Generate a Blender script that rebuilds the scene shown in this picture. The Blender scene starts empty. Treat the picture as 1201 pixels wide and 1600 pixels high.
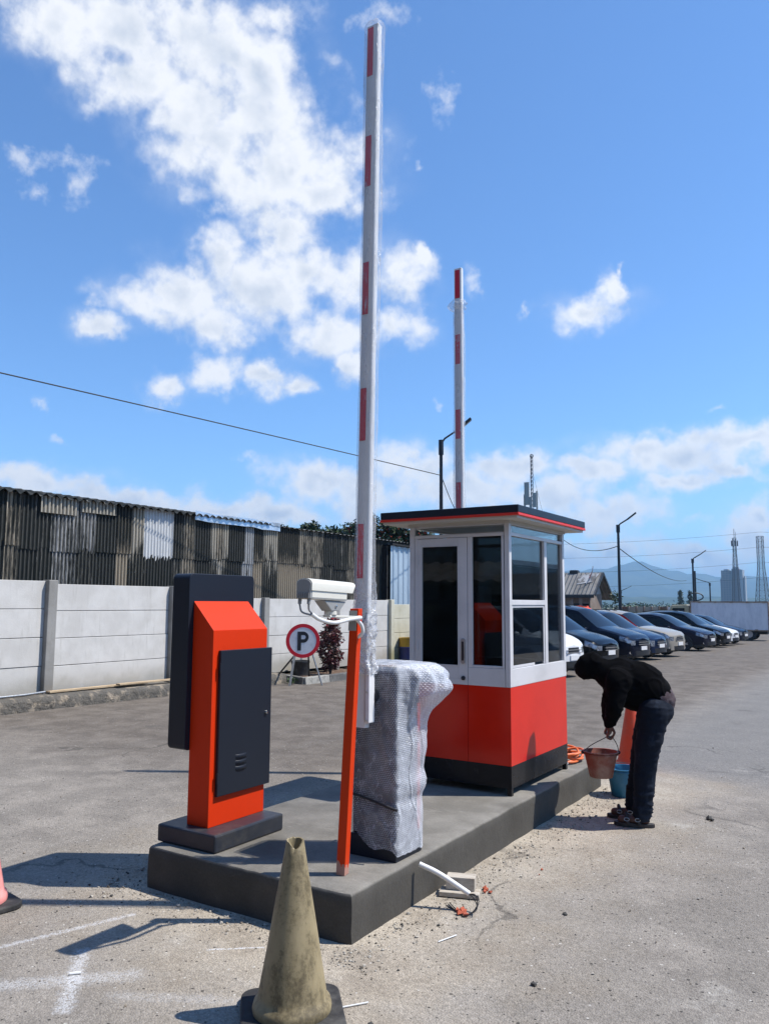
import bpy, math, random
import numpy as np
from math import radians as R, sin, cos, pi, hypot, atan2
from mathutils import Vector, Matrix, noise as mnoise

random.seed(7)
SC = bpy.context.scene
COL = SC.collection

# ------------------------------------------------------------------ camera
YAW, PITCH, ROLL, EYE = R(32.6), R(6.5), R(0.35), 1.7
fw = Vector((-sin(YAW) * cos(PITCH), cos(YAW) * cos(PITCH), sin(PITCH)))
r0 = Vector((cos(YAW), sin(YAW), 0))
u0 = r0.cross(fw)
rt = r0 * cos(ROLL) + u0 * sin(ROLL)
up = u0 * cos(ROLL) - r0 * sin(ROLL)
cam_data = bpy.data.cameras.new('camera')
cam = bpy.data.objects.new('camera', cam_data)
COL.objects.link(cam)
cam_data.sensor_fit = 'VERTICAL'
cam_data.sensor_height = 36.0
cam_data.lens = 1240.0 / 1600.0 * 36.0
cam_data.clip_start = 0.05
cam_data.clip_end = 30000
cam.matrix_world = Matrix(((rt.x, up.x, -fw.x, 0), (rt.y, up.y, -fw.y, 0), (rt.z, up.z, -fw.z, EYE), (0, 0, 0, 1)))
SC.camera = cam

# ------------------------------------------------------------------ sun, exposure
SUN_EL, SUN_AZ = R(57.5), R(58.7)          # azimuth clockwise from +Y
sun_data = bpy.data.lights.new('sun', 'SUN')
sun_data.energy = 5.0
sun_data.angle = R(0.53)
sun_data.color = (1.0, 0.955, 0.88)
sun = bpy.data.objects.new('sun', sun_data)
COL.objects.link(sun)
sdir = Vector((sin(SUN_AZ) * cos(SUN_EL), cos(SUN_AZ) * cos(SUN_EL), sin(SUN_EL)))
sun.rotation_euler = sdir.to_track_quat('Z', 'Y').to_euler()
sun.location = sdir * 40
SC.view_settings.view_transform = 'Standard'
SC.view_settings.look = 'None'
SC.view_settings.exposure = 0.32
SC.view_settings.gamma = 1.0
SC.view_settings.use_curve_mapping = False
SC.cycles.max_bounces = 8
SC.cycles.diffuse_bounces = 1
SC.cycles.transparent_max_bounces = 16
SC.cycles.volume_bounces = 0


# ------------------------------------------------------------------ node helpers
def nd(t, kind, props=None, **ins):
    n = t.nodes.new(kind)
    for k, v in (props or {}).items():
        setattr(n, k, v)
    for k, v in ins.items():
        key = int(k[1:]) if k[0] == 'i' and k[1:].isdigit() else k.replace('_', ' ')
        s = n.inputs[key]
        if isinstance(v, bpy.types.NodeSocket):
            t.links.new(v, s)
        else:
            s.default_value = v
    return n


def mth(t, op, a, b=None, c=None, clamp=False):
    n = t.nodes.new('ShaderNodeMath')
    n.operation = op
    n.use_clamp = clamp
    for i, v in enumerate((a, b, c)):
        if v is None:
            continue
        if isinstance(v, bpy.types.NodeSocket):
            t.links.new(v, n.inputs[i])
        else:
            n.inputs[i].default_value = v
    return n.outputs[0]


def vmth(t, op, a, b=None):
    n = t.nodes.new('ShaderNodeVectorMath')
    n.operation = op
    for i, v in enumerate((a, b)):
        if v is None:
            continue
        if isinstance(v, bpy.types.NodeSocket):
            t.links.new(v, n.inputs[i])
        else:
            n.inputs[i].default_value = v
    return n.outputs['Value'] if op in ('LENGTH', 'DISTANCE', 'DOT_PRODUCT') else n.outputs[0]


def sstep(t, x, lo, hi):
    n = t.nodes.new('ShaderNodeMapRange')
    n.interpolation_type = 'SMOOTHSTEP'
    t.links.new(x, n.inputs['Value'])
    n.inputs['From Min'].default_value = lo
    n.inputs['From Max'].default_value = hi
    return n.outputs[0]


def mix(t, fac, a, b, blend='MIX'):
    n = t.nodes.new('ShaderNodeMix')
    n.data_type = 'RGBA'
    n.blend_type = blend
    for s, v in ((n.inputs[0], fac), (n.inputs[6], a), (n.inputs[7], b)):
        if isinstance(v, bpy.types.NodeSocket):
            t.links.new(v, s)
        elif isinstance(v, (int, float)):
            s.default_value = v
        else:
            s.default_value = (*v[:3], 1)
    return n.outputs[2]


def noise_tex(t, vec, scale, detail=6, rough=0.55, dist=0.0, out='Fac'):
    n = nd(t, 'ShaderNodeTexNoise', None, Vector=vec, Scale=scale, Detail=detail, Roughness=rough, Distortion=dist)
    return n.outputs[out]


# ------------------------------------------------------------------ world: sky with clouds
W = bpy.data.worlds.new('World')
SC.world = W
W.use_nodes = True
wt = W.node_tree
wt.nodes.clear()
sky = nd(wt, 'ShaderNodeTexSky', {'sky_type': 'NISHITA', 'sun_disc': False, 'sun_elevation': SUN_EL,
                                  'sun_rotation': SUN_AZ, 'altitude': 700, 'air_density': 1.0,
                                  'dust_density': 0.1, 'ozone_density': 2.0})
THICK = [(-0.988, 0.621, 0.0707, 0.0338), (-0.909, 0.631, 0.0942, 0.0431), (-0.829, 0.634, 0.0982, 0.044), (-0.749, 0.616, 0.0715, 0.0457), (-0.914, 0.585, 0.0622, 0.0301), (-0.826, 0.58, 0.0812, 0.0498), (-0.787, 0.536, 0.0819, 0.0491), (-0.735, 0.57, 0.0838, 0.0512), (-0.695, 0.52, 0.1007, 0.0506), (-0.632, 0.53, 0.0426, 0.037), (-0.757, 0.495, 0.0659, 0.0307), (-0.657, 0.491, 0.059, 0.0278), (-0.712, 0.669, 0.0429, 0.0202), (-0.783, 0.405, 0.0403, 0.0398), (-0.825, 0.365, 0.0668, 0.0366), (-0.737, 0.383, 0.0855, 0.0406), (-0.788, 0.334, 0.0517, 0.0285), (-0.706, 0.443, 0.0457, 0.0322), (-0.668, 0.405, 0.0458, 0.0331), (-0.867, 0.357, 0.0307, 0.0254), (-0.605, 0.396, 0.0461, 0.0409), (-0.546, 0.392, 0.0335, 0.0358), (-0.637, 0.334, 0.0621, 0.0268), (-0.563, 0.343, 0.0417, 0.0214), (-0.531, 0.425, 0.0093, 0.0117), (-0.616, 0.288, 0.0198, 0.0172), (-0.93, 0.323, 0.0265, 0.0166), (-0.846, 0.258, 0.0238, 0.0152), (-0.784, 0.281, 0.0333, 0.0199), (-0.726, 0.279, 0.0291, 0.0201), (-0.692, 0.267, 0.0261, 0.0156), (-0.313, 0.351, 0.0518, 0.0192), (-0.274, 0.371, 0.0201, 0.0246), (-0.265, 0.393, 0.0085, 0.01), (-0.984, 0.135, 0.0751, 0.0177), (-0.884, 0.118, 0.0954, 0.0184), (-0.777, 0.114, 0.1008, 0.0158), (-0.706, 0.112, 0.0636, 0.016), (-0.647, 0.153, 0.0607, 0.0225), (-0.598, 0.133, 0.0487, 0.0306), (-0.529, 0.17, 0.053, 0.0257), (-0.48, 0.142, 0.1047, 0.0289), (-0.404, 0.165, 0.0635, 0.0206), (-0.357, 0.132, 0.0622, 0.0284), (-0.293, 0.111, 0.0563, 0.0233), (-0.329, 0.163, 0.0655, 0.0156), (-0.253, 0.183, 0.074, 0.0183), (-0.195, 0.174, 0.0817, 0.024), (-0.133, 0.184, 0.054, 0.016), (-0.211, 0.148, 0.0537, 0.0136), (-0.147, 0.154, 0.0259, 0.0088), (-0.332, 0.057, 0.0723, 0.0203), (-0.282, 0.068, 0.0372, 0.0154), (-0.137, 0.08, 0.0321, 0.0293), (-0.119, 0.105, 0.0198, 0.0204), (-0.2, 0.052, 0.0631, 0.015)]
THIN = [(-1.025, 0.489, 0.0267, 0.0113), (-0.972, 0.493, 0.0367, 0.0102), (-0.951, 0.471, 0.0178, 0.025), (-1.008, 0.46, 0.0185, 0.0103), (-0.495, 0.595, 0.0163, 0.024), (-0.525, 0.523, 0.0077, 0.0061), (-0.453, 0.396, 0.0166, 0.0163), (-0.395, 0.358, 0.0065, 0.012), (-0.198, 0.1, 0.0317, 0.006), (-0.74, 0.174, 0.0175, 0.0079), (-0.157, 0.225, 0.0097, 0.0044), (-0.511, 0.248, 0.0058, 0.0063), (-0.797, 0.461, 0.0242, 0.0125), (-0.574, 0.669, 0.0393, 0.0128), (-0.966, 0.184, 0.014, 0.0074), (-0.606, 0.482, 0.0339, 0.014), (-0.924, 0.35, 0.0148, 0.0143), (-0.257, 0.041, 0.1091, 0.0168), (-0.166, 0.04, 0.0613, 0.0192), (-0.987, 0.227, 0.0083, 0.0073)]
# clouds over the rest of the sky, behind and beside the camera (azimuth, elevation, radii)
crng = random.Random(11)
for _ in range(5):
    a = crng.uniform(0.35, 5.0)
    THICK.append((a if a < pi else a - 2 * pi, crng.uniform(0.08, 0.8), crng.uniform(0.08, 0.22), crng.uniform(0.03, 0.09)))
tc = nd(wt, 'ShaderNodeTexCoord').outputs['Generated']
sp = nd(wt, 'ShaderNodeSeparateXYZ', None, Vector=tc)
az = mth(wt, 'ARCTAN2', sp.outputs[0], sp.outputs[1])
el = mth(wt, 'ARCSINE', sp.outputs[2])
uv = nd(wt, 'ShaderNodeCombineXYZ', None, X=az, Y=el).outputs[0]
# ragged edges: the lookup is pushed about by two scales of noise
w1 = nd(wt, 'ShaderNodeTexNoise', None, Vector=tc, Scale=16.0, Detail=5.0, Roughness=0.6).outputs['Color']
wv = vmth(wt, 'MULTIPLY', vmth(wt, 'SUBTRACT', w1, (0.5, 0.5, 0.5)), (0.075, 0.055, 0.0))
uvw = vmth(wt, 'ADD', uv, wv)


def blobs(lst):
    cur = None
    for (a, e, ra, re) in lst:
        d = vmth(wt, 'LENGTH', vmth(wt, 'MULTIPLY', vmth(wt, 'SUBTRACT', uvw, (a, e, 0)), (1 / ra, 1 / re, 0)))
        cur = d if cur is None else mth(wt, 'SMOOTH_MIN', cur, d, 0.25)
    return cur


f1 = noise_tex(wt, tc, 15.0, 12, 0.58)
f2 = noise_tex(wt, tc, 60.0, 8, 0.6)


def puffs(scale, off=(0, 0, 0)):
    v = nd(wt, 'ShaderNodeTexVoronoi', {'feature': 'SMOOTH_F1'}, Vector=vmth(wt, 'ADD', vmth(wt, 'ADD', tc, vmth(wt, 'MULTIPLY', wv, (0.35, 0.35, 0.0))), off), Scale=scale, Smoothness=0.35, Randomness=1.0)
    return v.outputs['Distance']


v1 = puffs(26.0)
f1b = noise_tex(wt, vmth(wt, 'ADD', tc, (0.014, 0.006, 0.020)), 15.0, 6, 0.55)
v2 = puffs(62.0)
base_f = mth(wt, 'SUBTRACT', 1.0, blobs(THICK))
thick = mth(wt, 'ADD', base_f, mth(wt, 'MULTIPLY', mth(wt, 'SUBTRACT', f1, 0.5), 1.55))
thick = mth(wt, 'ADD', thick, mth(wt, 'MULTIPLY', mth(wt, 'SUBTRACT', 0.44, v1), 0.8))
thick = mth(wt, 'ADD', thick, mth(wt, 'MULTIPLY', mth(wt, 'SUBTRACT', 0.42, v2), 0.28))
thick = mth(wt, 'ADD', thick, mth(wt, 'MULTIPLY', mth(wt, 'SUBTRACT', f2, 0.5), 0.55))
d_thick = mth(wt, 'POWER', sstep(wt, thick, -0.72, 0.58), 1.5)
veil = mth(wt, 'MULTIPLY', mth(wt, 'MULTIPLY', sstep(wt, base_f, -0.9, 0.4), sstep(wt, f1, 0.36, 0.66)), 0.32)
thin = mth(wt, 'ADD', mth(wt, 'SUBTRACT', 1.0, blobs(THIN)), mth(wt, 'MULTIPLY', mth(wt, 'SUBTRACT', f2, 0.5), 3.2))
d_thin = mth(wt, 'MULTIPLY', sstep(wt, thin, -0.25, 1.5), 0.6)
dens = mth(wt, 'MAXIMUM', mth(wt, 'MAXIMUM', mth(wt, 'MULTIPLY', d_thick, 0.97), d_thin), veil)
# lit side of the puffs and grey-blue bodies
grad = mth(wt, 'MULTIPLY', mth(wt, 'SUBTRACT', f1b, f1), 2.6)
low = noise_tex(wt, tc, 7.0, 4, 0.5)
body = sstep(wt, thick, 0.25, 1.2)
sh = mth(wt, 'MULTIPLY', body, mth(wt, 'ADD', mth(wt, 'MULTIPLY', sstep(wt, low, 0.34, 0.62), 0.75), mth(wt, 'MULTIPLY', v1, 0.45)))
sh = mth(wt, 'ADD', sh, grad, clamp=True)
ccol = mix(wt, sh, (8.2, 8.3, 8.5), (4.7, 5.3, 6.3))
# the saturated blue of the photograph's sky
skyc = mix(wt, 1.0, sky.outputs[0], (0.97, 1.34, 1.70), 'MULTIPLY')
col = mix(wt, dens, skyc, ccol)
bg = nd(wt, 'ShaderNodeBackground', None, Color=col, Strength=0.1)
wo = nd(wt, 'ShaderNodeOutputWorld')
wt.links.new(bg.outputs[0], wo.inputs[0])
W.cycles.sampling_method = 'MANUAL'
W.cycles.sample_map_resolution = 512


# ------------------------------------------------------------------ mesh helpers
class MB:
    def __init__(s):
        s.v, s.f, s.m = [], [], []

    def add(s, vs, fs, mi=0):
        b = len(s.v)
        s.v += [tuple(v) for v in vs]
        for f in fs:
            s.f.append(tuple(i + b for i in f))
            s.m.append(mi)
        return s

    def box(s, x0, x1, y0, y1, z0, z1, mi=0):
        return s.add([(x0, y0, z0), (x1, y0, z0), (x1, y1, z0), (x0, y1, z0), (x0, y0, z1), (x1, y0, z1), (x1, y1, z1), (x0, y1, z1)],
                     [(0, 3, 2, 1), (4, 5, 6, 7), (0, 1, 5, 4), (1, 2, 6, 5), (2, 3, 7, 6), (3, 0, 4, 7)], mi)

    def bar(s, p0, p1, w, h, mi=0, upv=(0, 0, 1)):
        p0, p1 = Vector(p0), Vector(p1)
        d = (p1 - p0).normalized()
        a = d.cross(Vector(upv))
        if a.length < 1e-4:
            a = d.cross(Vector((0, 1, 0)))
        a.normalize()
        b = a.cross(d)
        vs = []
        for p in (p0, p1):
            for (i, j) in ((-1, -1), (1, -1), (1, 1), (-1, 1)):
                vs.append(p + a * (i * w / 2) + b * (j * h / 2))
        return s.add(vs, [(0, 1, 2, 3), (7, 6, 5, 4), (0, 4, 5, 1), (1, 5, 6, 2), (2, 6, 7, 3), (3, 7, 4, 0)], mi)

    def tube(s, pts, r, n=8, mi=0, cap=True):
        pts = [Vector(p) for p in pts]
        rs = r if isinstance(r, (list, tuple)) else [r] * len(pts)
        vs, fs, prev = [], [], None
        for i, p in enumerate(pts):
            d = (pts[min(i + 1, len(pts) - 1)] - pts[max(i - 1, 0)]).normalized()
            if prev is None:
                a = d.cross(Vector((0, 0, 1)))
                if a.length < 1e-3:
                    a = d.cross(Vector((0, 1, 0)))
            else:
                a = prev - d * prev.dot(d)
            a.normalize()
            prev = a
            b = d.cross(a)
            for k in range(n):
                t = 2 * pi * k / n
                vs.append(p + (a * cos(t) + b * sin(t)) * rs[i])
        for i in range(len(pts) - 1):
            for k in range(n):
                fs.append((i * n + k, i * n + (k + 1) % n, (i + 1) * n + (k + 1) % n, (i + 1) * n + k))
        if cap:
            fs.append(tuple(reversed(range(n))))
            fs.append(tuple(range((len(pts) - 1) * n, len(pts) * n)))
        return s.add(vs, fs, mi)

    def lathe(s, prof, n=24, c=(0, 0, 0), axis='z', mi=0, wob=None):
        vs, fs = [], []
        for j, (r, z) in enumerate(prof):
            for k in range(n):
                t = 2 * pi * k / n
                rr = r * (1 + (wob(t, z) if wob else 0))
                p = (rr * cos(t), rr * sin(t), z)
                if axis == 'x':
                    p = (p[2], p[0], p[1])
                elif axis == 'y':
                    p = (p[1], p[2], p[0])
                vs.append((p[0] + c[0], p[1] + c[1], p[2] + c[2]))
        for j in range(len(prof) - 1):
            for k in range(n):
                fs.append((j * n + k, j * n + (k + 1) % n, (j + 1) * n + (k + 1) % n, (j + 1) * n + k))
        if prof[0][0] > 1e-5:
            fs.append(tuple(reversed(range(n))))
        if prof[-1][0] > 1e-5:
            fs.append(tuple(range((len(prof) - 1) * n, len(prof) * n)))
        return s.add(vs, fs, mi)

    def prism(s, poly, axis, a0, a1, mi=0):
        """poly of 2-D points extruded along an axis ('x': points are (y,z); 'y': (x,z); 'z': (x,y))"""
        n = len(poly)
        def P(p, a):
            return {'x': (a, p[0], p[1]), 'y': (p[0], a, p[1]), 'z': (p[0], p[1], a)}[axis]
        vs = [P(p, a0) for p in poly] + [P(p, a1) for p in poly]
        fs = [tuple(reversed(range(n))), tuple(range(n, 2 * n))]
        fs += [(i, (i + 1) % n, n + (i + 1) % n, n + i) for i in range(n)]
        return s.add(vs, fs, mi)

    def grid(s, P, mi=0, wrap=False):
        """P[i][j] points"""
        ni, nj = len(P), len(P[0])
        vs = [p for row in P for p in row]
        fs = []
        for i in range(ni - 1):
            for j in range(nj if wrap else nj - 1):
                j2 = (j + 1) % nj
                fs.append((i * nj + j, i * nj + j2, (i + 1) * nj + j2, (i + 1) * nj + j))
        return s.add(vs, fs, mi)

    def xf(s, M):
        s.v = [tuple(M @ Vector(v)) for v in s.v]
        return s


def fix_normals(me):
    import bmesh
    bm = bmesh.new()
    bm.from_mesh(me)
    bmesh.ops.recalc_face_normals(bm, faces=bm.faces)
    bm.to_mesh(me)
    bm.free()


def thing(name, label, cat, loc=(0, 0, 0), rotz=0.0, group=None, kind=None, local=False):
    o = bpy.data.objects.new(name, None)
    o.empty_display_size = 0.2
    COL.objects.link(o)
    o.location = loc
    o.rotation_euler = (0, 0, rotz)
    o['label'] = label
    o['category'] = cat
    if group:
        o['group'] = group
    if kind:
        o['kind'] = kind
    ORG[o.name] = Vector((0, 0, 0)) if local else Vector(loc)
    return o


ORG = {}


def obj(name, mb, mats, parent=None, smooth=None, bevel=0.0, loc=None, label=None, cat=None, group=None, kind=None, norm=True):
    """Links one mesh object. Vertices are given in world coordinates unless the thing was made local."""
    org = ORG[parent.name] if parent is not None else Vector(loc or (0, 0, 0))
    me = bpy.data.meshes.new(name)
    me.from_pydata([(v[0] - org.x, v[1] - org.y, v[2] - org.z) for v in mb.v], [], mb.f)
    for m in (mats if isinstance(mats, (list, tuple)) else [mats]):
        me.materials.append(m)
    if max(mb.m, default=0) > 0:
        me.polygons.foreach_set('material_index', mb.m)
    if norm:
        fix_normals(me)
    if smooth is not None:
        me.shade_smooth()
        me.set_sharp_from_angle(angle=R(smooth))
    o = bpy.data.objects.new(name, me)
    COL.objects.link(o)
    if parent is not None:
        o.parent = parent
    else:
        o.location = org
    ORG[o.name] = org
    if bevel > 0:
        b = o.modifiers.new('bevel', 'BEVEL')
        b.width = bevel
        b.segments = 2
        b.limit_method = 'ANGLE'
        b.angle_limit = R(40)
    for k, v in (('label', label), ('category', cat), ('group', group), ('kind', kind)):
        if v:
            o[k] = v
    return o


def bake(o):
    """Applies the modifiers of o by evaluating it."""
    dg = bpy.context.evaluated_depsgraph_get()
    dg.update()
    me = bpy.data.meshes.new_from_object(o.evaluated_get(dg))
    old = o.data
    o.modifiers.clear()
    o.data = me
    bpy.data.meshes.remove(old)
    return o


def remeshed(name, mb, mats, parent, voxel, smooth_it=4, wrinkle=None, loc=None):
    o = obj(name, mb, mats, parent, loc=loc)
    m = o.modifiers.new('r', 'REMESH')
    m.mode = 'VOXEL'
    m.voxel_size = voxel
    s = o.modifiers.new('s', 'SMOOTH')
    s.factor = 0.5
    s.iterations = smooth_it
    bake(o)
    if wrinkle:
        me = o.data
        nrm = [v.normal.copy() for v in me.vertices]
        for v, n in zip(me.vertices, nrm):
            v.co += n * wrinkle(v.co)
    o.data.shade_smooth()
    return o


def capsule(mb, p0, p1, r0_, r1_, n=14, rings=5):
    """A tapered limb with round ends."""
    p0, p1 = Vector(p0), Vector(p1)
    d = p1 - p0
    L = max(d.length, 1e-5)
    d.normalize()
    prof = []
    for i in range(rings + 1):
        a = pi / 2 * i / rings
        prof.append((max(r0_ * sin(a), 1e-4), -r0_ * cos(a)))
    for i in range(rings + 1):
        a = pi / 2 * i / rings
        prof.append((max(r1_ * cos(a), 1e-4), L + r1_ * sin(a)))
    t = MB().lathe(prof, n)
    q = Vector((0, 0, 1)).rotation_difference(d)
    M = Matrix.Translation(p0) @ q.to_matrix().to_4x4()
    t.xf(M)
    mb.add(t.v, t.f)
    return mb


def ellipsoid(mb, c, rx, ry, rz, n=16, rings=10, rot=None):
    t = MB().lathe([(max(sin(pi * i / rings), 1e-4), -cos(pi * i / rings)) for i in range(rings + 1)], n)
    M = Matrix.Translation(Vector(c)) @ (rot or Matrix.Identity(4)) @ Matrix.Diagonal((rx, ry, rz, 1))
    t.xf(M)
    mb.add(t.v, t.f)
    return mb


# ------------------------------------------------------------------ materials
def new_mat(name):
    m = bpy.data.materials.new(name)
    m.use_nodes = True
    t = m.node_tree
    return m, t, t.nodes['Principled BSDF']


def gmat(name, col, rough=0.5, metal=0.0, col2=None, scale=3.0, thr=(0.42, 0.68), stretch=(1, 1, 1), var=0.08, vscale=25.0,
         bump=0.0, bscale=60.0, spec=0.5, coat=0.0, detail=7, rvar=0.1, bdist=0.004):
    m, t, p = new_mat(name)
    co = nd(t, 'ShaderNodeTexCoord').outputs['Object']
    cs = vmth(t, 'MULTIPLY', co, stretch) if stretch != (1, 1, 1) else co
    c = col
    if col2:
        c = mix(t, sstep(t, noise_tex(t, cs, scale, detail, 0.62), *thr), col, col2)
    if var:
        v = noise_tex(t, cs, vscale, 5, 0.6)
        v = mth(t, 'ADD', mth(t, 'MULTIPLY', mth(t, 'SUBTRACT', v, 0.5), 4 * var), 1.0)
        vv = nd(t, 'ShaderNodeCombineXYZ', None, X=v, Y=v, Z=v).outputs[0]
        c = mix(t, 1.0, c, vv, 'MULTIPLY')
    if isinstance(c, bpy.types.NodeSocket):
        t.links.new(c, p.inputs['Base Color'])
    else:
        p.inputs['Base Color'].default_value = (*c, 1)
    p.inputs['Metallic'].default_value = metal
    p.inputs['Specular IOR Level'].default_value = spec
    p.inputs['Coat Weight'].default_value = coat
    p.inputs['Coat Roughness'].default_value = 0.08
    if rvar:
        rn = noise_tex(t, cs, scale * 2.3, 5, 0.6)
        t.links.new(mth(t, 'ADD', mth(t, 'MULTIPLY', mth(t, 'SUBTRACT', rn, 0.5), 2 * rvar), rough, clamp=True), p.inputs['Roughness'])
    else:
        p.inputs['Roughness'].default_value = rough
    if bump:
        b = nd(t, 'ShaderNodeBump', None, Strength=bump, Distance=bdist, Height=noise_tex(t, cs, bscale, 6, 0.65))
        t.links.new(b.outputs[0], p.inputs['Normal'])
    return m


M = {}
M['orange'] = gmat('orange_paint', (0.66, 0.036, 0.004), 0.45, var=0.02, bump=0.06, bscale=300, rvar=0.05, spec=0.18)
M['booth_red'] = gmat('red_panel_paint', (0.68, 0.018, 0.005), 0.14, col2=(0.62, 0.015, 0.004), scale=2, var=0.015, rvar=0.03, spec=0.35)
M['charcoal'] = gmat('charcoal_paint', (0.014, 0.018, 0.028), 0.40, var=0.03, bump=0.05, bscale=300, rvar=0.06, spec=0.3)
M['charcoal_dusty'] = gmat('charcoal_dusty_paint', (0.022, 0.026, 0.036), 0.45, col2=(0.07, 0.066, 0.06), scale=5, thr=(0.5, 0.8), var=0.05)
M['black_paint'] = gmat('black_paint', (0.008, 0.009, 0.012), 0.25, col2=(0.014, 0.014, 0.016), scale=6, var=0.03, spec=0.2)
M['alu_white'] = gmat('white_aluminium', (0.68, 0.665, 0.67), 0.35, col2=(0.60, 0.59, 0.595), scale=3, var=0.02, rvar=0.05)
M['soffit'] = gmat('soffit_board', (0.56, 0.54, 0.49), 0.6, var=0.03)
M['red_stripe'] = gmat('red_stripe', (0.72, 0.03, 0.015), 0.4, var=0.02)
M['steel'] = gmat('bright_steel', (0.6, 0.6, 0.6), 0.25, 1.0, var=0.03)
M['galv'] = gmat('galvanised_steel', (0.42, 0.43, 0.44), 0.42, 0.8, col2=(0.3, 0.31, 0.32), scale=20, var=0.06)
M['dark_steel'] = gmat('dark_steel', (0.02, 0.022, 0.028), 0.45, 0.3, var=0.04)
M['rubber'] = gmat('black_rubber', (0.022, 0.021, 0.021), 0.75, col2=(0.09, 0.085, 0.078), scale=7, thr=(0.45, 0.75), var=0.1, bump=0.3, bscale=80)
M['gate_white'] = gmat('gate_white', (0.80, 0.80, 0.80), 0.4, col2=(0.72, 0.72, 0.72), scale=4, var=0.02)
M['reflector'] = gmat('red_reflector_tape', (0.62, 0.010, 0.035), 0.35, var=0.04, vscale=60, bump=0.1, bscale=400)
M['cctv'] = gmat('cream_enamel', (0.72, 0.69, 0.60), 0.38, var=0.02)
M['cctv_grey'] = gmat('grey_plastic', (0.30, 0.30, 0.29), 0.5, var=0.03)
M['cable_white'] = gmat('white_cable', (0.75, 0.75, 0.73), 0.4, var=0.02)
M['cable_grey'] = gmat('grey_cable', (0.26, 0.27, 0.29), 0.5, var=0.02)
M['black_cable'] = gmat('black_cable', (0.015, 0.015, 0.016), 0.6, var=0)
M['wood'] = gmat('raw_timber', (0.50, 0.38, 0.24), 0.75, col2=(0.36, 0.26, 0.16), scale=3, stretch=(6, 1.2, 6), var=0.08, bump=0.3, bscale=50)
M['wood_grey'] = gmat('dusty_timber', (0.50, 0.45, 0.38), 0.85, col2=(0.33, 0.27, 0.21), scale=6, stretch=(1.2, 6, 6), var=0.1, bump=0.4, bscale=60)
M['brick'] = gmat('red_brick', (0.48, 0.11, 0.055), 0.9, col2=(0.32, 0.08, 0.05), scale=30, var=0.15, bump=0.8, bscale=120)
M['pvc'] = gmat('white_pvc', (0.78, 0.78, 0.77), 0.35, col2=(0.6, 0.58, 0.54), scale=12, thr=(0.55, 0.8), var=0.03)
M['black_cloth'] = gmat('black_cotton', (0.0035, 0.0035, 0.0042), 0.95, col2=(0.0125, 0.012, 0.012), scale=8, thr=(0.5, 0.85), var=0.1, bump=0.35, bscale=250, spec=0.05)
M['denim'] = gmat('dark_denim', (0.007, 0.011, 0.021), 0.9, col2=(0.030, 0.042, 0.066), scale=9, thr=(0.52, 0.78), stretch=(1, 1, 0.5), var=0.18, vscale=120, bump=0.4, bscale=400, spec=0.2)
M['shirt'] = gmat('faded_plaid_shirt', (0.07, 0.05, 0.055), 0.9, col2=(0.12, 0.10, 0.11), scale=40, var=0.1, spec=0.2)
M['skin'] = gmat('skin', (0.115, 0.048, 0.031), 0.55, col2=(0.08, 0.031, 0.021), scale=20, var=0.06)
M['sandal'] = gmat('sandal_leather', (0.02, 0.018, 0.017), 0.7, col2=(0.06, 0.05, 0.045), scale=20, var=0.1)
M['soil'] = gmat('dry_soil', (0.11, 0.065, 0.04), 0.95, col2=(0.19, 0.13, 0.09), scale=12, var=0.15, bump=1.0, bscale=40, bdist=0.03)
M['leaf_red'] = gmat('red_leaves', (0.11, 0.016, 0.022), 0.5, col2=(0.045, 0.035, 0.02), scale=5, var=0.2)
M['leaf_scarlet'] = gmat('scarlet_leaves', (0.40, 0.03, 0.035), 0.5, var=0.15)
M['leaf'] = gmat('green_leaves', (0.045, 0.085, 0.022), 0.5, col2=(0.028, 0.05, 0.016), scale=1.5, var=0.2)
M['leaf_dark'] = gmat('dark_leaves', (0.022, 0.042, 0.016), 0.55, col2=(0.035, 0.055, 0.02), scale=1.2, var=0.2)
M['flower'] = gmat('orange_blossom', (0.55, 0.07, 0.03), 0.6, var=0.15)
M['bark'] = gmat('bark', (0.10, 0.075, 0.055), 0.9, col2=(0.05, 0.038, 0.03), scale=12, stretch=(3, 3, 0.6), var=0.15, bump=0.8, bscale=30)
M['tin_blue'] = gmat('pale_blue_tin_sheet', (0.44, 0.53, 0.60), 0.42, 0.25, col2=(0.34, 0.43, 0.51), scale=3, stretch=(1, 1, 0.3), var=0.05)
M['tin_dark'] = gmat('dark_gap', (0.012, 0.012, 0.013), 0.9, var=0.1)
M['flash'] = gmat('crumpled_flashing', (0.55, 0.62, 0.70), 0.3, 0.5, col2=(0.4, 0.48, 0.57), scale=6, var=0.05)
M['kerb_light'] = gmat('weathered_white_kerb', (0.33, 0.32, 0.29), 0.85, col2=(0.18, 0.175, 0.16), scale=9, var=0.12, bump=0.5)
M['kerb_dark'] = gmat('weathered_black_kerb', (0.085, 0.083, 0.08), 0.85, col2=(0.15, 0.145, 0.135), scale=9, var=0.12, bump=0.5)
M['pot'] = gmat('black_pot', (0.018, 0.019, 0.021), 0.6, col2=(0.05, 0.05, 0.05), scale=9, var=0.1)
M['drum_blue'] = gmat('blue_drum_paint', (0.022, 0.03, 0.14), 0.45, col2=(0.05, 0.04, 0.06), scale=6, thr=(0.5, 0.8), var=0.1)
M['drum_yellow'] = gmat('yellow_drum_paint', (0.42, 0.26, 0.02), 0.5, col2=(0.16, 0.09, 0.03), scale=8, thr=(0.5, 0.75), var=0.1)
M['sign_red'] = gmat('sign_red', (0.62, 0.012, 0.03), 0.35, var=0.03)
M['sign_white'] = gmat('sign_white', (0.66, 0.68, 0.72), 0.35, col2=(0.55, 0.57, 0.61), scale=6, var=0.03)
M['sign_black'] = gmat('sign_black', (0.012, 0.015, 0.022), 0.4, var=0.03)
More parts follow.
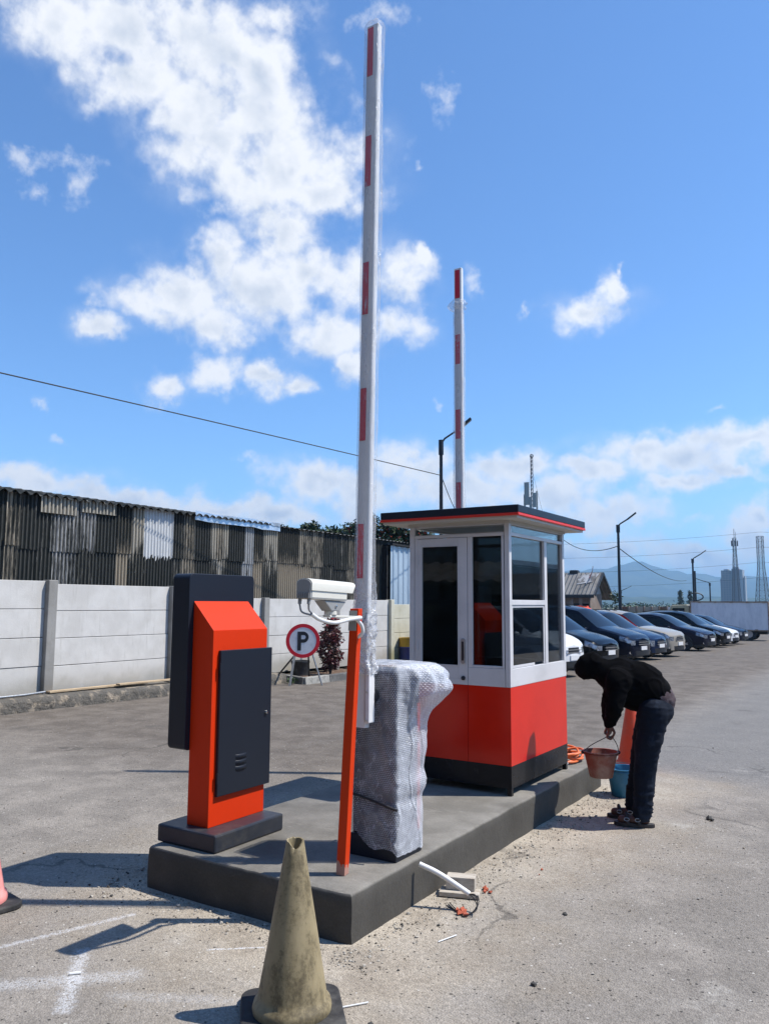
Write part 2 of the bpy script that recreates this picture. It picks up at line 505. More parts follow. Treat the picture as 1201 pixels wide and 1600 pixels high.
M['bucket_red'] = gmat('dusty_red_plastic', (0.27, 0.075, 0.048), 0.65, col2=(0.36, 0.24, 0.19), scale=6, thr=(0.38, 0.72), var=0.1, bump=0.2, bscale=90)
M['bucket_blue'] = gmat('blue_plastic', (0.02, 0.16, 0.30), 0.5, col2=(0.11, 0.24, 0.33), scale=7, thr=(0.5, 0.85), var=0.08)
M['mortar'] = gmat('wet_mortar', (0.22, 0.21, 0.195), 0.9, var=0.1, bump=0.5)
M['cone_orange'] = gmat('cone_orange_rubber', (0.75, 0.07, 0.02), 0.55, col2=(0.62, 0.09, 0.04), scale=5, var=0.05)
M['cone_pink'] = gmat('faded_pink_cone', (0.80, 0.30, 0.27), 0.6, col2=(0.66, 0.22, 0.19), scale=8, var=0.06)
M['hose'] = gmat('orange_hose', (0.75, 0.16, 0.04), 0.45, var=0.06)
M['white_bag'] = gmat('white_plastic_bag', (0.72, 0.72, 0.72), 0.4, var=0.04)
M['car_glass'] = gmat('tinted_car_glass', (0.006, 0.0075, 0.010), 0.04, var=0, rvar=0, spec=0.28)
M['tyre'] = gmat('tyre_rubber', (0.018, 0.018, 0.019), 0.8, var=0.08)
M['rim'] = gmat('alloy_rim', (0.55, 0.56, 0.58), 0.3, 0.85, var=0.02)
M['car_black'] = gmat('black_trim', (0.012, 0.012, 0.014), 0.5, var=0.03)
M['chrome'] = gmat('chrome', (0.8, 0.8, 0.82), 0.12, 1.0, var=0)
M['lens'] = gmat('headlight_lens', (0.30, 0.33, 0.38), 0.06, 0.3, col2=(0.03, 0.035, 0.045), scale=14, var=0.1, spec=0.9, coat=0.6)
M['plate'] = gmat('white_number_plate', (0.72, 0.72, 0.72), 0.4, var=0.02)
M['tail'] = gmat('red_tail_lamp', (0.4, 0.01, 0.012), 0.15, var=0.02)


def paint(name, c, metal=0.5):
    return gmat(name, c, 0.16, 0.0, var=0.02, rvar=0.03, coat=0.05, spec=0.16)


def glass_mat(name, tint, refl=1.0, rough=0.0):
    m, t, p = new_mat(name)
    t.nodes.remove(p)
    co = nd(t, 'ShaderNodeTexCoord').outputs['Object']
    bmp = nd(t, 'ShaderNodeBump', None, Strength=0.02, Distance=0.01, Height=noise_tex(t, co, 3.0, 2, 0.5))
    tr = nd(t, 'ShaderNodeBsdfTransparent', None, Color=(*tint, 1))
    gl = nd(t, 'ShaderNodeBsdfGlossy', None, Color=(refl, refl, refl, 1), Roughness=rough, Normal=bmp.outputs[0])
    fr = nd(t, 'ShaderNodeFresnel', None, IOR=1.52)
    f = mth(t, 'MULTIPLY', fr.outputs[0], 0.85, clamp=True)
    ms = nd(t, 'ShaderNodeMixShader')
    t.links.new(f, ms.inputs[0])
    t.links.new(tr.outputs[0], ms.inputs[1])
    t.links.new(gl.outputs[0], ms.inputs[2])
    t.links.new(ms.outputs[0], t.nodes['Material Output'].inputs[0])
    return m


M['glass_dark'] = glass_mat('black_tinted_glass', (0.13, 0.15, 0.155))
M['glass_tint'] = glass_mat('tinted_glass', (0.50, 0.525, 0.54))
M['glass_clear'] = glass_mat('clear_glass', (0.82, 0.85, 0.86))


# ------------------------------------------------------------------ ground materials
def ground_material():
    m, t, p = new_mat('worn_asphalt')
    pos = nd(t, 'ShaderNodeNewGeometry').outputs['Position']
    s = nd(t, 'ShaderNodeSeparateXYZ', None, Vector=pos)
    x, y = s.outputs[0], s.outputs[1]
    n_big = noise_tex(t, pos, 0.55, 6, 0.6)
    n_mid = noise_tex(t, pos, 2.6, 8, 0.65)
    n_fine = noise_tex(t, pos, 34.0, 6, 0.7)
    # distance from the concrete island: spilled cement and dust lie round it
    dx = mth(t, 'MAXIMUM', mth(t, 'SUBTRACT', mth(t, 'ABSOLUTE', mth(t, 'ADD', x, 3.12)), 0.75), 0)
    dy = mth(t, 'MAXIMUM', mth(t, 'SUBTRACT', mth(t, 'ABSOLUTE', mth(t, 'SUBTRACT', y, 5.5)), 2.1), 0)
    d = mth(t, 'SQRT', mth(t, 'ADD', mth(t, 'MULTIPLY', dx, dx), mth(t, 'MULTIPLY', dy, dy)))
    dn = mth(t, 'ADD', d, mth(t, 'MULTIPLY', mth(t, 'SUBTRACT', n_mid, 0.5), 2.2))
    dn = mth(t, 'ADD', dn, mth(t, 'MULTIPLY', mth(t, 'SUBTRACT', n_big, 0.5), 2.4))
    dust = mth(t, 'SUBTRACT', 1.0, sstep(t, dn, 0.0, 1.25))
    base = mix(t, sstep(t, n_mid, 0.35, 0.7), (0.205, 0.184, 0.160), (0.295, 0.264, 0.228))
    # far lane on the left: older, browner asphalt
    far = mth(t, 'MULTIPLY', sstep(t, mth(t, 'ADD', y, mth(t, 'MULTIPLY', n_big, 1.6)), 5.2, 8.2),
              mth(t, 'SUBTRACT', 1.0, sstep(t, mth(t, 'ADD', x, mth(t, 'MULTIPLY', n_big, 0.8)), -3.4, -1.9)))
    old = mix(t, sstep(t, n_mid, 0.35, 0.68), (0.110, 0.092, 0.076), (0.172, 0.147, 0.122))
    base = mix(t, mth(t, 'MULTIPLY', far, 0.9), base, old)
    lot = mth(t, 'MULTIPLY', sstep(t, mth(t, 'ADD', y, mth(t, 'MULTIPLY', n_big, 1.0)), 8.2, 9.6), sstep(t, x, -3.5, -2.2))
    base = mix(t, mth(t, 'MULTIPLY', lot, 0.85), base, mix(t, n_mid, (0.165, 0.158, 0.150), (0.20, 0.192, 0.182)))
    c = mix(t, mth(t, 'MULTIPLY', dust, 0.8), base, mix(t, sstep(t, n_mid, 0.3, 0.7), (0.31, 0.262, 0.205), (0.54, 0.47, 0.37)))
    # patches of pale spilt cement
    pat = sstep(t, noise_tex(t, vmth(t, 'ADD', pos, (7.3, 2.1, 0)), 1.1, 9, 0.68), 0.60, 0.74)
    near = mth(t, 'SUBTRACT', 1.0, sstep(t, d, 1.6, 3.4))
    c = mix(t, mth(t, 'MULTIPLY', mth(t, 'MULTIPLY', pat, near), 0.55), c, (0.50, 0.47, 0.42))
    # faint rubber tracks where the traffic runs either side of the island
    for tx, tw in ((-0.75, 0.13), (0.75, 0.15), (-6.1, 0.16), (-7.6, 0.16)):
        off = mth(t, 'ABSOLUTE', mth(t, 'ADD', mth(t, 'SUBTRACT', x, tx), mth(t, 'MULTIPLY', mth(t, 'SUBTRACT', n_big, 0.5), 1.1)))
        k = mth(t, 'MULTIPLY', mth(t, 'SUBTRACT', 1.0, sstep(t, off, tw * 0.4, tw * 1.5)), sstep(t, n_mid, 0.36, 0.62))
        c = mix(t, mth(t, 'MULTIPLY', k, 0.22), c, (0.10, 0.094, 0.086))
    # old oil drips and hairline cracks
    oil = sstep(t, noise_tex(t, vmth(t, 'ADD', pos, (2.7, 9.4, 0)), 0.9, 5, 0.55), 0.63, 0.72)
    c = mix(t, mth(t, 'MULTIPLY', oil, 0.38), c, (0.075, 0.07, 0.064))
    vk = nd(t, 'ShaderNodeTexVoronoi', {'feature': 'DISTANCE_TO_EDGE'}, Vector=vmth(t, 'ADD', pos, vmth(t, 'MULTIPLY', nd(t, 'ShaderNodeTexNoise', None, Vector=pos, Scale=1.6, Detail=6.0).outputs['Color'], (1.1, 1.1, 0))), Scale=0.42, Randomness=1.0)
    crk = mth(t, 'MULTIPLY', mth(t, 'SUBTRACT', 1.0, sstep(t, vk.outputs['Distance'], 0.002, 0.008)), sstep(t, n_big, 0.5, 0.62))
    c = mix(t, mth(t, 'MULTIPLY', crk, 0.6), c, (0.06, 0.055, 0.05))
    # aggregate
    v1 = nd(t, 'ShaderNodeTexVoronoi', {'feature': 'F1'}, Vector=pos, Scale=115.0, Randomness=1.0)
    vc = nd(t, 'ShaderNodeSeparateColor', None, Color=v1.outputs['Color'])
    g = mth(t, 'ADD', mth(t, 'MULTIPLY', vc.outputs[0], 0.38), 0.81)
    gg = nd(t, 'ShaderNodeCombineXYZ', None, X=g, Y=g, Z=g).outputs[0]
    c = mix(t, 1.0, c, gg, 'MULTIPLY')
    fv = mth(t, 'ADD', mth(t, 'MULTIPLY', mth(t, 'SUBTRACT', n_fine, 0.5), 0.85), 1.0)
    c = mix(t, 1.0, c, nd(t, 'ShaderNodeCombineXYZ', None, X=fv, Y=fv, Z=fv).outputs[0], 'MULTIPLY')
    # dark and pale chips
    for sc, rad, thr_, colr in ((26.0, 0.13, 0.80, (0.035, 0.033, 0.03)), (44.0, 0.17, 0.80, (0.03, 0.028, 0.027)), (37.0, 0.15, 0.9, (0.55, 0.52, 0.47))):
        v = nd(t, 'ShaderNodeTexVoronoi', {'feature': 'F1'}, Vector=vmth(t, 'ADD', pos, (sc, sc * .7, 0)), Scale=sc, Randomness=1.0)
        rc = nd(t, 'ShaderNodeSeparateColor', None, Color=v.outputs['Color'])
        hit = mth(t, 'MULTIPLY', mth(t, 'LESS_THAN', v.outputs['Distance'], mth(t, 'MULTIPLY', rc.outputs[2], rad * 1.6)), mth(t, 'GREATER_THAN', rc.outputs[0], thr_))
        c = mix(t, mth(t, 'MULTIPLY', hit, 0.85), c, colr)
    # sprayed setting-out marks in white paint
    for (a, b, w, st) in (((-3.83, 2.40), (-3.60, 3.10), 0.03, 0.42), ((-3.43, 2.66), (-3.02, 2.26), 0.055, 0.45),
                          ((-3.50, 2.18), (-3.04, 2.62), 0.085, 0.3), ((-2.95, 2.45), (-2.40, 2.75), 0.06, 0.16), ((-2.95, 3.0), (-2.7, 3.2), 0.012, 0.7),
                          ((-2.75, 8.9), (-2.25, 9.05), 0.03, 0.5)):
        ax, ay = a
        lx, ly = b[0] - ax, b[1] - ay
        L2 = lx * lx + ly * ly
        px_, py_ = mth(t, 'SUBTRACT', x, ax), mth(t, 'SUBTRACT', y, ay)
        h = mth(t, 'ADD', mth(t, 'MULTIPLY', px_, lx / L2), mth(t, 'MULTIPLY', py_, ly / L2), clamp=True)
        ex = mth(t, 'SUBTRACT', px_, mth(t, 'MULTIPLY', h, lx))
        ey = mth(t, 'SUBTRACT', py_, mth(t, 'MULTIPLY', h, ly))
        dl = mth(t, 'SQRT', mth(t, 'ADD', mth(t, 'MULTIPLY', ex, ex), mth(t, 'MULTIPLY', ey, ey)))
        dl = mth(t, 'ADD', dl, mth(t, 'MULTIPLY', mth(t, 'SUBTRACT', n_fine, 0.5), w * 2.6))
        k = mth(t, 'MULTIPLY', mth(t, 'SUBTRACT', 1.0, sstep(t, dl, w * 0.15, w)), mth(t, 'MULTIPLY', sstep(t, vc.outputs[1], 0.05, 0.5), st))
        c = mix(t, k, c, (0.72, 0.73, 0.75))
    t.links.new(c, p.inputs['Base Color'])
    p.inputs['Roughness'].default_value = 0.9
    p.inputs['Specular IOR Level'].default_value = 0.25
    hgt = mth(t, 'ADD', mth(t, 'MULTIPLY', v1.outputs['Distance'], -0.5), mth(t, 'ADD', mth(t, 'MULTIPLY', n_fine, 0.7), mth(t, 'MULTIPLY', n_mid, 1.2)))
    b = nd(t, 'ShaderNodeBump', None, Strength=0.75, Distance=0.012, Height=hgt)
    t.links.new(b.outputs[0], p.inputs['Normal'])
    return m


M['asphalt'] = ground_material()


def cement_material(name, c0, c1):
    m, t, p = new_mat(name)
    pos = nd(t, 'ShaderNodeNewGeometry').outputs['Position']
    n1 = noise_tex(t, pos, 2.2, 8, 0.62)
    sw = noise_tex(t, vmth(t, 'MULTIPLY', pos, (3.0, 9.0, 5.0)), 2.0, 8, 0.7, 1.2)   # trowel marks
    c = mix(t, sstep(t, n1, 0.35, 0.7), c0, c1)
    c = mix(t, mth(t, 'MULTIPLY', sstep(t, sw, 0.56, 0.72), 0.5), c, tuple(min(1, v * 1.5) for v in c1))
    dp = noise_tex(t, vmth(t, 'ADD', pos, (3.1, 0, 0)), 1.3, 6, 0.6)
    c = mix(t, mth(t, 'MULTIPLY', sstep(t, dp, 0.52, 0.72), 0.55), c, tuple(v * 0.55 for v in c0))
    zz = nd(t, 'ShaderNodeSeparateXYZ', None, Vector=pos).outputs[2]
    side_shade = mth(t, 'SUBTRACT', 1.0, sstep(t, mth(t, 'ADD', zz, mth(t, 'MULTIPLY', n1, 0.008)), 0.226, 0.240))  # shade painted into the colour: sides darker than the top
    c = mix(t, mth(t, 'MULTIPLY', side_shade, 0.8), c, mix(t, n1, (0.030, 0.027, 0.023), (0.054, 0.050, 0.043)))
    f = noise_tex(t, pos, 90, 5, 0.7)
    fv = mth(t, 'ADD', mth(t, 'MULTIPLY', mth(t, 'SUBTRACT', f, 0.5), 0.7), 1.0)
    c = mix(t, 1.0, c, nd(t, 'ShaderNodeCombineXYZ', None, X=fv, Y=fv, Z=fv).outputs[0], 'MULTIPLY')
    t.links.new(c, p.inputs['Base Color'])
    p.inputs['Roughness'].default_value = 0.82
    p.inputs['Specular IOR Level'].default_value = 0.3
    b = nd(t, 'ShaderNodeBump', None, Strength=0.45, Distance=0.01, Height=mth(t, 'ADD', sw, mth(t, 'MULTIPLY', f, 0.3)))
    t.links.new(b.outputs[0], p.inputs['Normal'])
    return m


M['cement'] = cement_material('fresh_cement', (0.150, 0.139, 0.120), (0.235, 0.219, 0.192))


def wall_material(name, c0, c1, grime, amount):
    """painted precast panel with splash grime along its foot and faint vertical runs"""
    m, t, p = new_mat(name)
    pos = nd(t, 'ShaderNodeNewGeometry').outputs['Position']
    z = nd(t, 'ShaderNodeSeparateXYZ', None, Vector=pos).outputs[2]
    n1 = noise_tex(t, pos, 1.8, 8, 0.65)
    run = noise_tex(t, vmth(t, 'MULTIPLY', pos, (6, 6, 0.7)), 2.2, 7, 0.65)
    c = mix(t, sstep(t, n1, 0.36, 0.66), c0, c1)
    c = mix(t, mth(t, 'MULTIPLY', sstep(t, run, 0.54, 0.74), amount), c, grime)
    foot = mth(t, 'SUBTRACT', 1.0, sstep(t, mth(t, 'SUBTRACT', z, mth(t, 'MULTIPLY', n1, 0.75)), -0.15, 0.22))
    c = mix(t, mth(t, 'MULTIPLY', foot, 0.75), c, grime)
    sp_ = noise_tex(t, pos, 40, 5, 0.7)
    c = mix(t, mth(t, 'MULTIPLY', sstep(t, sp_, 0.66, 0.72), 0.3), c, (0.2, 0.19, 0.17))
    t.links.new(c, p.inputs['Base Color'])
    p.inputs['Roughness'].default_value = 0.85
    b = nd(t, 'ShaderNodeBump', None, Strength=0.3, Distance=0.01, Height=mth(t, 'ADD', sp_, n1))
    t.links.new(b.outputs[0], p.inputs['Normal'])
    return m


M['wall_white'] = wall_material('white_precast_panel', (0.54, 0.52, 0.485), (0.63, 0.61, 0.575), (0.30, 0.28, 0.235), 0.34)
M['wall_old'] = wall_material('mossy_precast_panel', (0.52, 0.49, 0.37), (0.60, 0.57, 0.45), (0.20, 0.19, 0.07), 0.55)
M['wall_post'] = wall_material('grey_precast_post', (0.235, 0.225, 0.205), (0.31, 0.30, 0.28), (0.16, 0.15, 0.13), 0.3)
M['footing'] = gmat('mouldy_stone_footing', (0.11, 0.10, 0.085), 0.95, col2=(0.30, 0.25, 0.19), scale=5, thr=(0.5, 0.66), var=0.2, bump=1.0, bscale=14, bdist=0.05)


def sheet_material(name, light, cover, seed, fade=0.0):
    """asbestos-cement sheet: pale where clean, black mould in vertical streaks (cover: share blackened)"""
    m, t, p = new_mat(name)
    pos = nd(t, 'ShaderNodeNewGeometry').outputs['Position']
    q = vmth(t, 'ADD', pos, (seed * 3.7, seed * 5.1, seed * 2.3))
    st = noise_tex(t, vmth(t, 'MULTIPLY', q, (2, 5.5, 0.55)), 1.5, 9, 0.7, 0.4)
    fine = noise_tex(t, vmth(t, 'MULTIPLY', q, (10, 28, 2.5)), 2.0, 7, 0.75)
    k = mth(t, 'ADD', mth(t, 'MULTIPLY', st, 0.55), mth(t, 'MULTIPLY', fine, 0.45))
    th = 0.5 + (cover - 0.5) * 0.34
    if fade:
        zz = nd(t, 'ShaderNodeSeparateXYZ', None, Vector=pos).outputs[2]
        k = mth(t, 'ADD', k, mth(t, 'MULTIPLY', mth(t, 'SUBTRACT', mth(t, 'ADD', zz, mth(t, 'MULTIPLY', mth(t, 'SUBTRACT', st, 0.5), 1.6)), 2.62), fade))
    f = sstep(t, k, th - 0.08, th + 0.08)
    # ridges of the corrugation paler, grooves darker
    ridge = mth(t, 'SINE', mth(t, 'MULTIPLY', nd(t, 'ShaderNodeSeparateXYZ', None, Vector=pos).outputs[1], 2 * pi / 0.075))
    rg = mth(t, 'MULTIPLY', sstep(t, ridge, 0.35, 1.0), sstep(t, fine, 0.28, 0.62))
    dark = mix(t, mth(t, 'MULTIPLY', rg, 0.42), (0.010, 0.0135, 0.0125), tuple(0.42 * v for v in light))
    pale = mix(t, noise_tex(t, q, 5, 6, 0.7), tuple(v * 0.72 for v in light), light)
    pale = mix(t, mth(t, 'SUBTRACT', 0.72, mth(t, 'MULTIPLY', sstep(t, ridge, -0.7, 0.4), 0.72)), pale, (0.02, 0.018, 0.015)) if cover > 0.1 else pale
    c = mix(t, f, dark, pale)
    t.links.new(c, p.inputs['Base Color'])
    p.inputs['Roughness'].default_value = 0.92
    b = nd(t, 'ShaderNodeBump', None, Strength=0.3, Distance=0.006, Height=fine)
    t.links.new(b.outputs[0], p.inputs['Normal'])
    return m


SHEET = {}
for i, (k, light, cover) in enumerate((('black', (0.30, 0.285, 0.26), 0.88), ('black_b', (0.36, 0.33, 0.28), 0.74), ('tan', (0.45, 0.385, 0.29), 0.5),
                                       ('tan_b', (0.45, 0.37, 0.26), 0.36), ('grey', (0.46, 0.45, 0.43), 0.52), ('white', (0.68, 0.69, 0.69), 0.03), ('cream', (0.52, 0.47, 0.38), 0.26), ('white_b', (0.50, 0.50, 0.49), 0.3), ('fade_tan', (0.43, 0.355, 0.255), 0.5), ('fade_cream', (0.50, 0.45, 0.36), 0.5))):
    SHEET[k] = sheet_material('corrugated_sheet_' + k, light, cover, i + 1, {'fade_tan': -0.34, 'fade_cream': 0.34}.get(k, 0.0))


def gz(y):
    return -0.010 * max(0.0, y - 8.0)


# ------------------------------------------------------------------ the ground
g = MB()
ys = [-12, -4, 0, 2, 4, 6, 8, 12, 16, 20, 30, 45, 60, 78]
xs = [-30, -20, -12, -6, -3, 0, 4, 10, 22, 40]
g.grid([[(x, y, gz(y)) for x in xs] for y in ys])
obj('parking_lot', g, M['asphalt'], kind='structure')
m, t, p = new_mat('open_country')
pos = nd(t, 'ShaderNodeNewGeometry').outputs['Position']
c = mix(t, sstep(t, noise_tex(t, pos, 0.02, 9, 0.65), 0.4, 0.62), (0.05, 0.075, 0.03), (0.12, 0.12, 0.075))
t.links.new(c, p.inputs['Base Color'])
p.inputs['Roughness'].default_value = 0.95
g = MB()
g.grid([[(x, y, -1.25) for x in (-9000, -2000, -400, -60, 60, 400, 2000, 9000)] for y in (-9000, -2000, -300, -40, 60, 400, 2000, 9000)])
obj('ground', g, m, kind='structure')

# gravel and grit lying on the asphalt
rng = random.Random(3)


def stone(mb, x, y, z, r, rg, mi=0):
    vs = []
    q = Matrix.Rotation(rg.uniform(0, 6.28), 3, Vector((rg.uniform(-1, 1), rg.uniform(-1, 1), rg.uniform(-1, 1) + .01)).normalized())
    for d in ((1, 0, 0), (-1, 0, 0), (0, 1, 0), (0, -1, 0), (0, 0, 1), (0, 0, -1)):
        v = q @ (Vector(d) * r * rg.uniform(0.6, 1.25))
        vs.append((x + v.x, y + v.y, z + v.z * 0.75))
    mb.add(vs, [(0, 2, 4), (2, 1, 4), (1, 3, 4), (3, 0, 4), (2, 0, 5), (1, 2, 5), (3, 1, 5), (0, 3, 5)], mi)


M['grit_pale'] = gmat('pale_grit', (0.40, 0.37, 0.32), 0.95, var=0.3, vscale=60)
M['grit_dark'] = gmat('dark_grit', (0.06, 0.057, 0.053), 0.9, var=0.3, vscale=60)
M['grit_brown'] = gmat('brown_grit', (0.24, 0.20, 0.155), 0.95, var=0.3, vscale=60)
g = MB()
for i in range(4000):
    k = rng.random()
    if k < 0.42:      # along the right flank of the island
        x = -2.36 + abs(rng.gauss(0, 0.16)); y = rng.uniform(3.2, 8.0)
    elif k < 0.60:    # along its front
        x = rng.uniform(-4.1, -2.3); y = 3.40 - abs(rng.gauss(0, 0.12))
    elif k < 0.70:    # off the left corner
        x = -3.9 - abs(rng.gauss(0, 0.25)); y = rng.gauss(3.6, 0.35)
    else:
        x = rng.uniform(-7, 2.2); y = 1.6 + 9 * rng.random() ** 1.5
    if -3.9 < x < -2.38 and 3.42 < y < 7.7:
        continue
    r = min(0.016, 0.0025 + rng.expovariate(1 / 0.0022))
    stone(g, x, y, r * 0.35, r, rng, rng.choices((0, 1, 2), (6, 1.6, 4))[0])
obj('gravel', g, [M['grit_pale'], M['grit_dark'], M['grit_brown']], kind='stuff', label='loose gravel and grit lying on the worn asphalt', cat='gravel')

# ------------------------------------------------------------------ concrete island
T = 0.241
g = MB()
# plan: front corner slightly eased; sides subdivided and roughened like hand-floated cement
poly = []
for (a, b, n) in (((-3.86, 3.43), (-2.39, 3.425), 30), ((-2.385, 3.44), (-2.42, 7.62), 70), ((-2.44, 7.63), (-3.86, 7.63), 24), ((-3.87, 7.62), (-3.87, 3.44), 60)):
    for i in range(n):
        f = i / n
        x = a[0] + (b[0] - a[0]) * f
        y = a[1] + (b[1] - a[1]) * f
        w = mnoise.noise(Vector((x * 2.5, y * 2.5, 1))) * 0.012
        poly.append((x + w, y + w))
cx, cy = -3.13, 5.5
rows = []
for (z, ins) in ((-0.06, -0.003), (0.0, -0.002), (0.06, 0.0), (0.12, 0.0), (0.18, 0.0), (0.222, 0.002), (0.236, 0.009), (T, 0.022)):
    row = []
    for (x, y) in poly:
        d = mnoise.noise(Vector((x * 6, y * 6, z * 9))) * (0.005 if z < 0.2 else 0.004) + (mnoise.noise(Vector((x * 23, y * 23, z * 30))) * 0.004 + min(0, mnoise.noise(Vector((x * 9 + 4, y * 9, 2))) + 0.35) * 0.03 if z > 0.2 else 0)
        sx = -1 if x > cx else 1
        nearx = min(abs(x + 2.4), abs(x + 3.87)) < 0.05
        neary = min(abs(y - 3.43), abs(y - 7.63)) < 0.05
        ox = sx * ins if nearx else 0
        oy = (1 if y < cy else -1) * ins if neary else 0
        row.append((x + ox + (d if nearx else 0), y + oy + (d if neary else 0), z))
    rows.append(row)
g.grid(rows, wrap=True)
n0 = len(g.v) - len(poly)
g.f.append(tuple(range(n0, n0 + len(poly))))
g.m.append(0)
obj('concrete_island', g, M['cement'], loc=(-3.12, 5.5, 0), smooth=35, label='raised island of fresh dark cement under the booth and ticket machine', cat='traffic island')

# ------------------------------------------------------------------ boundary wall of stacked concrete boards
WX = -11.7
WALLR = thing('boundary_wall', 'white painted wall of stacked concrete boards between posts, below the mouldy corrugated shed', 'wall', (WX, 8.1, 0))
posts = [2.8, 5.45, 8.10, 10.75, 13.40, 16.05, 18.60, 21.2, 23.8, 26.4]
tops = [2.06, 2.02, 1.975, 1.775, 1.77, 1.765, 1.65, 1.63, 1.61]
for i in range(9):
    y0, y1 = posts[i], posts[i + 1]
    top = tops[i]
    zb = 0.20 + gz(y0) - 0.02
    mb = MB()
    n = 4
    rg = random.Random(i)
    h = (top - zb) / n
    for k in range(n):
        jx = rg.uniform(-0.006, 0.006)
        mb.box(WX - 0.05 + jx, WX + jx, y0 + 0.075, y1 - 0.075, zb + k * h + 0.006, zb + (k + 1) * h - 0.004)
    mb.box(WX - 0.045, WX - 0.03, y0 + 0.07, y1 - 0.07, zb, top - 0.02)
    obj('wall_panel', mb, M['wall_old'] if i >= 6 or i == 5 and False else M['wall_white'], WALLR, bevel=0.006)
for i, y in enumerate(posts):
    top = tops[min(i, 8)] + (0.012 if i == 2 else 0.0)
    if i > 0:
        top = max(top, tops[i - 1]) + 0.012
    mb = MB().box(WX - 0.09, WX + 0.10, y - 0.085, y + 0.085, gz(y) - 0.1, top)
    obj('wall_post', mb, M['wall_post'] if i < 6 else M['wall_old'], WALLR, bevel=0.012)
# rubble-stone footing with a flat cement top
P = []
for i in range(150):
    y = 2.0 + i * 0.0785
    row = []
    for (dx, z) in ((-0.10, 0.215), (0.30, 0.205), (0.40, 0.19), (0.435, 0.14), (0.445, 0.07), (0.46, -0.05), (0.48, -0.3)):
        k = mnoise.noise(Vector((y * 5.5, z * 9, 0))) * 0.035 + mnoise.noise(Vector((y * 14, z * 22, 4))) * 0.018
        rough = 1.0 if 0.0 < z < 0.2 and dx > 0.3 else 0.25
        row.append((WX + dx + k * rough, y, z + gz(y) + k * 0.4 * rough))
    P.append(row)
obj('stone_footing', MB().grid(P), M['footing'], WALLR, smooth=50)

# timber and pipe lying along the foot of the wall
tp = MB()
tp.bar((WX + 0.16, 8.05, 0.235), (WX + 0.10, 10.1, 0.225), 0.11, 0.03)
obj('timber_board', tp, M['wood'], loc=(WX + 0.13, 9, 0.22), bevel=0.004, label='longer pale timber board lying on the footing against the white wall', cat='board')
tp = MB()
tp.bar((WX + 0.25, 9.35, 0.255), (WX + 0.17, 11.6, 0.232), 0.10, 0.03)
obj('timber_board', tp, M['wood'], loc=(WX + 0.2, 10, 0.22), bevel=0.004, label='shorter timber board lapping the longer one, by the ticket machine', cat='board')
tp = MB().tube([(WX + 0.20, 6.4, 0.235), (WX + 0.18, 7.6, 0.23), (WX + 0.13, 8.02, 0.24)], 0.017, 10)
obj('metal_pipe', tp, M['galv'], loc=(WX + 0.2, 7.2, 0.23), smooth=40, label='thin grey metal pipe on the wall footing at the left edge', cat='pipe')

# ------------------------------------------------------------------ corrugated shed behind the wall
SX = -12.25
SHED = thing('corrugated_shed', 'long shed clad in mould-blackened corrugated sheets behind the white wall', 'shed', (SX, 12, 0))


def corr(y0, y1, z0, z1, x, amp=0.017, wl=0.075, jag=0.0, rg=None):
    n = max(4, int((y1 - y0) / wl * 7))
    rows = []
    for z in (z0, z1):
        row = []
        for i in range(n + 1):
            y = y0 + (y1 - y0) * i / n
            zz = z
            if z == z0 and jag:
                zz += jag * (0.5 + 0.5 * sin(2 * pi * y / wl)) + (rg.uniform(-jag, jag) if rg else 0)
            row.append((x + amp * sin(2 * pi * y / wl), y, zz))
        rows.append(row)
    return MB().grid(rows)


cols = [(4.9, 5.9, 'black', 'black'), (5.9, 6.9, 'grey', 'grey'), (6.9, 7.5, 'black', 'black'), (7.5, 7.62, 'black', 'black_b'), (7.62, 7.84, 'tan', 'tan'), (7.84, 8.19, 'black', 'black'), (8.19, 8.45, 'black', 'black'), (8.45, 9.0, 'grey', 'grey'), (9.0, 9.33, 'grey', 'black_b'),
        (9.33, 9.85, 'black', 'black'), (9.85, 10.13, 'fade_tan', 'fade_tan'), (10.13, 10.51, 'fade_cream', 'fade_cream'), (10.51, 11.16, 'white', 'black'), (11.16, 11.48, 'black_b', 'black_b'), (11.48, 11.82, 'tan', 'tan'),
        (11.82, 12.23, 'black', 'black'), (12.23, 12.45, 'fade_cream', 'fade_cream'), (12.45, 12.58, 'tan', 'cream'), (12.58, 12.81, 'fade_cream', 'fade_cream'), (12.81, 13.26, 'black', 'black'), (13.26, 13.56, 'white_b', 'white_b'), (13.56, 13.98, 'fade_tan', 'fade_tan'), (13.98, 14.5, 'fade_cream', 'fade_cream'),
        (14.5, 15.2, 'fade_tan', 'fade_tan'), (15.2, 15.75, 'tan', 'fade_tan'), (15.75, 16.2, 'tan', 'tan'), (16.2, 16.75, 'black', 'black_b'), (16.75, 17.3, 'black_b', 'black_b'), (17.3, 17.75, 'tan', 'tan'), (17.75, 18.5, 'tan', 'tan'), (18.5, 19.2, 'black', 'black'), (19.2, 20.3, 'black_b', 'black_b')]
rg = random.Random(5)
SCALE_Y = 0.935
for (a, b, u_, l_) in cols:
    a2, b2 = a, b
    zs = 2.62 + rg.uniform(-0.06, 0.06) - (0.06 if u_ == 'white' else 0)
    zt = 3.50
    obj('corrugated_sheet', corr(a2 - 0.03, b2 + 0.03, 1.2, zs + 0.1, SX + rg.uniform(-0.006, 0.006)), SHEET[l_], SHED, smooth=80, norm=False)
    obj('corrugated_sheet', corr(a2 - 0.035, b2 + 0.035, zs - (0.03 if u_ == l_ else 0.0), zt - rg.uniform(0.0, 0.02), SX + 0.010 + rg.uniform(0, 0.008), jag=0.012 if u_ == l_ else 0.05, rg=rg), SHEET[u_], SHED, smooth=80, norm=False)
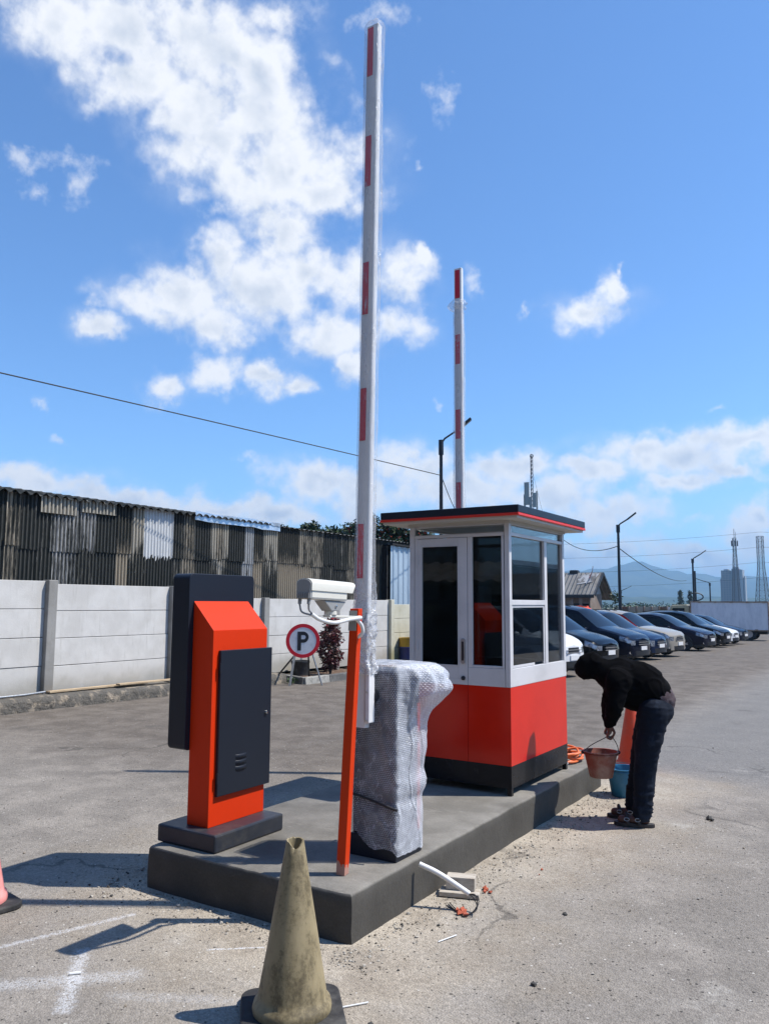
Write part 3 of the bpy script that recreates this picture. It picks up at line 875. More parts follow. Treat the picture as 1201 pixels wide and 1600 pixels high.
# small white patch sheets at the eaves
obj('corrugated_sheet', corr(8.18, 8.9, 3.20, 3.49, SX + 0.06), SHEET['cream'], SHED, smooth=80, norm=False, label='short clean patch sheet under the eaves')
obj('corrugated_sheet', corr(9.0, 9.75, 3.28, 3.5, SX + 0.06), SHEET['cream'], SHED, smooth=80, norm=False)
Y0S, Y1S = 4.6, 20.35
obj('roof', MB().grid([[(SX - 5 * f, y, 3.50 + f * 0.55 + 0.03 * sin(2 * pi * y / 0.19) + (0.035 if f == 0 else 0)) for y in np.arange(Y0S, 14.1, 0.027)] for f in (-0.028, 0, 0.5, 1)]),
    SHEET['black'], SHED, smooth=80, norm=False)
obj('roof', MB().grid([[(SX - 5 * f, y, 3.48 + f * 0.5 + 0.010 * sin(2 * pi * y / 0.19)) for y in np.arange(14.1, Y1S, 0.027)] for f in (-0.02, 0, 0.5, 1)]),
    SHEET['grey'], SHED, smooth=80, norm=False)
obj('roof_flashing', MB().grid([[(SX + 0.09 + 0.02 * mnoise.noise(Vector((y * 3, z * 4, 0))), y, z + 0.03 * mnoise.noise(Vector((y * 2.2, z, 5))) - (y - 13) * 0.004) for y in np.linspace(11.72, 14.45, 70)]
                                for z in np.linspace(3.37, 3.56, 8)]), M['flash'], SHED, smooth=25, norm=False)
obj('end_wall', MB().box(SX - 5, SX - 0.06, Y1S - 0.05, Y1S, 0, 3.45).box(SX - 5, SX - 0.06, Y0S, Y0S + 0.05, 0, 3.45).box(SX - 5.05, SX - 5, Y0S, Y1S, 0, 3.9), M['tin_dark'], SHED)
obj('backing', MB().box(SX - 0.10, SX - 0.05, Y0S + 0.06, Y1S - 0.06, 0.9, 3.44), M['tin_dark'], SHED)

# pale blue sheet-metal building beyond it
BB = thing('metal_shed', 'pale blue ribbed sheet-metal shed between the mouldy shed and the booth', 'shed', (-12.3, 21, 0))
rows = [[], []]
y = 19.1
prof = ((0, 0), (0.10, 0), (0.13, 0.03), (0.17, 0.03), (0.20, 0))
zt0 = 3.32
while y < 25:
    for (dy, dx) in prof[:-1]:
        rows[0].append((-12.0 + dx, y + dy, 1.2))
        rows[1].append((-12.0 + dx, y + dy, zt0 - 0.018 * (y - 19)))
    y += 0.28
obj('wall', MB().grid(rows), M['tin_blue'], BB, norm=False)
obj('roof_edge', MB().bar((-11.96, 19.05, zt0 + 0.03), (-11.96, 25, zt0 - 0.08), 0.12, 0.05), M['tin_dark'], BB)
obj('side_wall', MB().box(-16, -12.06, 19.0, 19.06, 0, zt0 - 0.02), M['tin_dark'], BB)
obj('side_wall', MB().box(-16, -12.06, 24.95, 25.0, 0, zt0 - 0.12), M['tin_dark'], BB)
obj('roof', MB().add([(-11.98, 19.05, zt0), (-11.98, 25, zt0 - 0.11), (-16, 25, zt0 + 0.2), (-16, 19.05, zt0 + 0.3)], [(0, 1, 2, 3)]), M['tin_dark'], BB)


# ------------------------------------------------------------------ vegetation
def leaves(mb, c, rad, n, size, rg, mi=(0,), squash=1.0, shell=0.55):
    for _ in range(n):
        while True:
            v = Vector((rg.uniform(-1, 1), rg.uniform(-1, 1), rg.uniform(-1, 1)))
            if 0.05 < v.length < 1:
                break
        v = v.normalized() * (shell + (1 - shell) * rg.random()) if rg.random() < 0.75 else v
        p = Vector(c) + Vector((v.x * rad[0], v.y * rad[1], v.z * rad[2]))
        d = Vector((rg.uniform(-1, 1), rg.uniform(-1, 1), rg.uniform(-0.9, 0.5))).normalized()
        s = d.cross(Vector((rg.uniform(-1, 1), rg.uniform(-1, 1), rg.uniform(-1, 1)))).normalized()
        L = size * rg.uniform(0.6, 1.3)
        w = L * 0.42
        mb.add([p, p + d * L * 0.5 + s * w * 0.5, p + d * L, p + d * L * 0.5 - s * w * 0.5], [(0, 1, 2, 3)], rg.choice(mi))


def tree(name, label, base, h, clumps, leaf_n, size, mats, mi, trunk_r, group=None, cat='tree', seed=1):
    rg = random.Random(seed)
    root = thing(name, label, cat, base, group=group)
    b = Vector(base)
    tr = MB().tube([b + Vector((0, 0, -0.2)), b + Vector((0.05, 0.03, h * 0.35)), b + Vector((0.0, 0.1, h * 0.62))], [trunk_r, trunk_r * 0.75, trunk_r * 0.5], 9)
    for (o_, r_) in clumps:
        e = b + Vector(o_)
        tr.tube([b + Vector((0, 0.05, h * 0.45)), b.lerp(e, 0.6) + Vector((0, 0, h * 0.15)), e], [trunk_r * 0.5, trunk_r * 0.25, trunk_r * 0.08], 6)
    obj('trunk', tr, M['bark'], root, smooth=50)
    cr = MB()
    tot = sum(r_[0] * r_[1] for _, r_ in clumps)
    for (o_, r_) in clumps:
        n = int(leaf_n * r_[0] * r_[1] / tot)
        # each clump is made of sprays
        for k in range(7):
            a, e = rg.uniform(0, 6.28), rg.uniform(-0.9, 1.2)
            o2 = Vector((cos(a) * cos(e) * r_[0], sin(a) * cos(e) * r_[1], sin(e) * r_[2])) * rg.uniform(0.35, 0.95)
            leaves(cr, b + Vector(o_) + o2, [q * rg.uniform(0.3, 0.55) for q in r_], n // 7, size, rg, mi, shell=0.3)
    obj('crown', cr, mats, root, norm=False)
    return root


rgt = random.Random(21)
tree('broadleaf_tree', 'dark green treetop showing above the mouldy shed roof, left of the barrier arm', (-19.2, 24.8, -0.3), 4.8,
     [((-1.0, -1.0, 4.35), (0.8, 0.8, 0.5)), ((-0.1, -0.2, 4.65), (0.7, 0.7, 0.55)), ((0.9, 0.6, 4.55), (0.8, 0.8, 0.5)), ((1.7, 1.6, 4.2), (0.7, 0.7, 0.45)), ((0.2, 0.2, 3.6), (1.6, 1.6, 0.9))],
     12000, 0.19, [M['leaf_dark'], M['leaf']], (0, 0, 1), 0.16, group='trees behind the sheds', seed=4)
tree('flowering_tree', 'dense green tree with orange blossom behind the blue metal shed, under the booth roof', (-14.4, 23.4, -0.3), 4.6,
     [((-1.1, -0.8, 4.1), (1.0, 1.0, 0.8)), ((0.0, 0.0, 4.3), (1.0, 1.0, 0.8)), ((1.2, 0.5, 4.05), (1.0, 1.0, 0.75)), ((0.4, 0.6, 3.4), (1.8, 1.6, 0.8)), ((-0.9, -0.6, 3.4), (1.2, 1.2, 0.7))],
     20000, 0.17, [M['leaf_dark'], M['leaf'], M['flower']], (0, 0, 0, 0, 1, 1, 1, 0, 0, 0, 0, 0, 1, 0, 2), 0.15, group='trees behind the sheds', seed=9)

# planter bed with kerb against the wall
PB = thing('planter_bed', 'kerbed bed of dry soil against the wall, holding the red-leaved shrub', 'planter', (-11.3, 15, gz(15)))
zk = gz(14.5)
P = []
for i in range(26):
    f = i / 25
    row = []
    for j in range(14):
        y = 13.75 + 4.9 * f
        xr = -10.78 - 0.02 * f
        xl = WX + 0.02
        x = xl + (xr - xl) * j / 13
        yy = y + max(0, (f - 0)) * 0 + (0.42 * (1 - j / 13) * (1 - f))
        row.append((x, yy, zk + 0.10 + 0.05 * mnoise.noise(Vector((x * 2, yy * 2, 0))) + 0.035 * mnoise.noise(Vector((x * 9, yy * 9, 3)))))
    P.append(row)
obj('soil', MB().grid(P), M['soil'], PB, smooth=60)
kerb = [(-12.0, 14.22), (-11.75, 14.06), (-11.33, 13.9), (-10.75, 13.66), (-10.72, 14.5), (-10.74, 15.35), (-10.76, 16.2), (-10.78, 17.05), (-10.80, 17.9), (-10.82, 18.75)]
for i in range(len(kerb) - 1):
    a, b = kerb[i], kerb[i + 1]
    d = Vector((b[0] - a[0], b[1] - a[1], 0)).normalized()
    n = Vector((d.y, -d.x, 0))
    mb = MB()
    vs = []
    for q, s_ in ((a, 1), (b, -1)):
        q3 = Vector((q[0], q[1], zk)) + d * 0.006 * s_
        for (o_, z) in ((0.07, -0.1), (0.03, 0.15), (-0.09, 0.155), (-0.09, -0.1)):
            vs.append(q3 + n * o_ + Vector((0, 0, z)))
    mb.add(vs, [(0, 1, 2, 3), (7, 6, 5, 4), (0, 4, 5, 1), (1, 5, 6, 2), (2, 6, 7, 3), (3, 7, 4, 0)])
    obj('kerb_stone', mb, M['kerb_light'] if i in (1, 3, 5, 7) else M['kerb_dark'], PB, bevel=0.012)
rs = random.Random(8)
sb = (-11.05, 15.0, zk + 0.08)
SHR = thing('red_shrub', 'upright shrub with dark red leaves in the planter behind the parking sign', 'shrub', sb)
st, lf = MB(), MB()
for i in range(9):
    a = rs.uniform(0, 6.28)
    top = Vector((sb[0] + cos(a) * rs.uniform(0.05, 0.25), sb[1] + sin(a) * rs.uniform(0.05, 0.25), sb[2] + rs.uniform(0.8, 1.35)))
    st.tube([Vector(sb), Vector(sb).lerp(top, 0.5) + Vector((cos(a) * .05, sin(a) * .05, 0)), top], [0.014, 0.01, 0.004], 6)
for i in range(85):
    zz = rs.uniform(0.18, 1.25)
    r = 0.30 * (1 - abs(zz - 0.72) / 0.85)
    a = rs.uniform(0, 6.28)
    q = rs.random() ** 0.5
    leaves(lf, (sb[0] + cos(a) * r * q, sb[1] + sin(a) * r * q, sb[2] + zz), (0.10, 0.10, 0.09), 34, 0.085, rs, (0,), shell=0.2)
for i in range(5):
    leaves(lf, (sb[0] + rs.uniform(-.1, .12), sb[1] + rs.uniform(-.1, .12), sb[2] + rs.uniform(1.12, 1.38)), (0.07, 0.07, 0.07), 22, 0.09, rs, (1,), shell=0.2)
obj('stem', st, M['bark'], SHR, smooth=50)
obj('leaves', lf, [M['leaf_red'], M['leaf_scarlet']], SHR, norm=False)
for k, (x, y, n, lab) in enumerate(((-11.55, 14.3, 90, 'low green weed at the wall end of the planter kerb'), (-11.05, 13.62, 60, 'small green weed growing out of the planter kerb joint'))):
    mb = MB()
    leaves(mb, (x, y, gz(y) + 0.09), (0.12, 0.12, 0.07), n, 0.08, rs, (0,), shell=0.1)
    obj('weed', mb, M['leaf'], loc=(x, y, gz(y)), norm=False, label=lab, cat='weed', group='weeds by the planter')
mb = MB()
rgw = random.Random(77)
for i in range(14):
    y = 19.3 + rgw.random() * 2.0
    leaves(mb, (WX + 0.25 + rgw.random() * 0.3, y, gz(y) + 0.15 + 0.2 * rgw.random()), (0.2, 0.2, 0.2), 40, 0.1, rgw, (0, 1), shell=0.1)
obj('wall_weeds', mb, [M['leaf'], M['leaf_dark']], kind='stuff', label='green weeds along the mossy wall beside the drum', cat='weeds', norm=False)

# black plant pot behind the sign
pp = (-11.37, 14.30, zk + 0.08)
mb = MB().lathe([(0.10, 0), (0.17, 0.02), (0.20, 0.30), (0.215, 0.32), (0.215, 0.37), (0.19, 0.375), (0.18, 0.32), (0.0, 0.31)], 24, pp)
obj('plant_pot', mb, M['pot'], loc=pp, smooth=40, label='black round pot standing on the soil behind the parking sign', cat='pot')

# parking sign on tripod legs
sg = Vector((-10.66, 13.48, 0.877))
toc = Vector((0.62, -0.78, 0)).normalized()
side = Vector((0.78, 0.62, 0)).normalized()
rs_ = 0.356
SG = thing('parking_sign', 'round white parking sign with red rim and black P on low metal legs', 'sign', (sg.x, sg.y, gz(13.5)))
Q = Matrix(((side.x, 0, toc.x, sg.x), (side.y, 0, toc.y, sg.y), (0, 1, 0, sg.z), (0, 0, 0, 1)))   # local x right, y up, z towards the viewer
mb = MB().lathe([(0.0, -0.012), (rs_, -0.012), (rs_, 0.0), (0.0, 0.0)], 56)
obj('disc', mb.xf(Q), M['sign_white'], SG)
mb = MB().lathe([(rs_ * 0.80, 0.0008), (rs_ * 0.80, 0.0035), (rs_ + 0.004, 0.0035), (rs_ + 0.004, -0.013), (rs_, -0.0135)], 56)
mb.f = [f for f in mb.f if len(f) == 4]
mb.m = [0] * len(mb.f)
obj('rim', mb.xf(Q), M['sign_red'], SG)
mb = MB()
ph, sw = 0.40, 0.078
x0, yb = -0.115, -0.205
mb.box(x0, x0 + sw, yb, yb + ph, 0.0006, 0.004)
cy_, ro, ri = yb + ph - 0.118, 0.118, 0.044
pts = []
xc = x0 + 0.118
for i in range(25):
    a = pi / 2 - pi * i / 24
    pts.append((cos(a), sin(a)))
outer = [(x0 + sw, cy_ + ro)] + [(xc + ro * c, cy_ + ro * s) for c, s in pts] + [(x0 + sw, cy_ - ro)]
inner = [(x0 + sw, cy_ + ri)] + [(xc + 0.012 + ri * c, cy_ + ri * s) for c, s in pts] + [(x0 + sw, cy_ - ri)]
vs = [(a, b, 0.004) for a, b in outer] + [(a, b, 0.004) for a, b in inner]
n = len(outer)
mb.add(vs, [(i, i + 1, n + i + 1, n + i) for i in range(n - 1)])
obj('letter', mb.xf(Q), M['sign_black'], SG)
gzs = gz(13.5)
for (a, b, m_) in (((-0.16, -0.26), (-0.30, 0.14), 'galv'), ((0.20, -0.26), (0.42, 0.05), 'galv')):
    p0 = Q @ Vector((a[0], a[1], -0.03))
    q = Q @ Vector((b[0] if a[0] > 0 else -0.26, 0, b[1]))
    obj('leg', MB().bar(p0, (q.x, q.y, gzs + 0.005), 0.045, 0.02), M[m_], SG)
for (a, bx) in (((-0.13, -0.26), -0.56), ((0.12, -0.26), 0.15)):
    p0 = Q @ Vector((a[0], a[1], -0.035))
    q = Q @ Vector((bx, 0, -0.55))
    obj('leg', MB().bar(p0, (q.x, q.y, gzs + 0.12), 0.035, 0.02), M['dark_steel'], SG)
obj('crossbar', MB().bar(Q @ Vector((-0.25, -0.2, -0.03)), Q @ Vector((0.25, -0.2, -0.03)), 0.03, 0.03), M['galv'], SG)

# oil drum used as a bin
dp = (-11.42, 19.2, gz(19.2))
DR = thing('oil_drum', 'blue oil drum with yellow top band by the mossy wall', 'drum', dp)
obj('drum', MB().lathe([(0.27, 0.0), (0.29, 0.01), (0.285, 0.25), (0.297, 0.28), (0.285, 0.31), (0.285, 0.55), (0.297, 0.58), (0.285, 0.60)], 32, dp), M['drum_blue'], DR, smooth=40)
obj('rim', MB().lathe([(0.286, 0.60), (0.286, 0.80), (0.30, 0.82), (0.30, 0.845), (0.275, 0.845), (0.27, 0.62)], 32, dp), M['drum_yellow'], DR, smooth=40)


# ------------------------------------------------------------------ ticket machine
TM = thing('ticket_machine', 'orange and charcoal ticket machine with sloping top and locked rear door on the island', 'ticket machine', (-3.63, 3.83, T))
obj('base', MB().box(-3.885, -3.40, 3.515, 4.13, T, 0.345), M['charcoal_dusty'], TM, bevel=0.012)
# body: slopes from the back board down to the door side
obj('body', MB().prism([(-3.722, 0.345), (-3.545, 0.345), (-3.545, 1.522), (-3.722, 1.702)], 'y', 3.60, 4.10), M['orange'], TM, bevel=0.003)
bd = MB()
poly = []
for (cy_, cz_, a0) in ((4.125, 1.84, 0), (3.595, 1.84, 90), (3.595, 0.82, 180), (4.125, 0.82, 270)):
    for k in range(6):
        a = R(a0 + 90 * k / 5)
        poly.append((cy_ + 0.035 * cos(a), cz_ + 0.035 * sin(a)))
bd.prism(poly, 'x', -3.872, -3.7235)
obj('back_board', bd, M['charcoal'], TM, bevel=0.004)
dr = obj('door', MB().box(-3.5445, -3.522, 3.648, 4.128, 0.520, 1.398), M['charcoal'], TM, bevel=0.004)
obj('latch', MB().lathe([(0.0, 0.014), (0.009, 0.013), (0.012, 0.006), (0.012, 0)], 16, (0, 0, 0), 'x').xf(Matrix.Translation((-3.5215, 4.075, 0.98))), M['steel'], dr, smooth=40)
lv = MB()
for k in range(3):
    z = 0.665 + k * 0.036
    P = []
    for i in range(11):
        a = pi * i / 10
        row = []
        for j in range(7):
            y = 3.80 + 0.10 * j / 6
            e = 1.0 - abs(j / 3 - 1) ** 4
            row.append((-3.522 + 0.011 * sin(a) ** 0.7 * e + 0.0005, y, z - 0.012 * cos(a)))
        P.append(row)
    lv.grid(P)
obj('louvre', lv, M['charcoal'], dr, smooth=60)
for z in (0.63, 1.29):
    obj('hinge', MB().tube([(-3.5225, 3.646, z - 0.03), (-3.5225, 3.646, z + 0.03)], 0.006, 8), M['charcoal'], dr)

# ------------------------------------------------------------------ camera post and camera
PO = thing('camera_post', 'slim square orange post with chipped foot carrying the camera', 'post', (-2.593, 3.655, T))
b0, b1 = Vector((-2.593, 3.655, T)), Vector((-2.522, 3.66, 1.665))
ax = (b1 - b0)
rz = R(8)
e1, e2 = Vector((cos(rz), sin(rz), 0)), Vector((-sin(rz), cos(rz), 0))
mb = MB()
vs = []
for q in (b0, b1):
    for i, j in ((-1, -1), (1, -1), (1, 1), (-1, 1)):
        vs.append(q + e1 * 0.026 * i + e2 * 0.026 * j)
mb.add(vs, [(3, 2, 1, 0), (4, 5, 6, 7), (0, 1, 5, 4), (1, 2, 6, 5), (2, 3, 7, 6), (3, 0, 4, 7)])
m, t, p = new_mat('chipped_orange_paint')
pos = nd(t, 'ShaderNodeNewGeometry').outputs['Position']
z = nd(t, 'ShaderNodeSeparateXYZ', None, Vector=pos).outputs[2]
nn = noise_tex(t, pos, 22, 6, 0.65)
ch = mth(t, 'LESS_THAN', mth(t, 'ADD', z, mth(t, 'MULTIPLY', nn, 0.16)), 0.375)
sc = mth(t, 'GREATER_THAN', noise_tex(t, vmth(t, 'MULTIPLY', pos, (30, 30, 4)), 1.0, 6, 0.6), 0.745)
t.links.new(mix(t, mth(t, 'MAXIMUM', mth(t, 'MULTIPLY', ch, 0.9), mth(t, 'MULTIPLY', sc, 0.6)), (0.64, 0.042, 0.004), (0.46, 0.27, 0.21)), p.inputs['Base Color'])
p.inputs['Roughness'].default_value = 0.45
p.inputs['Specular IOR Level'].default_value = 0.18
obj('post', mb, m, PO, bevel=0.003)
# steel clamp plate on the post head
q0, q1 = b0.lerp(b1, 0.915), b0.lerp(b1, 0.992)
mb = MB()
vs = []
for q in (q0, q1):
    for i, j in ((-1.12, -1.14), (0.72, -1.14), (0.72, 1.1), (-1.12, 1.1)):
        vs.append(q + e1 * 0.026 * i + e2 * 0.026 * j)
mb.add(vs, [(3, 2, 1, 0), (4, 5, 6, 7), (0, 1, 5, 4), (1, 2, 6, 5), (2, 3, 7, 6), (3, 0, 4, 7)])
obj('clamp_plate', mb, M['cctv_grey'], PO, bevel=0.002)

CR, CF = Vector((-2.522, 3.19, 1.765)), Vector((-2.525, 3.60, 1.752))
CM = thing('security_camera', 'cream weatherproof security camera on a bracket, aimed away along the island', 'camera', (-2.525, 3.45, 1.66))
d = (CF - CR).normalized()
s_ = d.cross(Vector((0, 0, 1))).normalized()
u_ = s_.cross(d)
MC = Matrix(((s_.x, d.x, u_.x, CR.x), (s_.y, d.y, u_.y, CR.y), (s_.z, d.z, u_.z, CR.z), (0, 0, 0, 1)))    # x right, y forward, z up
L = 0.365
# lower shell with chamfered foot
sec = [(-0.040, -0.050), (0.040, -0.050), (0.045, -0.040), (0.045, 0.012), (-0.045, 0.012), (-0.045, -0.040)]
obj('housing', MB().prism(sec, 'y', 0.012, L - 0.045).xf(MC), M['cctv'], CM, bevel=0.003)
# upper shell / sunshield, arched and longer
arch = [(-0.050, -0.006), (-0.050, 0.030)] + [(-0.050 * cos(R(a)), 0.030 + 0.026 * sin(R(a))) for a in range(15, 180, 15)] + [(0.050, 0.030), (0.050, -0.006), (0.046, -0.006), (0.046, 0.029)] \
    + [(0.046 * cos(R(a)), 0.029 + 0.023 * sin(R(a))) for a in range(15, 180, 15)] + [(-0.046, 0.029), (-0.046, -0.006)]
sh_ = MB().prism(arch, 'y', 0.002, L)
# forward-raked nose of the shield
sh_.v = [(x, y + (0.035 * (z_ + 0.006) / 0.06 if y > L - 0.01 else 0), z_) for (x, y, z_) in sh_.v]
obj('sunshield', sh_.xf(MC), M['cctv'], CM, smooth=30)
back = [(-0.043, -0.046), (0.043, -0.046), (0.045, 0.028)] + [(0.045 * cos(R(a)), 0.028 + 0.022 * sin(R(a))) for a in range(15, 180, 15)] + [(-0.045, 0.028)]
obj('rear_cap', MB().prism(back, 'y', -0.004, 0.03).xf(MC), M['cctv_grey'], CM, bevel=0.002)
fl = MB()
for k in range(6):
    x = -0.034 + k * 0.0135
    fl.prism([(x, -0.046), (x + 0.005, -0.046), (x + 0.005, -0.018), (x, -0.018)], 'y', -0.009, -0.004)
obj('cap_rib', fl.xf(MC), M['cctv_grey'], CM)
obj('window', MB().box(-0.040, 0.040, L - 0.045, L - 0.040, -0.045, 0.012).xf(MC), M['car_glass'], CM)
for x in (-0.032, 0.026):
    obj('gland', MB().tube([(x, 0.012, -0.046), (x, 0.010, -0.075)], [0.010, 0.009], 10).xf(MC), M['cctv_grey'], CM, smooth=40)
# bracket: cradle, swivel and arm to the clamp
cr = MB().prism([(0.13, -0.052), (0.33, -0.052), (0.27, -0.105), (0.20, -0.105)], 'x', -0.034, 0.034)
obj('cradle', cr.xf(MC), M['cctv_grey'], CM, bevel=0.004)
mb = MB().lathe([(0.034, -0.125), (0.034, -0.105), (0.0, -0.105)], 20, (0, 0.235, 0))
mb.box(-0.024, 0.024, 0.20, 0.45, -0.138, -0.126)
obj('arm', mb.xf(MC), M['cctv'], CM, bevel=0.002)
bo = MB().lathe([(0.0, 0.006), (0.007, 0.005), (0.008, 0)], 10, (0, 0, 0), 'x').xf(Matrix.Translation((0.0345, 0.235, -0.08)))
obj('bolt', bo.xf(MC), M['steel'], CM, smooth=40)


def curve(pts, n=8):
    """Catmull-Rom through points"""
    P = [Vector(p) for p in pts]
    P = [P[0] * 2 - P[1]] + P + [P[-1] * 2 - P[-2]]
    out = []
    for i in range(1, len(P) - 2):
        for k in range(n):
            t_ = k / n
            out.append(0.5 * ((2 * P[i]) + (-P[i - 1] + P[i + 1]) * t_ + (2 * P[i - 1] - 5 * P[i] + 4 * P[i + 1] - P[i + 2]) * t_ ** 2 + (-P[i - 1] + 3 * P[i] - 3 * P[i + 1] + P[i + 2]) * t_ ** 3))
    out.append(P[-2])
    return out


g1 = MC @ Vector((-0.032, 0.010, -0.075))
g2 = MC @ Vector((0.026, 0.010, -0.075))
jn = MC @ Vector((0.005, 0.075, -0.135))
obj('thin_cable', MB().tube(curve([g1, g1 + Vector((0.008, 0.01, -0.04)), jn + Vector((0, -0.01, 0.005))]), 0.0048, 8).tube(curve([g2, g2 + Vector((-0.012, 0.02, -0.03)), jn + Vector((0, 0, 0.012))]), 0.0048, 8), M['cable_grey'], CM, smooth=50)
cb = [jn + Vector((0, -0.012, 0.012)), jn + Vector((0.01, 0.05, -0.018)), jn + Vector((0.035, 0.14, -0.035)), jn + Vector((0.045, 0.26, -0.02)), jn + Vector((0.05, 0.36, -0.012)), Vector((-2.480, 3.60, 1.612)), Vector((-2.470, 3.635, 1.575)), Vector((-2.472, 3.65, 1.535)), Vector((-2.505, 3.655, 1.51))]
obj('cable', MB().tube(curve(cb), 0.0105, 10), M['cable_white'], CM, smooth=50)

# ------------------------------------------------------------------ barrier gates


def arm_profile(w, d):
    """rounded section, x by y"""
    out = []
    r = min(w, d) * 0.32
    for (cx_, cy_, a0) in ((w / 2 - r, d / 2 - r, 0), (-w / 2 + r, d / 2 - r, 90), (-w / 2 + r, -d / 2 + r, 180), (w / 2 - r, -d / 2 + r, 270)):
        for k in range(5):
            a = R(a0 + 90 * k / 4)
            out.append((cx_ + r * cos(a), cy_ + r * sin(a)))
    return out


def loft(prof, p0, p1, zs, scale=lambda z: 1.0, disp=None, ang=0.0, cap=True):
    mb = MB()
    rows = []
    p0, p1 = Vector(p0), Vector(p1)
    ca, sa = cos(ang), sin(ang)
    for z in zs:
        f = (z - p0.z) / (p1.z - p0.z)
        c = p0.lerp(p1, f)
        k = scale(z)
        row = []
        for (x, y) in prof:
            x_, y_ = x * ca - y * sa, x * sa + y * ca
            v = Vector((x_ * k, y_ * k, 0))
            if disp:
                dd = disp(x_, y_, z)
                v += Vector((x_, y_, 0)).normalized() * dd
            row.append((c.x + v.x, c.y + v.y, z))
        rows.append(row)
    mb.grid(rows, wrap=True)
    n = len(prof)
    if cap:
        mb.f.append(tuple(range(len(mb.v) - n, len(mb.v))))
        mb.m.append(0)
        mb.f.append(tuple(reversed(range(n))))
        mb.m.append(0)
    return mb


def film_material(name, base_alpha, streak, zlow):
    """thin clear wrapping film: mostly transparent, white where it is crumpled, shiny"""
    m, t, p = new_mat(name)
    pos = nd(t, 'ShaderNodeNewGeometry').outputs['Position']
    z = nd(t, 'ShaderNodeSeparateXYZ', None, Vector=pos).outputs[2]
    n1 = noise_tex(t, vmth(t, 'MULTIPLY', pos, (22, 22, 5)), 1.0, 8, 0.7, 0.8)
    n2 = noise_tex(t, pos, 30, 7, 0.72, 1.4)
    cr = mth(t, 'MULTIPLY', sstep(t, n1, 0.52, 0.70), streak)
    low = mth(t, 'SUBTRACT', 1.0, sstep(t, z, zlow + 0.25, zlow + 0.62)) if zlow else 0.0
    cr2 = mth(t, 'MULTIPLY', mth(t, 'MULTIPLY', sstep(t, n2, 0.42, 0.64), low), 0.85) if zlow else 0.0
    lw = nd(t, 'ShaderNodeLayerWeight', None, Blend=0.32).outputs['Facing']
    a = mth(t, 'ADD', mth(t, 'ADD', base_alpha, mth(t, 'MAXIMUM', cr, cr2)), mth(t, 'MULTIPLY', mth(t, 'POWER', lw, 2.5), 0.5), clamp=True)
    p.inputs['Base Color'].default_value = (0.80, 0.81, 0.84, 1)
    p.inputs['Roughness'].default_value = 0.14
    p.inputs['Specular IOR Level'].default_value = 1.0
    t.links.new(a, p.inputs['Alpha'])
    b = nd(t, 'ShaderNodeBump', None, Strength=0.7, Distance=0.02, Height=mth(t, 'ADD', n1, mth(t, 'MULTIPLY', n2, 0.7)))
    t.links.new(b.outputs[0], p.inputs['Normal'])
    return m


M['film'] = film_material('clear_wrapping_film', 0.16, 0.42, 1.25)
M['film_high'] = film_material('clear_wrapping_film_high', 0.2, 0.45, 0)

AB, AT = Vector((-2.636, 3.885, 0.985)), Vector((-2.582, 3.885, 5.32))
BG = thing('barrier_gate', 'front barrier gate with raised white and red boom, cabinet hidden in bubble wrap', 'barrier gate', (-2.60, 4.11, T), group='barrier gates on the island')
obj('foot', MB().box(-2.762, -2.446, 3.966, 4.256, T, 0.362), M['charcoal'], BG, bevel=0.004)
cab = obj('cabinet', MB().box(-2.752, -2.456, 3.974, 4.248, 0.3625, 1.30), M['charcoal'], BG, bevel=0.012)
obj('side_panel', MB().box(-2.4555, -2.452, 4.215, 4.247, 0.37, 1.10), M['orange'], cab)
obj('axle', MB().tube([(-2.60, 3.90, 1.16), (-2.60, 3.98, 1.16)], 0.05, 20), M['dark_steel'], BG, smooth=40)
zs = [0.985] + list(np.linspace(1.0, 5.31, 20)) + [5.32]
arm = obj('boom', loft(arm_profile(0.092, 0.052), AB, AT, zs), M['gate_white'], BG, smooth=40)
for (z0, z1) in ((1.84, 2.16), (2.66, 2.98), (3.44, 3.77), (4.26, 4.59), (4.99, 5.315)):
    mb = MB()
    vs = []
    for z in (z0, z1):
        c = AB.lerp(AT, (z - AB.z) / (AT.z - AB.z))
        for (x, y) in ((-0.031, -0.0265), (0.010, -0.0265), (0.010, -0.0285), (-0.031, -0.0285)):
            vs.append((c.x + x, c.y + y, z))
    mb.add(vs, [(3, 2, 1, 0), (4, 5, 6, 7), (0, 1, 5, 4), (1, 2, 6, 5), (2, 3, 7, 6), (3, 0, 4, 7)])
    obj('red_stripe', mb, M['reflector'], arm)
obj('boom_cap', MB().box(AT.x - 0.043, AT.x + 0.043, 3.862, 3.908, 5.3205, 5.336), M['gate_white'], arm, bevel=0.006)
# clamp bracket beside the boom
mb = MB().box(-2.583, -2.556, 3.845, 3.905, 1.015, 1.325)
obj('bracket', mb, M['gate_white'], BG, bevel=0.006)
for z in (1.03, 1.19, 1.30):
    obj('bolt', MB().tube([(-2.57, 3.846, z), (-2.57, 3.838, z)], 0.006, 8), M['steel'], BG)


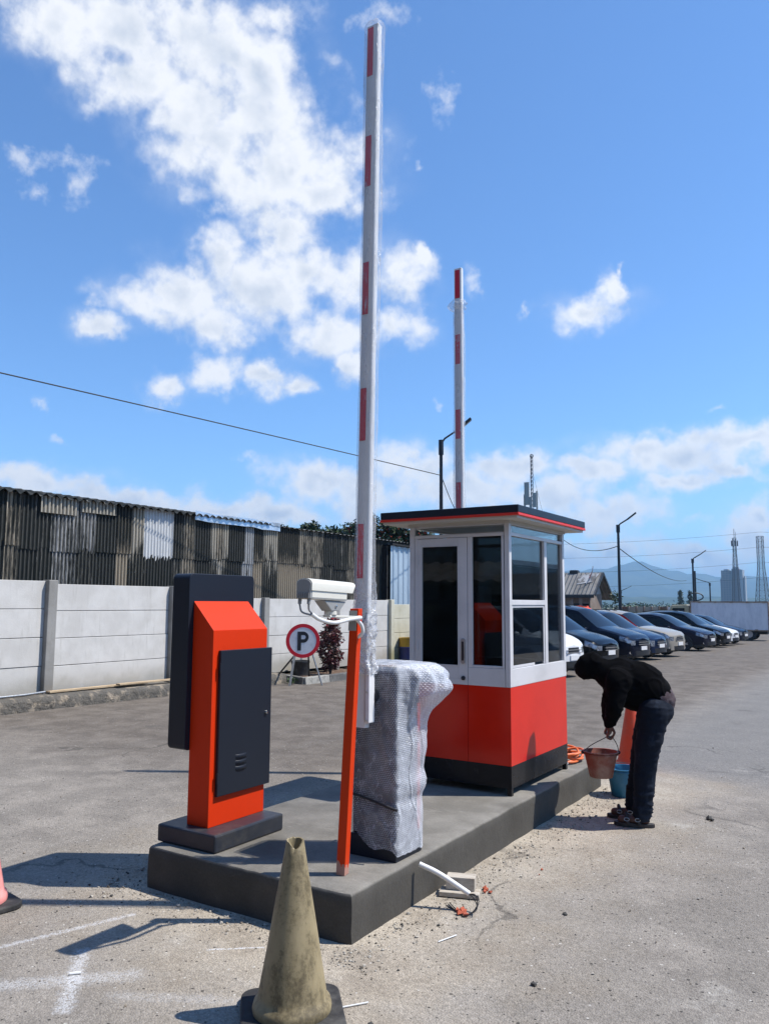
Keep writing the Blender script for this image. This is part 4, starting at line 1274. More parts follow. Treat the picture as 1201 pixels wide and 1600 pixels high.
def sleeve(p0, p1, z0, z1, n, wx, wy, seed, low):
    rr = random.Random(seed)
    prof = arm_profile(wx, wy)
    prof = [p_ for i, p_ in enumerate(prof) for p_ in ((prof[i][0] * 0.5 + prof[i - 1][0] * 0.5, prof[i][1] * 0.5 + prof[i - 1][1] * 0.5), prof[i])]
    def disp(x, y, z):
        a = atan2(y, x)
        k = mnoise.noise(Vector((cos(a) * 1.2, sin(a) * 1.2 + seed, z * 1.1))) * 0.010
        k += mnoise.noise(Vector((cos(a) * 2.5, sin(a) * 2.5, z * 5 + seed))) * 0.005
        if low and z < 1.95:
            f = min(1, (1.95 - z) / 0.35)
            k += f * (mnoise.noise(Vector((cos(a) * 3, sin(a) * 3, z * 16))) * 0.024 + mnoise.noise(Vector((cos(a) * 6, sin(a) * 6, z * 38))) * 0.010 + 0.010)
        return k
    def scale(z):
        s = 1.0
        if low and 1.26 < z < 1.50:
            s = 0.90
        if z > z1 - 0.05:
            s = 1 - 0.35 * ((z - z1 + 0.05) / 0.05) ** 2
        return s
    return loft(prof, p0, p1, list(np.linspace(z0, z1, n)), scale, disp)


obj('film_sleeve', sleeve(AB + Vector((0.012, -0.002, 0)), AT + Vector((0.003, -0.002, 0)), 1.29, 5.365, 420, 0.120, 0.082, 1, True), M['film'], loc=(-2.62, 3.885, 1.3), smooth=60,
    label='crumpled clear plastic film sleeve over the front barrier boom', cat='plastic film', group=None)
# spiral bead where the film is taped
tpz = []
for i in range(40):
    z = 1.48 - i * 0.004
    a = 4.0 + i * 0.055
    tpz.append((AB.x + 0.015 + 0.058 * cos(a), 3.885 + 0.047 * sin(a), z + (0.1 - i * 0.003)))
obj('black_tie', MB().tube([(-2.66, 3.833, 1.44), (-2.647, 3.826, 1.50), (-2.62, 3.826, 1.555), (-2.585, 3.832, 1.60), (-2.572, 3.838, 1.64)], 0.004, 6), M['black_cable'], loc=(-2.62, 3.83, 1.5), label='thin black tie caught round the film at the foot of the front boom', cat='tie')

# bubble wrap over the cabinet
m, t, p = new_mat('bubble_wrap')
pos = nd(t, 'ShaderNodeTexCoord').outputs['UV']
sx_ = nd(t, 'ShaderNodeSeparateXYZ', None, Vector=pos)
px_, py_ = sx_.outputs[0], sx_.outputs[1]
# hexagonal pattern of bubbles 11 mm apart
row = mth(t, 'FLOOR', mth(t, 'DIVIDE', py_, 0.0105))
off = mth(t, 'MULTIPLY', mth(t, 'MODULO', mth(t, 'ABSOLUTE', row), 2.0), 0.006)
fx = mth(t, 'SUBTRACT', mth(t, 'FRACT', mth(t, 'DIVIDE', mth(t, 'ADD', px_, off), 0.012)), 0.5)
fy = mth(t, 'SUBTRACT', mth(t, 'FRACT', mth(t, 'DIVIDE', py_, 0.0105)), 0.5)
rr2 = mth(t, 'SQRT', mth(t, 'ADD', mth(t, 'MULTIPLY', fx, fx), mth(t, 'MULTIPLY', fy, fy)))
dome = mth(t, 'SUBTRACT', 1.0, sstep(t, rr2, 0.12, 0.48))
wp = nd(t, 'ShaderNodeNewGeometry').outputs['Position']
n1 = noise_tex(t, wp, 9, 7, 0.65, 0.6)
n2 = noise_tex(t, wp, 60, 5, 0.7)
lw = nd(t, 'ShaderNodeLayerWeight', None, Blend=0.35).outputs['Facing']
n3 = noise_tex(t, wp, 14, 5, 0.6)
n4 = noise_tex(t, vmth(t, 'MULTIPLY', wp, (1, 1, 0.55)), 7, 4, 0.55, 0.8)
fold = mth(t, 'SUBTRACT', 1.0, sstep(t, mth(t, 'ABSOLUTE', mth(t, 'SUBTRACT', n4, 0.5)), 0.0, 0.010))
wxyz = nd(t, 'ShaderNodeSeparateXYZ', None, Vector=wp)
flap = mth(t, 'MULTIPLY', mth(t, 'SUBTRACT', 1.0, sstep(t, mth(t, 'ADD', wxyz.outputs[0], mth(t, 'MULTIPLY', n1, 0.09)), -2.62, -2.56)), mth(t, 'SUBTRACT', 1.0, sstep(t, wxyz.outputs[1], 3.98, 4.02)))
a = mth(t, 'ADD', mth(t, 'ADD', mth(t, 'SUBTRACT', 0.17, mth(t, 'MULTIPLY', flap, 0.11)), mth(t, 'MULTIPLY', sstep(t, mth(t, 'ADD', wxyz.outputs[0], mth(t, 'MULTIPLY', n1, 0.05)), -2.45, -2.40), 0.15)), mth(t, 'MULTIPLY', mth(t, 'MULTIPLY', dome, sstep(t, n3, 0.30, 0.62)), 0.34))
a = mth(t, 'ADD', a, mth(t, 'MULTIPLY', sstep(t, n1, 0.48, 0.72), 0.13))
a = mth(t, 'ADD', a, mth(t, 'MULTIPLY', fold, 0.28))
a = mth(t, 'ADD', a, mth(t, 'MULTIPLY', lw, 0.45), clamp=True)
p.inputs['Base Color'].default_value = (0.80, 0.83, 0.90, 1)
p.inputs['Roughness'].default_value = 0.16
p.inputs['Specular IOR Level'].default_value = 0.8
t.links.new(a, p.inputs['Alpha'])
b = nd(t, 'ShaderNodeBump', None, Strength=0.8, Distance=0.0035, Height=mth(t, 'ADD', dome, mth(t, 'ADD', mth(t, 'MULTIPLY', n1, 3.0), mth(t, 'MULTIPLY', n2, 0.8))))
t.links.new(b.outputs[0], p.inputs['Normal'])
M['bubble'] = m


def wrap_mesh():
    cx_, cy_ = -2.604, 4.111
    hx, hy = 0.160, 0.149
    NA, NZ = 220, 150
    rows, uvs = [], []
    for i in range(NZ + 14):
        if i <= NZ:
            f = i / NZ
        else:
            f = 1.0
        row, uv_ = [], []
        for k in range(NA):
            a_ = 2 * pi * k / NA - 3 * pi / 4
            ca, sa = cos(a_), sin(a_)
            # rounded-rectangle radius
            n_ = 14.0
            rr_ = (abs(ca / hx) ** n_ + abs(sa / hy) ** n_) ** (-1 / n_)
            # lower hem: ragged, lifted over the front face
            X0, Y0_ = cx_ + rr_ * ca, cy_ + rr_ * sa
            front = max(0.0, min(1.0, (cy_ - 0.10 - Y0_) / 0.05))
            hem = 0.272 + 0.012 * mnoise.noise(Vector((X0 * 20, Y0_ * 20, 0)))
            if front > 0:
                fx_ = (X0 - (cx_ - hx)) / (2 * hx)
                hem += front * (0.105 * (1 - fx_) ** 0.9 + 0.02 * sin(fx_ * 9))
            top = 1.335
            z_ = hem + (top - hem) * f
            push = 0.010
            # vertical pleats and diagonal creases
            push += 0.007 * (0.5 + 0.5 * mnoise.noise(Vector((X0 * 9, Y0_ * 9, z_ * 2.0))))
            cz = mnoise.noise(Vector((X0 * 5 + z_ * 2.2, Y0_ * 5 - z_ * 1.5, 2.2)))
            push += 0.007 * max(0, 1 - abs(cz) * 9)
            cz2 = mnoise.noise(Vector((X0 * 7 - z_ * 3.0, Y0_ * 7 + z_ * 2, 7.7)))
            push += 0.006 * max(0, 1 - abs(cz2) * 10)
            push += 0.003 * mnoise.noise(Vector((X0 * 30, Y0_ * 30, z_ * 30)))
            # bunched surplus sticking out on the right
            b_ = max(0.0, cos(a_ - 0.62)) ** 2.6
            zz = (z_ - 1.225) / 0.105
            bz = math.exp(-(zz * 0.66) ** 2) if zz < 0 else math.exp(-(zz * 0.6) ** 2)
            push += 0.172 * b_ * bz * (1 + 0.28 * mnoise.noise(Vector((a_ * 5, z_ * 9, 3))))
            b2 = max(0.0, cos(a_ - 0.5)) ** 6
            push += 0.026 * b2 * math.exp(-((z_ - 0.86) / 0.10) ** 2) + 0.02 * b2 * math.exp(-((z_ - 0.64) / 0.05) ** 2)
            # pulled in under the strap
            push -= 0.008 * math.exp(-((z_ - 0.565) / 0.03) ** 2)
            r_ = rr_ + push
            if z_ > 1.26:
                r_ *= 1 - 0.13 * ((z_ - 1.26) / 0.075) ** 2
            if i > NZ:
                j = (i - NZ) / 13
                r_ *= (1 - j)
                z_ = top + 0.02 * sin(j * pi / 2) + 0.012 * mnoise.noise(Vector((X0 * 8 * (1 - j), Y0_ * 8 * (1 - j), 9))) * (1 - j)
            row.append((cx_ + r_ * ca, cy_ + r_ * sa, z_))
            uv_.append((a_ * 0.19, z_))
        rows.append(row)
        uvs.append(uv_)
    mb = MB().grid(rows, wrap=True)
    return mb, uvs


wm, uvs = wrap_mesh()
wo_ = obj('bubble_wrap', wm, M['bubble'], loc=(-2.60, 4.11, 0.28), smooth=70, label='translucent bubble wrap shrouding the front barrier gate cabinet, bunched at its top right', cat='bubble wrap')
flat = [q for row_ in uvs for q in row_]
ul = wo_.data.uv_layers.new(name='uv')
NA_ = len(uvs[0])
for poly_ in wo_.data.polygons:
    us = [flat[wo_.data.loops[li].vertex_index] for li in poly_.loop_indices]
    wrapn = max(u[0] for u in us) - min(u[0] for u in us) > 0.5
    for li, u in zip(poly_.loop_indices, us):
        ul.data[li].uv = (u[0] + (2 * pi * 0.19 if wrapn and u[0] < 0 else 0), u[1])
mb = MB()
pts_ = [(-2.80, 4.26, 0.585), (-2.792, 4.11, 0.59), (-2.785, 3.942, 0.60), (-2.70, 3.932, 0.592), (-2.60, 3.931, 0.575), (-2.50, 3.934, 0.553), (-2.425, 3.945, 0.535)]
mb.tube(curve(pts_, 6), 0.008, 8)
obj('black_strap', mb, M['black_cable'], loc=(-2.6, 3.93, 0.57), smooth=60, label='black strap tied round the bubble wrap at knee height', cat='strap')

# second gate behind the booth
BG2 = thing('barrier_gate', 'rear barrier gate whose raised white and red boom rises behind the booth roof', 'barrier gate', (-3.75, 7.45, T), group='barrier gates on the island')
obj('foot', MB().box(-3.84, -3.54, 7.33, 7.60, T, 0.362), M['charcoal'], BG2, bevel=0.004)
obj('cabinet', MB().box(-3.832, -3.548, 7.338, 7.592, 0.3625, 1.30), M['charcoal'], BG2, bevel=0.012)
A2, T2 = Vector((-3.732, 7.285, 0.985)), Vector((-3.738, 7.285, 5.24))
obj('axle', MB().tube([(-3.72, 7.29, 1.16), (-3.72, 7.345, 1.16)], 0.05, 20), M['dark_steel'], BG2, smooth=40)
arm2 = obj('boom', loft(arm_profile(0.092, 0.052), A2, T2, [0.985, 2, 3, 4, 5, 5.24]), M['gate_white'], BG2, smooth=40)
for (z0, z1) in ((1.6, 1.92), (2.62, 2.94), (3.40, 3.71), (4.20, 4.52), (4.92, 5.232)):
    mb = MB()
    c0_, c1_ = A2.lerp(T2, (z0 - A2.z) / (T2.z - A2.z)), A2.lerp(T2, (z1 - A2.z) / (T2.z - A2.z))
    vs = []
    for c_ in (c0_, c1_):
        for (x, y) in ((-0.030, -0.0265), (0.026, -0.0265), (0.026, -0.0285), (-0.030, -0.0285)):
            vs.append((c_.x + x, c_.y + y, c_.z))
    mb.add(vs, [(3, 2, 1, 0), (4, 5, 6, 7), (0, 1, 5, 4), (1, 2, 6, 5), (2, 3, 7, 6), (3, 0, 4, 7)])
    obj('red_stripe', mb, M['reflector'], arm2)
obj('boom_cap', MB().box(T2.x - 0.043, T2.x + 0.043, 7.262, 7.308, 5.2405, 5.256), M['gate_white'], arm2, bevel=0.006)
obj('film_sleeve', sleeve(A2, T2 + Vector((0, 0, 0)), 1.29, 4.80, 300, 0.122, 0.082, 5, False), M['film_high'], loc=(-3.73, 7.285, 1.3), smooth=60, label='clear plastic film sleeve slipped down on the rear boom', cat='plastic film')
rows = []
for i in range(13):
    f = i / 12
    row_ = []
    for k in range(40):
        a_ = 2 * pi * k / 40
        r_ = 0.062 + 0.02 * sin(f * pi) + 0.022 * mnoise.noise(Vector((cos(a_) * 2.2, sin(a_) * 2.2, f * 4))) + 0.05 * max(0, cos(a_ - 3.3)) ** 4 * sin(f * pi)
        row_.append((-3.738 + r_ * cos(a_) * 1.0, 7.285 + r_ * sin(a_) * 0.8, 4.79 + 0.11 * f + 0.02 * mnoise.noise(Vector((cos(a_) * 2, sin(a_) * 2, f * 3 + 8)))))
    rows.append(row_)
obj('crumpled_film', MB().grid(rows, wrap=True), M['film_high'], loc=(-3.738, 7.285, 4.8), smooth=70, label='bunched clear film at the top of the rear boom sleeve', cat='plastic film')

# ------------------------------------------------------------------ booth
X0, X1, Y0b, Y1b = -3.43, -2.53, 5.77, 7.0
BO = thing('guard_booth', 'red and white parking booth with flat dark roof and tinted windows on the island', 'booth', (-2.98, 6.385, T))
for (x, y) in ((X0 + 0.02, Y0b + 0.02), (X1 - 0.02, Y0b + 0.02), (X0 + 0.02, Y1b - 0.02), (X1 - 0.02, Y1b - 0.02)):
    obj('leg', MB().box(x - 0.018, x + 0.018, y - 0.018, y + 0.018, T, 0.30), M['black_paint'], BO)
obj('floor', MB().box(X0 + 0.02, X1 - 0.02, Y0b + 0.02, Y1b - 0.02, 0.302, 0.34), M['black_paint'], BO)
sk = MB()
th = 0.012
sk.box(X0, X1, Y0b, Y0b + th, 0.296, 0.462).box(X0, X1, Y1b - th, Y1b, 0.296, 0.462)
sk.box(X1 - th, X1, Y0b + th, Y1b - th, 0.296, 0.462).box(X0, X0 + th, Y0b + th, Y1b - th, 0.296, 0.462)
obj('skirting', sk, M['black_paint'], BO)
ZR, ZW, ZT, ZC, ZS = 1.052, 1.195, 2.232, 2.268, 2.330
# sheet panels below the windows (red, then white sill band)
obj('wall_panel', MB().box(X1 - th, X1, Y0b + 0.002, Y1b - 0.002, 0.4625, ZR), M['booth_red'], BO)
obj('wall_panel', MB().box(X0, X0 + th, Y0b + 0.002, Y1b - 0.002, 0.4625, ZR), M['booth_red'], BO)
obj('wall_panel', MB().box(X0 + th, X1 - th, Y1b - th, Y1b, 0.4625, ZR), M['booth_red'], BO)
obj('wall_panel', MB().box(-2.893, X1 - th, Y0b, Y0b + th, 0.4625, ZR), M['booth_red'], BO)
fr = MB()
# sill band
fr.box(X1 - 0.022, X1 + 0.002, Y0b + 0.042, Y1b - 0.042, ZR + 0.0005, ZW - 0.003)
fr.box(X0 - 0.002, X0 + 0.022, Y0b + 0.042, Y1b - 0.042, ZR + 0.0005, ZW - 0.003)
fr.box(X0 + 0.042, X1 - 0.042, Y1b - 0.022, Y1b + 0.002, ZR + 0.0005, ZW - 0.003)
fr.box(-2.893, X1 - 0.042, Y0b - 0.002, Y0b + 0.022, ZR + 0.0005, ZW - 0.003)
# corner posts
for (x, y) in ((X0, Y0b), (X1 - 0.042, Y0b), (X0, Y1b - 0.042), (X1 - 0.042, Y1b - 0.042)):
    fr.box(x - (0.003 if x < -3 else -0.003 + 0.0), x + 0.042 + (0.003 if x > -3 else 0), y - 0.003, y + 0.042 + 0.003, ZR + 0.0008, ZS)
# head rail, top rail
for (z0, z1) in ((ZT, ZC - 0.008), (ZS - 0.008, ZS + 0.0)):
    fr.box(X0 + 0.043, X1 - 0.043, Y0b, Y0b + 0.038, z0, z1).box(X0 + 0.043, X1 - 0.043, Y1b - 0.038, Y1b, z0, z1)
    fr.box(X1 - 0.038, X1, Y0b + 0.046, Y1b - 0.046, z0, z1).box(X0, X0 + 0.038, Y0b + 0.046, Y1b - 0.046, z0, z1)
# mullions: right side, left side
ym = 6.545
for xa, xb in ((X1 - 0.036, X1 + 0.001), (X0 - 0.001, X0 + 0.036)):
    fr.box(xa, xb, ym - 0.030, ym + 0.030, ZW - 0.002, ZT - 0.0005)
    fr.box(xa, xb, Y0b + 0.046, ym - 0.0305, 1.685, 1.726)
# jamb between door and front window, frame round the front window
fr.box(-2.893, -2.852, Y0b - 0.001, Y0b + 0.036, ZW - 0.002, ZT - 0.0005)
fr.box(-2.596, X1 - 0.046, Y0b - 0.001, Y0b + 0.036, ZW - 0.002, ZT - 0.0005)
fr.box(-2.8515, -2.5965, Y0b, Y0b + 0.034, ZW - 0.002, ZW + 0.016)
fr.box(X0 + 0.046, -3.354, Y0b - 0.001, Y0b + 0.036, 0.4625, ZT - 0.0005)
obj('frame', fr, M['alu_white'], BO, bevel=0.003)
# glazing
gx = X1 - 0.020
obj('window_pane', MB().box(gx - 0.004, gx, Y0b + 0.05, ym - 0.032, 1.728, ZT), M['glass_tint'], BO)
obj('window_pane', MB().box(gx - 0.004, gx, ym + 0.032, Y1b - 0.05, ZW, ZT), M['glass_tint'], BO)
sl = obj('sliding_pane', MB().box(gx + 0.005, gx + 0.009, Y0b + 0.075, ym - 0.055, ZW + 0.020, 1.665), M['glass_tint'], BO)
mb = MB().box(gx + 0.001, gx + 0.014, Y0b + 0.05, Y0b + 0.0748, ZW, 1.684).box(gx + 0.001, gx + 0.014, ym - 0.0548, ym - 0.031, ZW, 1.684)
mb.box(gx + 0.001, gx + 0.014, Y0b + 0.0752, ym - 0.0552, 1.666, 1.684)
mb.box(gx + 0.001, gx + 0.014, Y0b + 0.0752, ym - 0.26, ZW + 0.0, ZW + 0.019)
obj('sash', mb, M['alu_white'], sl, bevel=0.001)
gx2 = X0 + 0.018
obj('window_pane', MB().box(gx2, gx2 + 0.004, Y0b + 0.05, ym - 0.032, ZW, ZT), M['glass_clear'], BO)
obj('window_pane', MB().box(gx2, gx2 + 0.004, ym + 0.032, Y1b - 0.05, ZW, ZT), M['glass_clear'], BO)
obj('window_pane', MB().box(X0 + 0.044, X1 - 0.044, Y1b - 0.02, Y1b - 0.016, ZW, ZT), M['glass_clear'], BO)
obj('window_pane', MB().box(-2.851, -2.597, Y0b + 0.016, Y0b + 0.020, ZW + 0.017, ZT), M['glass_dark'], BO, label='narrow dark front pane beside the door')
cl = MB().box(X0 + 0.044, X1 - 0.044, Y0b + 0.016, Y0b + 0.02, ZC, ZS - 0.022)
obj('clerestory_pane', cl, M['glass_clear'], BO)
obj('clerestory_pane', MB().box(gx - 0.004, gx, Y0b + 0.047, Y1b - 0.047, ZC - 0.008, ZS - 0.008), M['glass_clear'], BO)
# door
do = obj('door', MB().box(-3.353, -3.318, Y0b - 0.004, Y0b + 0.03, 1.10, ZT - 0.004).box(-2.975, -2.896, Y0b - 0.004, Y0b + 0.03, 1.10, ZT - 0.004)
         .box(-3.3175, -2.9755, Y0b - 0.004, Y0b + 0.03, 2.165, ZT - 0.004).box(-3.3175, -2.9755, Y0b - 0.004, Y0b + 0.03, 1.10, 1.200)
         .box(-3.353, -2.896, Y0b - 0.004, Y0b + 0.03, ZR + 0.001, 1.0995), M['alu_white'], BO, bevel=0.002)
obj('door_panel', MB().box(-3.353, -2.896, Y0b - 0.003, Y0b + 0.028, 0.4635, ZR), M['booth_red'], do)
obj('door_skirting', MB().box(-3.353, -2.896, Y0b - 0.003, Y0b - 0.0003, 0.345, 0.4625), M['black_paint'], do)
obj('door_glass', MB().box(-3.317, -2.976, Y0b + 0.010, Y0b + 0.014, 1.2005, 2.1645), M['glass_dark'], do)
mb = MB()
for (x0_, x1_, z0_, z1_) in ((-3.322, -3.3135, 1.196, 2.169), (-2.9795, -2.971, 1.196, 2.169), (-3.313, -2.98, 2.1605, 2.169), (-3.313, -2.98, 1.196, 1.2045)):
    mb.box(x0_, x1_, Y0b - 0.007, Y0b + 0.009, z0_, z1_)
obj('glazing_bead', mb, M['alu_white'], do)
mb = MB()
poly = [(-2.932 + 0.019 * cos(R(a)), 1.40 + 0.019 * sin(R(a))) for a in range(0, 181, 20)] + [(-2.932 + 0.019 * cos(R(a)), 1.235 + 0.019 * sin(R(a))) for a in range(180, 361, 20)]
mb.prism(poly, 'y', Y0b - 0.016, Y0b - 0.0045)
obj('handle', mb, M['galv'], do, bevel=0.003)
poly = [(-2.932 + 0.009 * cos(R(a)), 1.385 + 0.009 * sin(R(a))) for a in range(0, 181, 20)] + [(-2.932 + 0.009 * cos(R(a)), 1.25 + 0.009 * sin(R(a))) for a in range(180, 361, 20)]
obj('handle_recess', MB().prism(poly, 'y', Y0b - 0.0175, Y0b - 0.0163), M['dark_steel'], do)
obj('lock', MB().lathe([(0.0, -0.016), (0.008, -0.016), (0.016, -0.012), (0.018, 0.0)], 18, (-2.932, Y0b - 0.004, 1.105), 'y'), M['dark_steel'], do, smooth=40)
mb = MB()
for z in (1.0, 1.35, 2.05):
    obj('hinge', MB().tube([(-3.3545, Y0b - 0.008, z - 0.04), (-3.3545, Y0b - 0.008, z + 0.04)], 0.006, 8), M['alu_white'], do)
# roof
rf = obj('roof', MB().box(-3.63, -2.38, 5.61, 7.17, 2.392, 2.452), M['charcoal'], BO, bevel=0.006)
obj('red_stripe', MB().box(-3.632, -2.378, 5.608, 7.172, 2.371, 2.3915), M['red_stripe'], rf, bevel=0.003)
obj('soffit', MB().box(-3.612, -2.398, 5.628, 7.152, 2.352, 2.3705), M['soffit'], rf)
obj('soffit_trim', MB().box(X0 - 0.012, X1 + 0.012, Y0b - 0.012, Y1b + 0.012, 2.3305, 2.3515), M['soffit'], rf)
# inside: a counter under the window and a chair back seen as dark shapes
obj('counter', MB().box(-2.90, -2.56, 5.83, 6.9, 1.10, 1.13).box(-2.90, -2.87, 5.83, 6.9, 0.345, 1.0995), M['black_paint'], BO)

# ------------------------------------------------------------------ things lying about the island
hz = T + 0.02
pts_ = []
rh = random.Random(2)
for i in range(150):
    a_ = i * 0.24
    r_ = 0.16 + 0.03 * sin(i * 0.37) + 0.02 * mnoise.noise(Vector((i * 0.11, 0, 0)))
    pts_.append((-2.66 + r_ * cos(a_) * 0.75, 7.33 + r_ * sin(a_), hz + 0.10 * (0.5 + 0.5 * sin(i * 0.19)) * (0.4 + i / 250)))
obj('cable_coil', MB().tube(pts_, 0.011, 8), M['hose'], loc=(-2.66, 7.33, T), smooth=60, label='loose coil of orange cable on the island behind the booth', cat='cable coil')
mb = MB()
ellipsoid(mb, (-2.60, 7.06, T + 0.035), 0.05, 0.06, 0.04, 18, 10)
mb.v = [(x + 0.012 * mnoise.noise(Vector((x * 40, y * 40, z * 40))), y + 0.012 * mnoise.noise(Vector((x * 40, y * 40, z * 40 + 9))), max(T, z + 0.012 * mnoise.noise(Vector((x * 40, y * 40, z * 40 + 4))))) for x, y, z in mb.v]
obj('crumpled_bag', mb, M['white_bag'], loc=(-2.60, 7.06, T), smooth=30, label='crumpled white bag by the rear leg of the booth', cat='bag')

# stub of white pipe with wires, timber offcuts and broken brick on the right of the island
PV = thing('pvc_pipe', 'short white plastic pipe leaning on the island edge with black wires in its end', 'pipe', (-2.2, 4.12, 0.0))
obj('pipe', MB().tube(curve([(-2.362, 4.085, 0.222), (-2.25, 4.12, 0.178), (-2.088, 4.165, 0.090)], 6), 0.0145, 14), M['pvc'], PV, smooth=50)
w_ = MB()
for k, (dx, dy) in enumerate(((0.0, 0.0), (0.005, 0.004), (-0.004, 0.003))):
    w_.tube(curve([(-2.09 + dx, 4.165 + dy, 0.088), (-2.055 + dx * 3, 4.175 + dy, 0.085 - 0.01 * k), (-2.035 + 0.01 * k, 4.15 - 0.02 * k, 0.04), (-2.06, 4.10 - 0.02 * k, 0.008), (-2.15 + 0.02 * k, 4.11 - 0.01 * k, 0.006), (-2.22, 4.14 + 0.02 * k, 0.012)], 8), 0.0028, 6)
obj('wire', w_, M['black_cable'], PV)
obj('timber_offcut', MB().bar((-2.345, 4.30, 0.018), (-2.125, 4.375, 0.018), 0.10, 0.026), M['wood_grey'], loc=(-2.23, 4.34, 0), bevel=0.003, label='flat dusty timber offcut at the bottom of the pair beside the island', cat='offcut')
obj('timber_offcut', MB().bar((-2.325, 4.345, 0.068), (-2.165, 4.40, 0.068), 0.085, 0.072), M['wood_grey'], loc=(-2.24, 4.36, 0.03), bevel=0.003, label='thicker timber block lying on the flat offcut beside the island', cat='offcut')
for k, (x, y, s, lab) in enumerate(((-2.095, 4.105, 0.032, 'broken red brick lump below the end of the white pipe'), (-2.13, 4.49, 0.03, 'red brick shard against the far end of the timber offcuts'), (-1.98, 4.93, 0.014, 'small red brick chip on the open asphalt right of the island'),
                                    (-2.02, 5.02, 0.02, 'flat pinkish brick chip further along the right of the island'))):
    mb = MB()
    rk = random.Random(k + 40)
    for _ in range(5 if k < 2 else 1):
        stone(mb, x + rk.gauss(0, s * 0.6), y + rk.gauss(0, s * 0.6), s * 0.35, s * rk.uniform(0.5, 1), rk)
    obj('brick_fragment', mb, M['brick'], loc=(x, y, 0), label=lab, cat='brick', group='broken brick beside the island')
for k, (x, y, s, lab) in enumerate(((-1.46, 3.54, 0.017, 'small black stone on the asphalt, middle of the lower right'), (-1.87, 2.86, 0.015, 'small black stone right of the dirty cone'), (-1.62, 4.40, 0.014, 'dark pebble on the asphalt between island and right edge'), (-1.33, 6.9, 0.03, 'flat dark scrap on the gravel right of the worker'))):
    mb = MB()
    rk = random.Random(k + 60)
    for _ in range(3):
        stone(mb, x + rk.gauss(0, s * 0.5), y + rk.gauss(0, s * 0.5), s * 0.4, s * rk.uniform(0.6, 1), rk)
    obj('stone', mb, M['grit_dark'], loc=(x, y, 0), label=lab, cat='stone', group='dark stones on the asphalt')
for (p0_, p1_, r_, lab) in (((-3.27, 2.47), (-3.235, 2.505), 0.006, 'short white plastic stick on the asphalt at lower left'), ((-2.03, 3.70), (-1.99, 3.82), 0.003, 'thin white strip on the gravel in front of the brick lump'), ((-2.06, 2.90), (-1.985, 3.0), 0.003, 'thin white splinter right of the dirty cone')):
    obj('litter', MB().tube([(p0_[0], p0_[1], 0.006), (p1_[0], p1_[1], 0.007)], r_, 6), M['pvc'], loc=(p0_[0], p0_[1], 0), label=lab, cat='litter', group='white litter on the asphalt')


# ------------------------------------------------------------------ traffic cones
def cone_material(name, c0, c1, dirt):
    m, t, p = new_mat(name)
    pos = nd(t, 'ShaderNodeTexCoord').outputs['Object']
    n1 = noise_tex(t, vmth(t, 'MULTIPLY', pos, (9, 9, 4)), 1.0, 9, 0.68)
    n2 = noise_tex(t, pos, 55, 6, 0.7)
    c = mix(t, sstep(t, n1, 0.35, 0.7), c0, c1)
    c = mix(t, mth(t, 'MULTIPLY', sstep(t, mth(t, 'ADD', mth(t, 'MULTIPLY', n1, 0.6), mth(t, 'MULTIPLY', n2, 0.4)), 0.47, 0.62), 0.62), c, dirt)
    c = mix(t, mth(t, 'MULTIPLY', sstep(t, n2, 0.62, 0.74), 0.35), c, tuple(min(1, v * 1.5) for v in c0))
    t.links.new(c, p.inputs['Base Color'])
    p.inputs['Roughness'].default_value = 0.6
    b = nd(t, 'ShaderNodeBump', None, Strength=0.25, Distance=0.004, Height=n2)
    t.links.new(b.outputs[0], p.inputs['Normal'])
    return m


M['cone_dirty'] = cone_material('grimy_bleached_cone', (0.33, 0.265, 0.15), (0.21, 0.165, 0.085), (0.042, 0.031, 0.017))


def rounded_slab(mb, c, w, h, r, rz, z0):
    poly = []
    for (sx, sy, a0) in ((1, 1, 0), (-1, 1, 90), (-1, -1, 180), (1, -1, 270)):
        for k in range(6):
            a = R(a0 + 90 * k / 5)
            x, y = sx * (w / 2 - r) + r * cos(a), sy * (w / 2 - r) + r * sin(a)
            poly.append((c[0] + x * cos(rz) - y * sin(rz), c[1] + x * sin(rz) + y * cos(rz)))
    return mb.prism(poly, 'z', z0, z0 + h)


